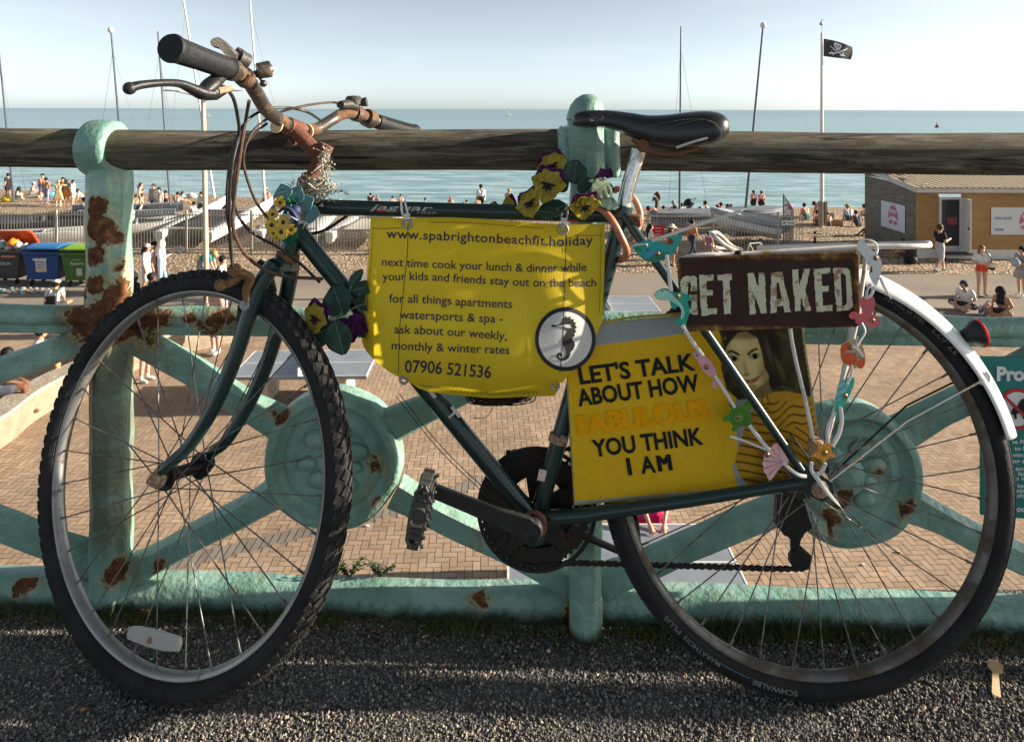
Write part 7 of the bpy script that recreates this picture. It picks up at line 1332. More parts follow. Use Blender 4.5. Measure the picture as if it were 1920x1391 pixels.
# ---- yacht and marks far out
yc = np.array([*U(953, 205, 900)[:2], SEA]); ya_ = thing('yacht', 'tiny white yacht sailing near the horizon', 'yacht', yc); hull(yc+np.array([-3, 0, .1]), yc+np.array([3.4, 0, .1]), .9, 1.1).obj('hull', m_gel, ya_); MB().add([yc+np.array(q) for q in ((-2.5, 0, 1.6), (.3, .3, 1.6), (.5, 0, 12))], [(0, 1, 2)]).obj('sail', m_fw, ya_, smooth=False, solid=.05); MB().tube([yc+np.array([.6, 0, 1]), yc+np.array([.6, 0, 12.4])], .07, 6).obj('mast', m_mastw, ya_)
yc = np.array([*U(390, 205, 700)[:2], SEA]); ya_ = thing('yacht', 'small distant white sailing dinghy behind the tan lamp post', 'yacht', yc); hull(yc+np.array([-2, 0, .1]), yc+np.array([2.4, 0, .1]), .7, .8).obj('hull', m_gel, ya_); MB().add([yc+np.array(q) for q in ((-2, 0, 1), (.3, .3, 1), (.4, 0, 7))], [(0, 1, 2)]).obj('sail', m_fw, ya_, smooth=False, solid=.05)
bq = np.array([*U(1757, 243, 330)[:2], SEA]); MBo = MB().lathe(bq, ZU, [(-.3, .9), (.8, .9), (1.2, .3), (2.6, .12), (2.7, .02)], 12); tag(MBo.obj('marker_buoy', M((.12, .03, .03), .6)), 'small dark channel buoy floating right of the flagpole', 'buoy')
# ================================================================== people
def frames(p): return {k: np.array(v, float) for k, v in p.items()}
def skeleton(pose, arms=None):
    """joint positions for a 1.7 m figure, forward = +Y, x = right"""
    J = dict(pel=(0, 0, .93), wai=(0, .0, 1.08), che=(0, .0, 1.26), nek=(0, -.005, 1.43), hed=(0, .025, 1.575), shL=(-.185, 0, 1.385), shR=(.185, 0, 1.385), elL=(-.225, -.03, 1.11), elR=(.225, -.03, 1.11), wrL=(-.235, .05, .87), wrR=(.235, .05, .87),
             hiL=(-.09, 0, .9), hiR=(.09, 0, .9), knL=(-.095, .025, .49), knR=(.095, .025, .49), anL=(-.1, -.01, .085), anR=(.1, -.01, .085), toL=(-.115, .14, .035), toR=(.115, .14, .035))
    if pose == 'walk': J.update(knL=(-.09, .17, .52), anL=(-.09, .22, .1), toL=(-.1, .37, .06), knR=(.09, -.02, .49), anR=(.09, -.27, .13), toR=(.1, -.15, .035), elL=(-.22, -.12, 1.12), wrL=(-.21, -.06, .88), elR=(.22, .08, 1.12), wrR=(.2, .24, .94))
    if pose == 'step': J.update(knL=(-.09, .09, .5), anL=(-.09, .1, .09), toL=(-.1, .25, .04), knR=(.09, .0, .49), anR=(.09, -.14, .1), toR=(.1, -.0, .035))
    if pose in ('sit', 'cross', 'hug', 'recline', 'wall'):
        d = -.80
        for k in ('pel', 'wai', 'che', 'nek', 'hed', 'shL', 'shR', 'elL', 'elR', 'wrL', 'wrR', 'hiL', 'hiR'): x, y, z = J[k]; J[k] = (x, y, z+d)
        if pose == 'cross': J.update(knL=(-.36, .3, .19), anL=(.06, .36, .08), toL=(.2, .34, .06), knR=(.36, .3, .19), anR=(-.08, .42, .07), toR=(-.22, .4, .06), elL=(-.27, .1, .36), wrL=(-.18, .3, .22), elR=(.27, .1, .36), wrR=(.18, .3, .22)); lean = .10
        if pose == 'sit': J.update(knL=(-.12, .4, .36), anL=(-.12, .62, .08), toL=(-.13, .76, .05), knR=(.12, .42, .32), anR=(.12, .7, .08), toR=(.13, .84, .05), elL=(-.24, .08, .34), wrL=(-.14, .3, .36), elR=(.24, .08, .34), wrR=(.14, .3, .36)); lean = .08
        if pose == 'hug': J.update(knL=(-.1, .34, .45), anL=(-.1, .4, .08), toL=(-.11, .54, .04), knR=(.1, .34, .45), anR=(.1, .4, .08), toR=(.11, .54, .04), elL=(-.24, .14, .36), wrL=(-.06, .42, .36), elR=(.24, .14, .36), wrR=(.06, .42, .36)); lean = .12
        if pose == 'recline': J.update(knL=(-.1, .42, .2), anL=(-.1, .8, .07), toL=(-.1, .86, .18), knR=(.1, .36, .42), anR=(.1, .6, .08), toR=(.1, .74, .05), elL=(-.24, -.28, .28), wrL=(-.24, -.36, .04), elR=(.24, -.28, .28), wrR=(.24, -.36, .04)); lean = -.22
        if pose == 'wall': J.update(knL=(-.11, .42, .12), anL=(-.11, .46, -.36), toL=(-.12, .6, -.4), knR=(.11, .42, .12), anR=(.11, .5, -.36), toR=(.12, .64, -.4), elL=(-.23, .06, .34), wrL=(-.13, .3, .22), elR=(.23, .06, .34), wrR=(.13, .3, .22)); lean = .07
        for k, f in (('wai', .3), ('che', .65), ('nek', 1), ('hed', 1.25), ('shL', .95), ('shR', .95)): x, y, z = J[k]; J[k] = (x, y+lean*f*1.5, z-abs(lean)*f*.25)
    if pose == 'bend':
        for k, f in (('wai', .1), ('che', .45), ('nek', .78), ('hed', 1.0), ('shL', .72), ('shR', .72)): x, y, z = J[k]; J[k] = (x, y+.46*f, z-.36*f*f)
        J.update(elL=(-.2, .42, .9), elR=(.2, .42, .9), wrL=(-.12, .5, .66), wrR=(.12, .5, .66), knL=(-.1, .1, .5), knR=(.1, .1, .5))
    A = arms or ''
    b = 0 if pose in ('stand', 'walk', 'step', 'bend') else -.80; f0 = J['che'][1]
    if A == 'phone': J.update(elL=(-.23, .02, 1.12+b), wrL=(-.08, .3, 1.16+b), elR=(.23, .04, 1.12+b), wrR=(.06, .33, 1.17+b))
    if A == 'fold': J.update(elL=(-.25, .02, 1.12+b), wrL=(.06, .2, 1.13+b), elR=(.25, .02, 1.12+b), wrR=(-.05, .22, 1.09+b))
    if A == 'hips': J.update(elL=(-.36, -.06, 1.14+b), wrL=(-.17, .02, .98+b), elR=(.36, -.06, 1.14+b), wrR=(.17, .02, .98+b))
    if A == 'wide': J.update(elL=(-.46, .02, 1.36+b), wrL=(-.2, .12, 1.42+b), elR=(.46, .02, 1.36+b), wrR=(.2, .12, 1.42+b))
    if A == 'face': J.update(elL=(-.28, .16, 1.24+b), wrL=(-.1, .14, 1.52+b))
    if A == 'fan': J.update(elR=(.24, .06, 1.13+b), wrR=(.12, .34, 1.28+b))
    if A == 'reach': J.update(elR=(.2, .26, 1.2+b), wrR=(.12, .5, 1.02+b), elL=(-.2, .2, 1.18+b), wrL=(-.12, .42, 1.0+b))
    return frames(J)
def dseg(P, a, b):
    ab = b-a; t_ = np.clip(((P-a)@ab)/(ab@ab+1e-9), 0, 1); return np.linalg.norm(P-(a+t_[:, None]*ab), axis=1), t_
_pm = {}
def pmat(c, rough=.75):
    k = tuple(round(float(v), 3) for v in c)
    if k not in _pm: _pm[k] = M(k, rough, var=.14, scale=7, spec=.25, name='cloth')
    return _pm[k]
SK = dict(pale=(.56, .34, .25), tan=(.42, .23, .14), pink=(.60, .30, .22), brown=(.14, .065, .035), dark=(.06, .03, .018), olive=(.34, .19, .11))
HR = dict(dark=(.018, .012, .009), black=(.008, .007, .008), brown=(.065, .035, .017), blond=(.35, .23, .09), ginger=(.24, .09, .03), grey=(.3, .29, .27), bald=None)
def person(label, px, py, pose='stand', yaw=0, h=1.7, top=None, bot=(.03, .035, .06), skin='pale', hair='dark', arms=None, z=None, sleeve=.5, long=0, shorts=.5, dress=0, shoes=None, hat=None, hood=None, vox=.03, group='people on the beach and promenade', wide=1.0, hands=False, Y=None, straps=None, bikini=None):
    z = ZP+.03 if z is None else z; s_ = h/1.7; J = skeleton(pose, arms)
    for k in J: J[k] = J[k]*s_; J[k][0] *= wide
    hgt = J['hed'][2]+.125*s_
    if Y is None: Y = F*(H-z-hgt)/(py-HY-ROLL*(px-CX))
    X = (px-CX)/F*Y+0.0; hx, hy = J['hed'][0], J['hed'][1]; a = R_(yaw); ca, sa = math.cos(a), math.sin(a); X -= hx*ca-hy*sa; Y0 = Y-(hx*sa+hy*ca)
    sk = SK[skin]; caps = []                                                  # (a, b, ra, rb, colour key)
    mats = {'skin': pmat(sk, .55)}; 
    def C(a_, b_, ra, rb, m): caps.append((a_, b_, ra*s_, rb*s_, m))
    def mc(name, col): mats[name] = pmat(col); return name
    tp = mc('top', top) if top is not None else 'skin'; bt = mc('bot', bot) if bot is not None else 'skin'
    lx = np.array([.075*s_*wide, 0, 0]); hh = np.array([.06*s_*wide, 0, 0])
    tor = tp if not dress else tp
    for sg in (-1, 1):
        C(J['pel']+hh*sg, J['wai']+lx*sg*.7, .115, .10, bt if not dress else tp); C(J['wai']+lx*sg*.7, J['che']+lx*sg, .10, .115, tp)
        C(J['che']+lx*sg, (J['shL'] if sg < 0 else J['shR'])*.75+J['nek']*.25-np.array([0, 0, .02]), .112, .075, tp)
    C(J['nek']-np.array([0, 0, .03])*s_, J['hed']-np.array([0, .01, .06])*s_, .06, .055, 'skin')
    C(J['hed']+np.array([0, -.012, .025])*s_, J['hed']+np.array([0, .022, -.04])*s_, .098, .07, 'skin'); C(J['hed']+np.array([0, .075, -.005])*s_, J['hed']+np.array([0, .105, -.03])*s_, .012, .018, 'skin')
    for S_ in 'LR':
        C(J['sh'+S_], J['el'+S_], .056, .045, tp if (sleeve > .9 and top is not None) else 'skin'); C(J['el'+S_], J['wr'+S_], .044, .031, tp if (sleeve > 1 and top is not None) else 'skin')
        if top is not None and 0 < sleeve <= .9: C(J['sh'+S_], J['sh'+S_]+(J['el'+S_]-J['sh'+S_])*sleeve, .074, .072, tp)
        wd = nrm(J['wr'+S_]-J['el'+S_])*s_
        if hands:
            s2 = nrm(np.cross(wd, [0, 1, .3])); C(J['wr'+S_], J['wr'+S_]+wd*.085, .03, .04, 'skin')
            for q, l in ((-.034, .07), (-.012, .085), (.012, .08), (.033, .06)): C(J['wr'+S_]+wd*.08+s2*q*s_, J['wr'+S_]+wd*(.08+l)+s2*q*1.7*s_, .011, .009, 'skin')
            C(J['wr'+S_]+wd*.03-s2*.035*s_, J['wr'+S_]+wd*.08-s2*.075*s_, .013, .011, 'skin')
        else: C(J['wr'+S_], J['wr'+S_]+wd*.10, .033, .036, 'skin'); C(J['wr'+S_]+wd*.10, J['wr'+S_]+wd*.165, .028, .017, 'skin')
        lm = bt if shorts > .9 and bot is not None else 'skin'
        C(J['hi'+S_], J['kn'+S_], .092, .06, lm); C(J['kn'+S_], J['an'+S_], .06, .04, bt if shorts > 1.2 and bot is not None else 'skin')
        if bot is not None and 0 < shorts <= .9: C(J['hi'+S_], J['hi'+S_]+(J['kn'+S_]-J['hi'+S_])*shorts*1.1, .108, .1, bt)
        sh = mc('shoe', shoes) if shoes is not None else 'skin'
        C(J['an'+S_]-np.array([0, 0, .03])*s_, J['to'+S_], .045, .038, sh)
        if shoes is not None: C(J['an'+S_]+np.array([0, 0, .06])*s_, J['an'+S_], .044, .046, mc('sock', (.6, .6, .58)))
    if bikini is not None: C(J['che']-lx*1.2+np.array([0, .07, .02])*s_, J['che']+lx*1.2+np.array([0, .07, .02])*s_, .066, .066, mc('bikini', bikini))
    if dress:
        n_ = 6; kz = (J['knL']+J['knR'])/2
        for i in range(n_):
            t_ = i/(n_-1)-.5
            C(J['pel']+np.array([t_*.2, 0, 0])*s_, J['pel']*(1-dress)+kz*dress+np.array([t_*.42, 0, -.02])*s_, .10, .085, 'dress' if mats.setdefault('dress', pmat(top if bot is None else bot)) else '')
    mb = MB()
    for a_, b_, ra, rb, m in caps:
        d = b_-a_; L = np.linalg.norm(d)
        if L < 1e-4: d = np.array([0, 0, 1e-3]); L = 1e-3
        prof = [(-ra*.97, ra*.24), (-ra*.7, ra*.71), (0, ra), (L, rb), (L+rb*.7, rb*.71), (L+rb*.97, rb*.24)]; mb.lathe(a_, d/L, prof, 10)
    me = bpy.data.meshes.new('t'); me.from_pydata(mb.v, [], mb.f); o = bpy.data.objects.new('t', me); COL.objects.link(o)
    bm = bmesh.new(); bm.from_mesh(me); bmesh.ops.recalc_face_normals(bm, faces=bm.faces); bm.to_mesh(me); bm.free()
    md = o.modifiers.new('r', 'REMESH'); md.mode = 'VOXEL'; md.voxel_size = vox*s_; sm_ = o.modifiers.new('s', 'SMOOTH'); sm_.factor = .5; sm_.iterations = 2 if vox < .02 else 1
    dg = bpy.context.evaluated_depsgraph_get(); dg.update(); m2 = bpy.data.meshes.new_from_object(o.evaluated_get(dg)); bpy.data.objects.remove(o); bpy.data.meshes.remove(me)
    m2.name = 'person'; n_ = len(m2.polygons); ctr = np.empty(n_*3); m2.polygons.foreach_get('center', ctr); ctr = ctr.reshape(-1, 3)
    best = np.full(n_, 1e9); idx = np.zeros(n_, int); keys = list(mats)
    for a_, b_, ra, rb, m in caps:
        ds, t_ = dseg(ctr, a_, b_); ds = ds-(ra+(rb-ra)*t_)-(.004 if m != 'skin' else 0); k = ds < best; best[k] = ds[k]; idx[k] = keys.index(m)
    m2.materials.clear()
    for k in keys: m2.materials.append(mats[k])
    m2.polygons.foreach_set('material_index', idx.tolist()); m2.polygons.foreach_set('use_smooth', [True]*n_)
    ob = bpy.data.objects.new('person', m2); COL.objects.link(ob); ob.location = (X, Y0, z); ob.rotation_euler = (0, 0, a); tag(ob, label, 'person', group)
    def child(nm, q, mat, **k): c = q.obj(nm, mat, None, **k); c.parent = ob; return c
    hd = J['hed']
    if HR.get(hair) is not None and hood is None:
        q = MB().ball(hd+np.array([0, -.025, .035])*s_, .112*s_, 12, 8, sc=(.98, 1.02, 1.0)); q.v = [(x, y, max(zz, hd[2]+(.035 if y > hd[1]+.03*s_ else -.075)*s_)) for x, y, zz in q.v]
        if long:
            q.tube(crom([hd+np.array([0, -.07, .03])*s_, hd+np.array([0, -.125, -.12])*s_, hd+np.array([.02, -.13, -.12-long])*s_], 4), [.085*s_, .085*s_, .03*s_], 8)
        child('hair', q, pmat(HR[hair], .6))
    if hat:
        kind, col = hat; q = MB().lathe(hd+np.array([0, -.012, .045])*s_, (0, .05, 1), [(0, .113*s_), (.05*s_, .108*s_), (.09*s_, .075*s_), (.105*s_, .01*s_)], 14)
        if kind == 'cap': q.ball(hd+np.array([0, .12, .05])*s_, .08*s_, 10, 6, sc=(.95, 1.1, .12))
        else: q.lathe(hd+np.array([0, -.01, .05])*s_, (0, .08, 1), [(-.03*s_, .20*s_), (-.02*s_, .20*s_), (.01*s_, .11*s_), (.0, .11*s_)], 16)
        child('hat', q, pmat(col))
    if hood is not None:
        q = MB().ball(hd+np.array([0, -.03, .01])*s_, .15*s_, 14, 9, sc=(.95, .9, 1.05)); q.tube(crom([hd+np.array([0, -.05, -.06])*s_, hd+np.array([0, -.08, -.2])*s_, hd+np.array([0, -.09, -.34])*s_], 4), [.13*s_, .16*s_, .19*s_], 12, flat=.75); child('headscarf', q, pmat(hood))
    if straps is not None:
        q = MB()
        for sx in (-1, 1): q.tube(crom([J['che']+np.array([sx*.1, -.13, -.2])*s_, J['che']+np.array([sx*.13, -.13, .05])*s_, J['nek']+np.array([sx*.11, -.01, .0])*s_, J['che']+np.array([sx*.12, .12, 0])*s_], 5), .026*s_, 6, flat=.4)
        q.box(J['che']+np.array([0, -.15, -.16])*s_, np.array([.13, 0, 0])*s_, np.array([0, .06, 0])*s_, np.array([0, 0, .16])*s_); child('backpack', q, pmat(straps), bevel=.02)
    ob.data.update(); return ob, J
W, GY_, BK, NV = (.68, .68, .67), (.30, .30, .31), (.014, .014, .016), (.025, .035, .09)
near = dict(vox=.018)
o, J = person('woman in white t-shirt and orange bikini bottoms standing by the hut with a white bag', 1842, 461, yaw=172, h=1.64, top=W, bot=(.62, .07, .03), hair='ginger', long=.22, arms='fold', shorts=.06, wide=1.06, **near)
q = MB().ball((-.27, .08, .98), .13, 12, 8, sc=(.9, .6, 1.0)); c = q.obj('shoulder_bag', [pmat((.6, .58, .5))], None); c.parent = o; q = MB().ball((-.27, .08, .93), .134, 12, 6, sc=(.9, .6, .6)); c = q.obj('bag_base', [pmat(BK)], None); c.parent = o; q = MB().tube(crom([(-.27, .1, 1.08), (-.2, .13, 1.3), (-.12, .02, 1.44), (-.2, -.08, 1.2)], 5), .012, 6); c = q.obj('bag_strap', [pmat(BK)], None); c.parent = o
person('man in black t-shirt and grey shorts walking past the hut door looking at his phone', 1764, 421, 'walk', -82, 1.80, BK, (.42, .41, .42), hair='brown', arms='phone', shoes=(.04, .16, .15), shorts=.85, **near)
o, J = person('woman in grey skirt holding a pale cloth bundle at the right edge', 1916, 463, yaw=105, h=1.62, top=(.30, .28, .27), bot=(.33, .32, .32), hair='black', arms='phone', dress=.55, shoes=W, sleeve=.2, **near)
q = MB().ball((-.05, .34, 1.14), .2, 12, 8, sc=(.75, .7, .8)); c = q.obj('cloth_bundle', [pmat((.36, .38, .40))], None); c.parent = o
person('man in white t-shirt and dark cap sitting cross legged on the promenade', 1808, 527, 'cross', 118, 1.74, W, (.07, .07, .06), hat=('cap', (.05, .065, .09)), arms=None, shorts=.8, **near)
person('shirtless man with a black towel over his head sitting on the promenade', 1876, 539, 'cross', 112, 1.74, None, (.05, .05, .055), 'tan', hood=BK, **near)
q = GP(1838, 590); wb = thing('water_bottle', 'clear plastic water bottle with blue label between the two sitting men', 'bottle', q); MB().lathe(q, ZU, [(0, .045), (.02, .05), (.22, .05), (.28, .02), (.31, .02), (.31, .005)], 14).obj('bottle', M((.55, .6, .62), .2, name='clear_plastic'), wb); MB().lathe(q+ZU*.07, ZU, [(0, .0515), (.1, .0515)], 14, caps=False).obj('label', M((.05, .2, .5), .5), wb)
q = GP(1853, 590); pbg = thing('pink_bag', 'pale pink bag beside the man with the black towel', 'bag', q); mb = MB().ball(q+ZU*.17, .2, 12, 8, sc=(1, .6, .95)); mb.obj('body', M((.62, .30, .36), .7), pbg); MB().tube(crom([q+np.array([-.1, 0, .3]), q+np.array([0, 0, .42]), q+np.array([.1, 0, .3])], 5), .012, 6).obj('handle', m_blk, pbg)
person('person in bright pink top sitting in the shade of the hut side', 1632, 410, 'sit', 88, 1.66, (.55, .03, .12), (.10, .06, .05), 'brown', 'black')
person('woman in grey sun hat sitting in the shade against the hut', 1674, 431, 'hug', 70, 1.62, (.05, .05, .055), (.2, .1, .07), 'tan', 'dark', hat=('sun', (.12, .14, .13))); person('person leaning forward by the black backpack in the hut shade', 1692, 447, 'sit', 75, 1.6, (.1, .03, .03), (.16, .05, .05), 'tan', 'brown')
q = GP(1709, 495); bp_ = thing('backpack', 'black backpack standing on the shingle at the hut corner', 'backpack', q); MB().prism([q+np.array(p_) for p_ in ((-.2, .1, 0), (.2, .1, 0), (.22, .1, .3), (.15, .1, .5), (-.12, .1, .52), (-.22, .1, .3))], (0, 1, 0), .26).obj('body', M(BK, .7), bp_, bevel=.06); MB().ball(q+np.array([0, -.15, .18]), .16, 10, 7, sc=(1, .5, .9)).obj('pocket', M((.02, .02, .022), .7), bp_)
person('boy in orange t-shirt and dark jeans walking along the fence', 1299, 411, 'walk', -70, 1.66, (.50, .20, .09), (.03, .045, .08), 'tan', 'black', shorts=1.5, sleeve=.6, shoes=BK, **near); person('child in purple dress and blue cap walking behind the whale charm', 1331, 434, 'walk', -75, 1.32, (.27, .15, .20), None, hat=('cap', (.10, .32, .50)), dress=.8, **near)
person('dark haired woman in white top walking in front of the red notice', 1221, 420, 'step', -88, 1.62, (.62, .60, .60), (.1, .1, .11), 'pink', 'black', long=.32, arms='phone', **near); person('woman in brown dress and cream bucket hat beside the red notice', 1261, 421, 'stand', -60, 1.62, (.17, .06, .04), None, 'tan', 'brown', hat=('sun', (.68, .65, .57)), dress=.7, long=.1, **near)
person('woman in white t-shirt and grey cap walking right on the shingle edge', 277, 458, 'step', -84, 1.64, W, (.46, .44, .46), 'tan', 'dark', hat=('cap', (.42, .40, .38)), long=.22, shorts=.8, **near); person('woman in dusty pink top and trousers walking between two friends', 291, 453, 'step', -84, 1.66, (.45, .27, .27), (.44, .27, .26), 'tan', 'black', shorts=1.5, **near)
o, J = person('woman in white headscarf and pale blue clothes carrying a grey fan', 305, 452, 'step', -84, 1.68, (.56, .62, .68), (.33, .47, .60), 'tan', hood=(.66, .63, .62), arms='fan', shorts=1.5, sleeve=1.2, **near)
q = MB().prism([np.array(p_) for p_ in ((.12, .38, 1.30), (.12, .46, 1.50), (.12, .62, 1.52), (.12, .78, 1.46), (.12, .72, 1.36))], (1, 0, 0), .02); c = q.obj('hand_fan', [pmat((.22, .21, .24))], None, smooth=False); c.parent = o
person('blonde woman in teal top leaning over behind the front wheel', 404, 470, 'bend', -80, 1.66, (.02, .20, .21), (.2, .2, .22), 'pink', 'blond', z=ZP-.0, **near); person('person in black cap and white top walking behind the front wheel', 419, 480, 'step', -82, 1.68, W, (.3, .3, .4), 'tan', 'black', hat=('cap', BK), shoes=(.6, .6, .6), shorts=1.4, straps=(.05, .05, .06), **near)
person('person in grey cap and white t-shirt wearing a black backpack seen from behind', 107, 525, 'cross', 5, 1.7, W, (.05, .05, .06), 'tan', 'dark', hat=('beanie', (.50, .48, .45)) if False else ('cap', (.50, .48, .45)), straps=BK, **near)
person('person in black headscarf standing beside the rusty post', 252, 511, 'stand', -20, 1.66, BK, BK, 'tan', hood=BK, shorts=1.5, sleeve=1.2, **near); person('dark haired person in black standing beside the front tyre top', 286, 512, 'stand', -60, 1.66, BK, BK, 'brown', 'black', shorts=1.5, sleeve=1.2, **near)
person('person in striped trousers and white trainers standing behind the fork', 404, 534, 'stand', 150, 1.72, (.5, .3, .25), (.3, .3, .36), 'pink', 'brown', shorts=.9, shoes=W, **near); person('person with bare legs and white trainers standing behind the mid rail', 274, 570, 'stand', -100, 1.74, BK, BK, 'pink', 'dark', shorts=.6, shoes=W, z=ZP, **near)
zw = ZP+hW+.08
person('dark haired person in white t-shirt sitting on the brick wall at the left edge', 17, 652, 'wall', -62, 1.70, (.68, .69, .70), (.07, .08, .1), 'brown', 'black', z=zw, vox=.014); person('black haired person in pale pink shirt sitting on the brick wall under the mid rail', 80, 612, 'wall', -62, 1.72, (.64, .58, .56), (.08, .08, .1), 'tan', 'black', z=zw, vox=.014, sleeve=.9); person('person with bare legs and black sandals sitting on the wall behind the rusty post', 152, 592, 'wall', -62, 1.72, (.5, .45, .4), (.5, .5, .5), 'pink', 'brown', z=zw, shoes=None, vox=.016)
person('child in bright pink leaning a hand on the nearest table', 1225, 868, 'stand', 178, 1.42, (.62, .02, .16), (.55, .02, .12), 'pink', 'brown', arms='reach', z=ZP, vox=.011, hands=True, dress=.35, Y=9.25)
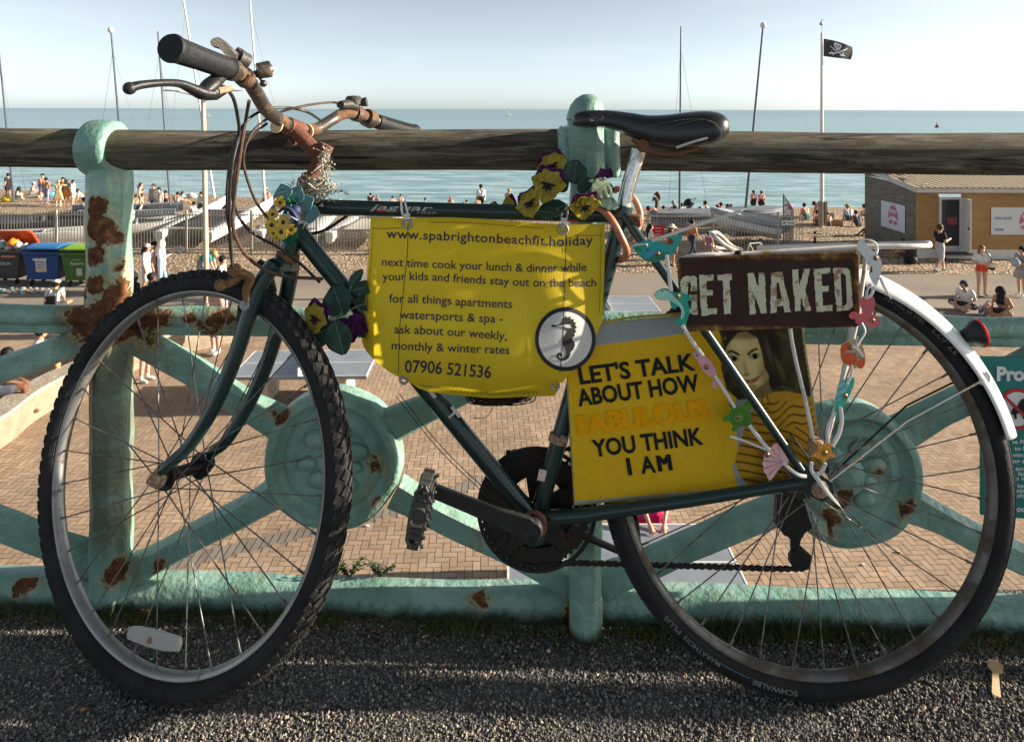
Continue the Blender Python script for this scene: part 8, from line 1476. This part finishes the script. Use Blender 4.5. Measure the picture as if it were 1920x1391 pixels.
# ---- the beach crowd: (label, px, py, pose, yaw, height, options)
B_ = 'far'
crowd = [('person standing in black shorts and top at the far left by the mast', 15, 325, 'stand', 80, 1.75, dict(top=BK, bot=BK, skin='tan')), ('hooded person in grey sitting on the shingle at far left', 37, 351, 'hug', -70, 1.65, dict(top=(.34, .33, .34), hood=(.02, .02, .025))),
 ('shirtless man in white cap sitting at the far left', 64, 342, 'sit', -60, 1.75, dict(skin='pink', hat=('cap', W), bot=GY_)), ('shirtless man in blue shorts standing at far left, the taller one', 80, 326, 'stand', 200, 1.82, dict(skin='pink', bot=(.1, .13, .3))), ('shirtless man in lilac trousers standing with his back turned at far left', 87, 333, 'stand', 10, 1.72, dict(skin='tan', bot=(.3, .27, .42), shorts=1.3)),
 ('woman in beige dress with both arms raised', 110, 338, 'stand', 10, 1.66, dict(top=(.5, .36, .2), bot=None, hair='blond', dress=.95, arms='wide')), ('person in black t-shirt standing behind the beige dress', 118, 333, 'stand', 190, 1.74, dict(top=BK, bot=BK)), ('woman in orange skirt standing with arms on hips', 125, 336, 'stand', 10, 1.68, dict(bikini=(.1, .3, .4), bot=(.6, .2, .04), arms='hips', skin='tan', dress=.5, top=None, hair='brown')),
 ('woman in white top standing left of the rusty post', 138, 338, 'stand', -80, 1.62, dict(top=W, bot=W, skin='pink', hair='dark')), ('person in white sitting with stretched legs left of the rusty post', 147, 355, 'recline', -80, 1.66, dict(skin='pink', top=(.6, .5, .45), bot=BK)), ('small dark haired child sitting by a turquoise bag', 77, 353, 'sit', -30, 1.3, dict(skin='pink', bot=W)),
 ('person in white standing right of the rusty post', 241, 346, 'stand', 0, 1.66, dict(top=W, bot=GY_)), ('woman in black bikini with long brown hair walking', 265, 343, 'step', -80, 1.7, dict(bikini=BK, bot=BK, shorts=.05, skin='pink', hair='brown', long=.25)), ('man in grey t-shirt with backpack straps walking up the beach', 288, 345, 'step', 180, 1.8, dict(top=(.42, .38, .36), bot=GY_, hair='brown', straps=(.06, .06, .07), wide=1.1)), ('person in beige jacket walking behind the grey t-shirt', 298, 352, 'step', 175, 1.7, dict(top=(.45, .39, .35), bot=(.4, .35, .3), sleeve=1.2)),
 ('person sitting near the water in a dark swimsuit left of the walkers', 246, 361, 'sit', 20, 1.65, dict(skin='tan', top=BK)), ('person hugging knees beside the woman in black bikini', 254, 365, 'hug', 30, 1.62, dict(skin='tan', bot=BK)), ('shirtless person sitting with back turned left of the thin mast', 311, 357, 'hug', 8, 1.72, dict(skin='pink', bot=BK)), ('shirtless person sitting with back turned between the mast stays', 334, 360, 'hug', -5, 1.7, dict(skin='pink')), ('person in checked shirt sitting right of the mast stays', 343, 359, 'sit', -60, 1.7, dict(top=(.3, .3, .4), skin='tan')),
 ('brown skinned shirtless man sitting with his back turned', 287, 376, 'hug', -12, 1.75, dict(skin='brown', bot=BK, hair='black')), ('dark haired person in navy checked shirt sitting by the mast foot', 311, 372, 'hug', 30, 1.76, dict(top=(.05, .06, .14), skin='brown', hair='black', sleeve=1.2)), ('dark haired person in white t-shirt sitting beside the tan lamp post', 364, 378, 'hug', 40, 1.68, dict(top=W, skin='tan', hair='black')), ('long haired person in white standing left of the tan lamp post', 377, 360, 'stand', 160, 1.62, dict(top=W, bot=(.05, .12, .12), hair='black', long=.2)),
 ('person sitting by the white hull bow', 424, 365, 'sit', 20, 1.7, dict(skin='tan', bot=BK)), ('person in pink cap standing behind the white mast', 499, 352, 'stand', 170, 1.7, dict(skin='pink', hat=('cap', (.5, .3, .3)), bot=BK)), ('person sitting right of the white mast', 516, 366, 'hug', 0, 1.7, dict(skin='tan', hair='brown')),
 ('man in black vest standing at the water edge', 695, 362, 'stand', 20, 1.78, dict(top=BK, bot=BK, skin='pink', sleeve=.1, wide=1.15, z=B_)), ('pale person in the water beside the black vest', 708, 366, 'stand', 0, 1.66, dict(skin='pink', hair='blond', z=B_)), ('shirtless bather above the first letters on the top tube', 736, 368, 'stand', 20, 1.66, dict(skin='pink', z=B_)), ('bather holding a child above the top tube lettering', 752, 365, 'stand', 200, 1.74, dict(skin='pink', z=B_)), ('small child held in front of the bather', 750, 374, 'stand', 200, 1.0, dict(skin='tan', z=B_)),
 ('lone swimmer up to the chest in the sea', 797, 371, 'stand', 100, 1.7, dict(skin='tan', z='deep')), ('bather in pink cap up to the waist', 845, 369, 'stand', 10, 1.66, dict(skin='pink', hair='ginger', long=.2, hat=('cap', (.6, .12, .2)), z=B_)), ('bather with dark hair right of the pink cap', 875, 375, 'stand', 30, 1.6, dict(skin='pink', z=B_)), ('child bather crouching beside the dark haired bather', 869, 380, 'stand', 30, 1.3, dict(skin='tan', z=B_)),
 ('man in white shirt and black trousers standing above the banner', 902, 346, 'stand', 12, 1.80, dict(top=(.58, .64, .70), bot=BK, shorts=1.5, sleeve=1.2, hair='black', skin='tan')), ('small dark haired child beside the man in white shirt', 896, 370, 'stand', 30, 1.2, dict(skin='tan', bot=BK)), ('woman in pale shorts standing left of the pansies', 955, 354, 'stand', -20, 1.62, dict(top=(.5, .35, .3), bot=(.4, .42, .5), hair='blond')),
 ('woman in dark patterned dress shading her face with one hand', 1232, 360, 'stand', 60, 1.70, dict(top=(.09, .08, .065), bot=None, hair='brown', long=.2, skin='tan', dress=.6, arms='face')), ('shirtless man bending over by a white towel', 1215, 387, 'bend', 70, 1.7, dict(skin='pink', bot=(.5, .52, .55), hair='black')), ('person in white sitting behind the woman in dark dress', 1245, 386, 'sit', -30, 1.6, dict(top=W)), ('person in brown top sitting left of the tall dark mast', 1262, 376, 'hug', 60, 1.7, dict(top=(.11, .075, .055), hair='grey', skin='pink', sleeve=1.2)), ('person in grey sitting right of the tall dark mast', 1278, 381, 'hug', 20, 1.64, dict(top=(.3, .3, .32), hair='black')),
 ('sunbather with raised knees lying by the pushchair', 1312, 388, 'recline', 75, 1.66, dict(skin='pink', bot=W)), ('shirtless man sitting bent over reading right of the pushchair', 1322, 377, 'cross', 70, 1.8, dict(skin='pink', bot=(.3, .3, .3), arms='phone')), ('person in pink cap and black t-shirt sitting', 1346, 384, 'hug', 10, 1.75, dict(top=BK, skin='pink', hat=('cap', (.6, .10, .16)))), ('shirtless person sitting behind the pink cap', 1352, 380, 'hug', 0, 1.72, dict(skin='pink')), ('bather sitting left of the maroon top', 1364, 383, 'hug', 60, 1.7, dict(skin='tan', bot=BK)),
 ('person in maroon top sitting behind a white t-shirt', 1371, 384, 'hug', -10, 1.7, dict(top=(.16, .04, .05), hair='black')), ('brown haired person in white t-shirt sitting with back turned', 1374, 388, 'hug', 0, 1.75, dict(top=W, hair='brown', wide=1.15)), ('person in white top and yellow headscarf sitting by the leaning mast', 1402, 390, 'hug', -10, 1.66, dict(top=(.6, .55, .5), hat=('cap', (.55, .55, .25)))), ('shirtless man in black shorts standing, left of the pair', 1413, 357, 'stand', 5, 1.78, dict(skin='pink', bot=BK, Yd=52)), ('shirtless man in black shorts standing, right of the pair', 1428, 358, 'stand', -5, 1.78, dict(skin='pink', bot=BK, hair='brown', Yd=52)),
 ('person in white t-shirt sitting in front of the standing pair', 1431, 378, 'hug', 5, 1.8, dict(top=W, hair='dark', wide=1.1)), ('person in dark clothes sitting left of the white t-shirt', 1419, 388, 'hug', 10, 1.6, dict(top=BK, hair='black')), ('person lying behind the mesh gate', 1450, 394, 'recline', 80, 1.6, dict(skin='pink', bot=BK)), ('person in pink seen through the mesh gate', 1472, 384, 'hug', 20, 1.66, dict(top=(.45, .3, .33), skin='pink')),
 ('shirtless person in green shorts sitting left of the flagpole', 1508, 381, 'hug', 10, 1.72, dict(skin='pink', bot=(.03, .2, .16))), ('woman in black bikini bending over beside the flagpole', 1526, 378, 'bend', 75, 1.66, dict(skin='pink', bot=BK, shorts=.05, bikini=BK)), ('dark haired bather sitting at the foot of the flagpole', 1532, 394, 'hug', 40, 1.6, dict(skin='pink', hair='black')), ('bather with bare back sitting right of the flagpole', 1551, 397, 'hug', 0, 1.5, dict(skin='pink')),
 ('person in pale blue shirt and straw hat sitting with back turned', 1589, 383, 'hug', 0, 1.75, dict(top=(.46, .50, .62), hat=('sun', (.35, .28, .12)), sleeve=1.2, wide=1.1)), ('person in white with black hair sitting beside the hut corner', 1620, 383, 'hug', 40, 1.7, dict(top=(.58, .56, .54), hair='black')), ('person in dark clothes sitting right of the straw hat', 1605, 395, 'hug', 10, 1.6, dict(top=(.06, .06, .07), hair='dark'))]
r = random.Random(21)
for lab, px, py, pose, yaw, h, kw in crowd:
    kw = dict(kw); z = kw.pop('z', None); Yd = kw.pop('Yd', None); kw.setdefault('bot', (.05, .06, .09)); kw.setdefault('top', None)
    z = ZP+.03 if z is None else (SEA-.75 if z == 'far' else SEA-1.2)
    if Yd: z = H-Yd*(py-HY-ROLL*(px-CX))/F-h
    person(lab, px, py, pose, yaw+r.uniform(-8, 8), h, z=z, vox=.034, **kw)
for k, (px, py, col, lab, s_) in enumerate(((95, 370, (.12, .45, .55), 'turquoise beach bag among the people at far left', .3), (12, 378, (.5, .4, .03), 'yellow and black bag on the shingle at far left', .3), (360, 372, (.6, .58, .55), 'white towels heaped near the mast stays', .3), (340, 370, (.15, .5, .55), 'turquoise towel near the mast stays', .22), (1238, 404, (.6, .62, .62), 'white towel lying by the bending man', .28), (1480, 391, (.6, .25, .4), 'pink striped parasol folded by the mesh gate', .22), (1312, 400, (.6, .6, .62), 'white beach towel beside the sunbather', .3))):
    q = GP(px, py, ZP+.04); mb = MB().ball(q+ZU*s_*.5, s_, 10, 7, sc=(1.2, .8, .7)); mb.v = [(a_+.04*math.sin(17*c_), b__, c_+.03*math.sin(21*a_)) for a_, b__, c_ in mb.v]; tag(mb.obj('beach_bag' if 'bag' in lab else 'towel' if 'towel' in lab else 'parasol', M(col, .7, var=.2, scale=9)), lab, 'bag' if 'bag' in lab else 'towel' if 'towel' in lab else 'parasol')
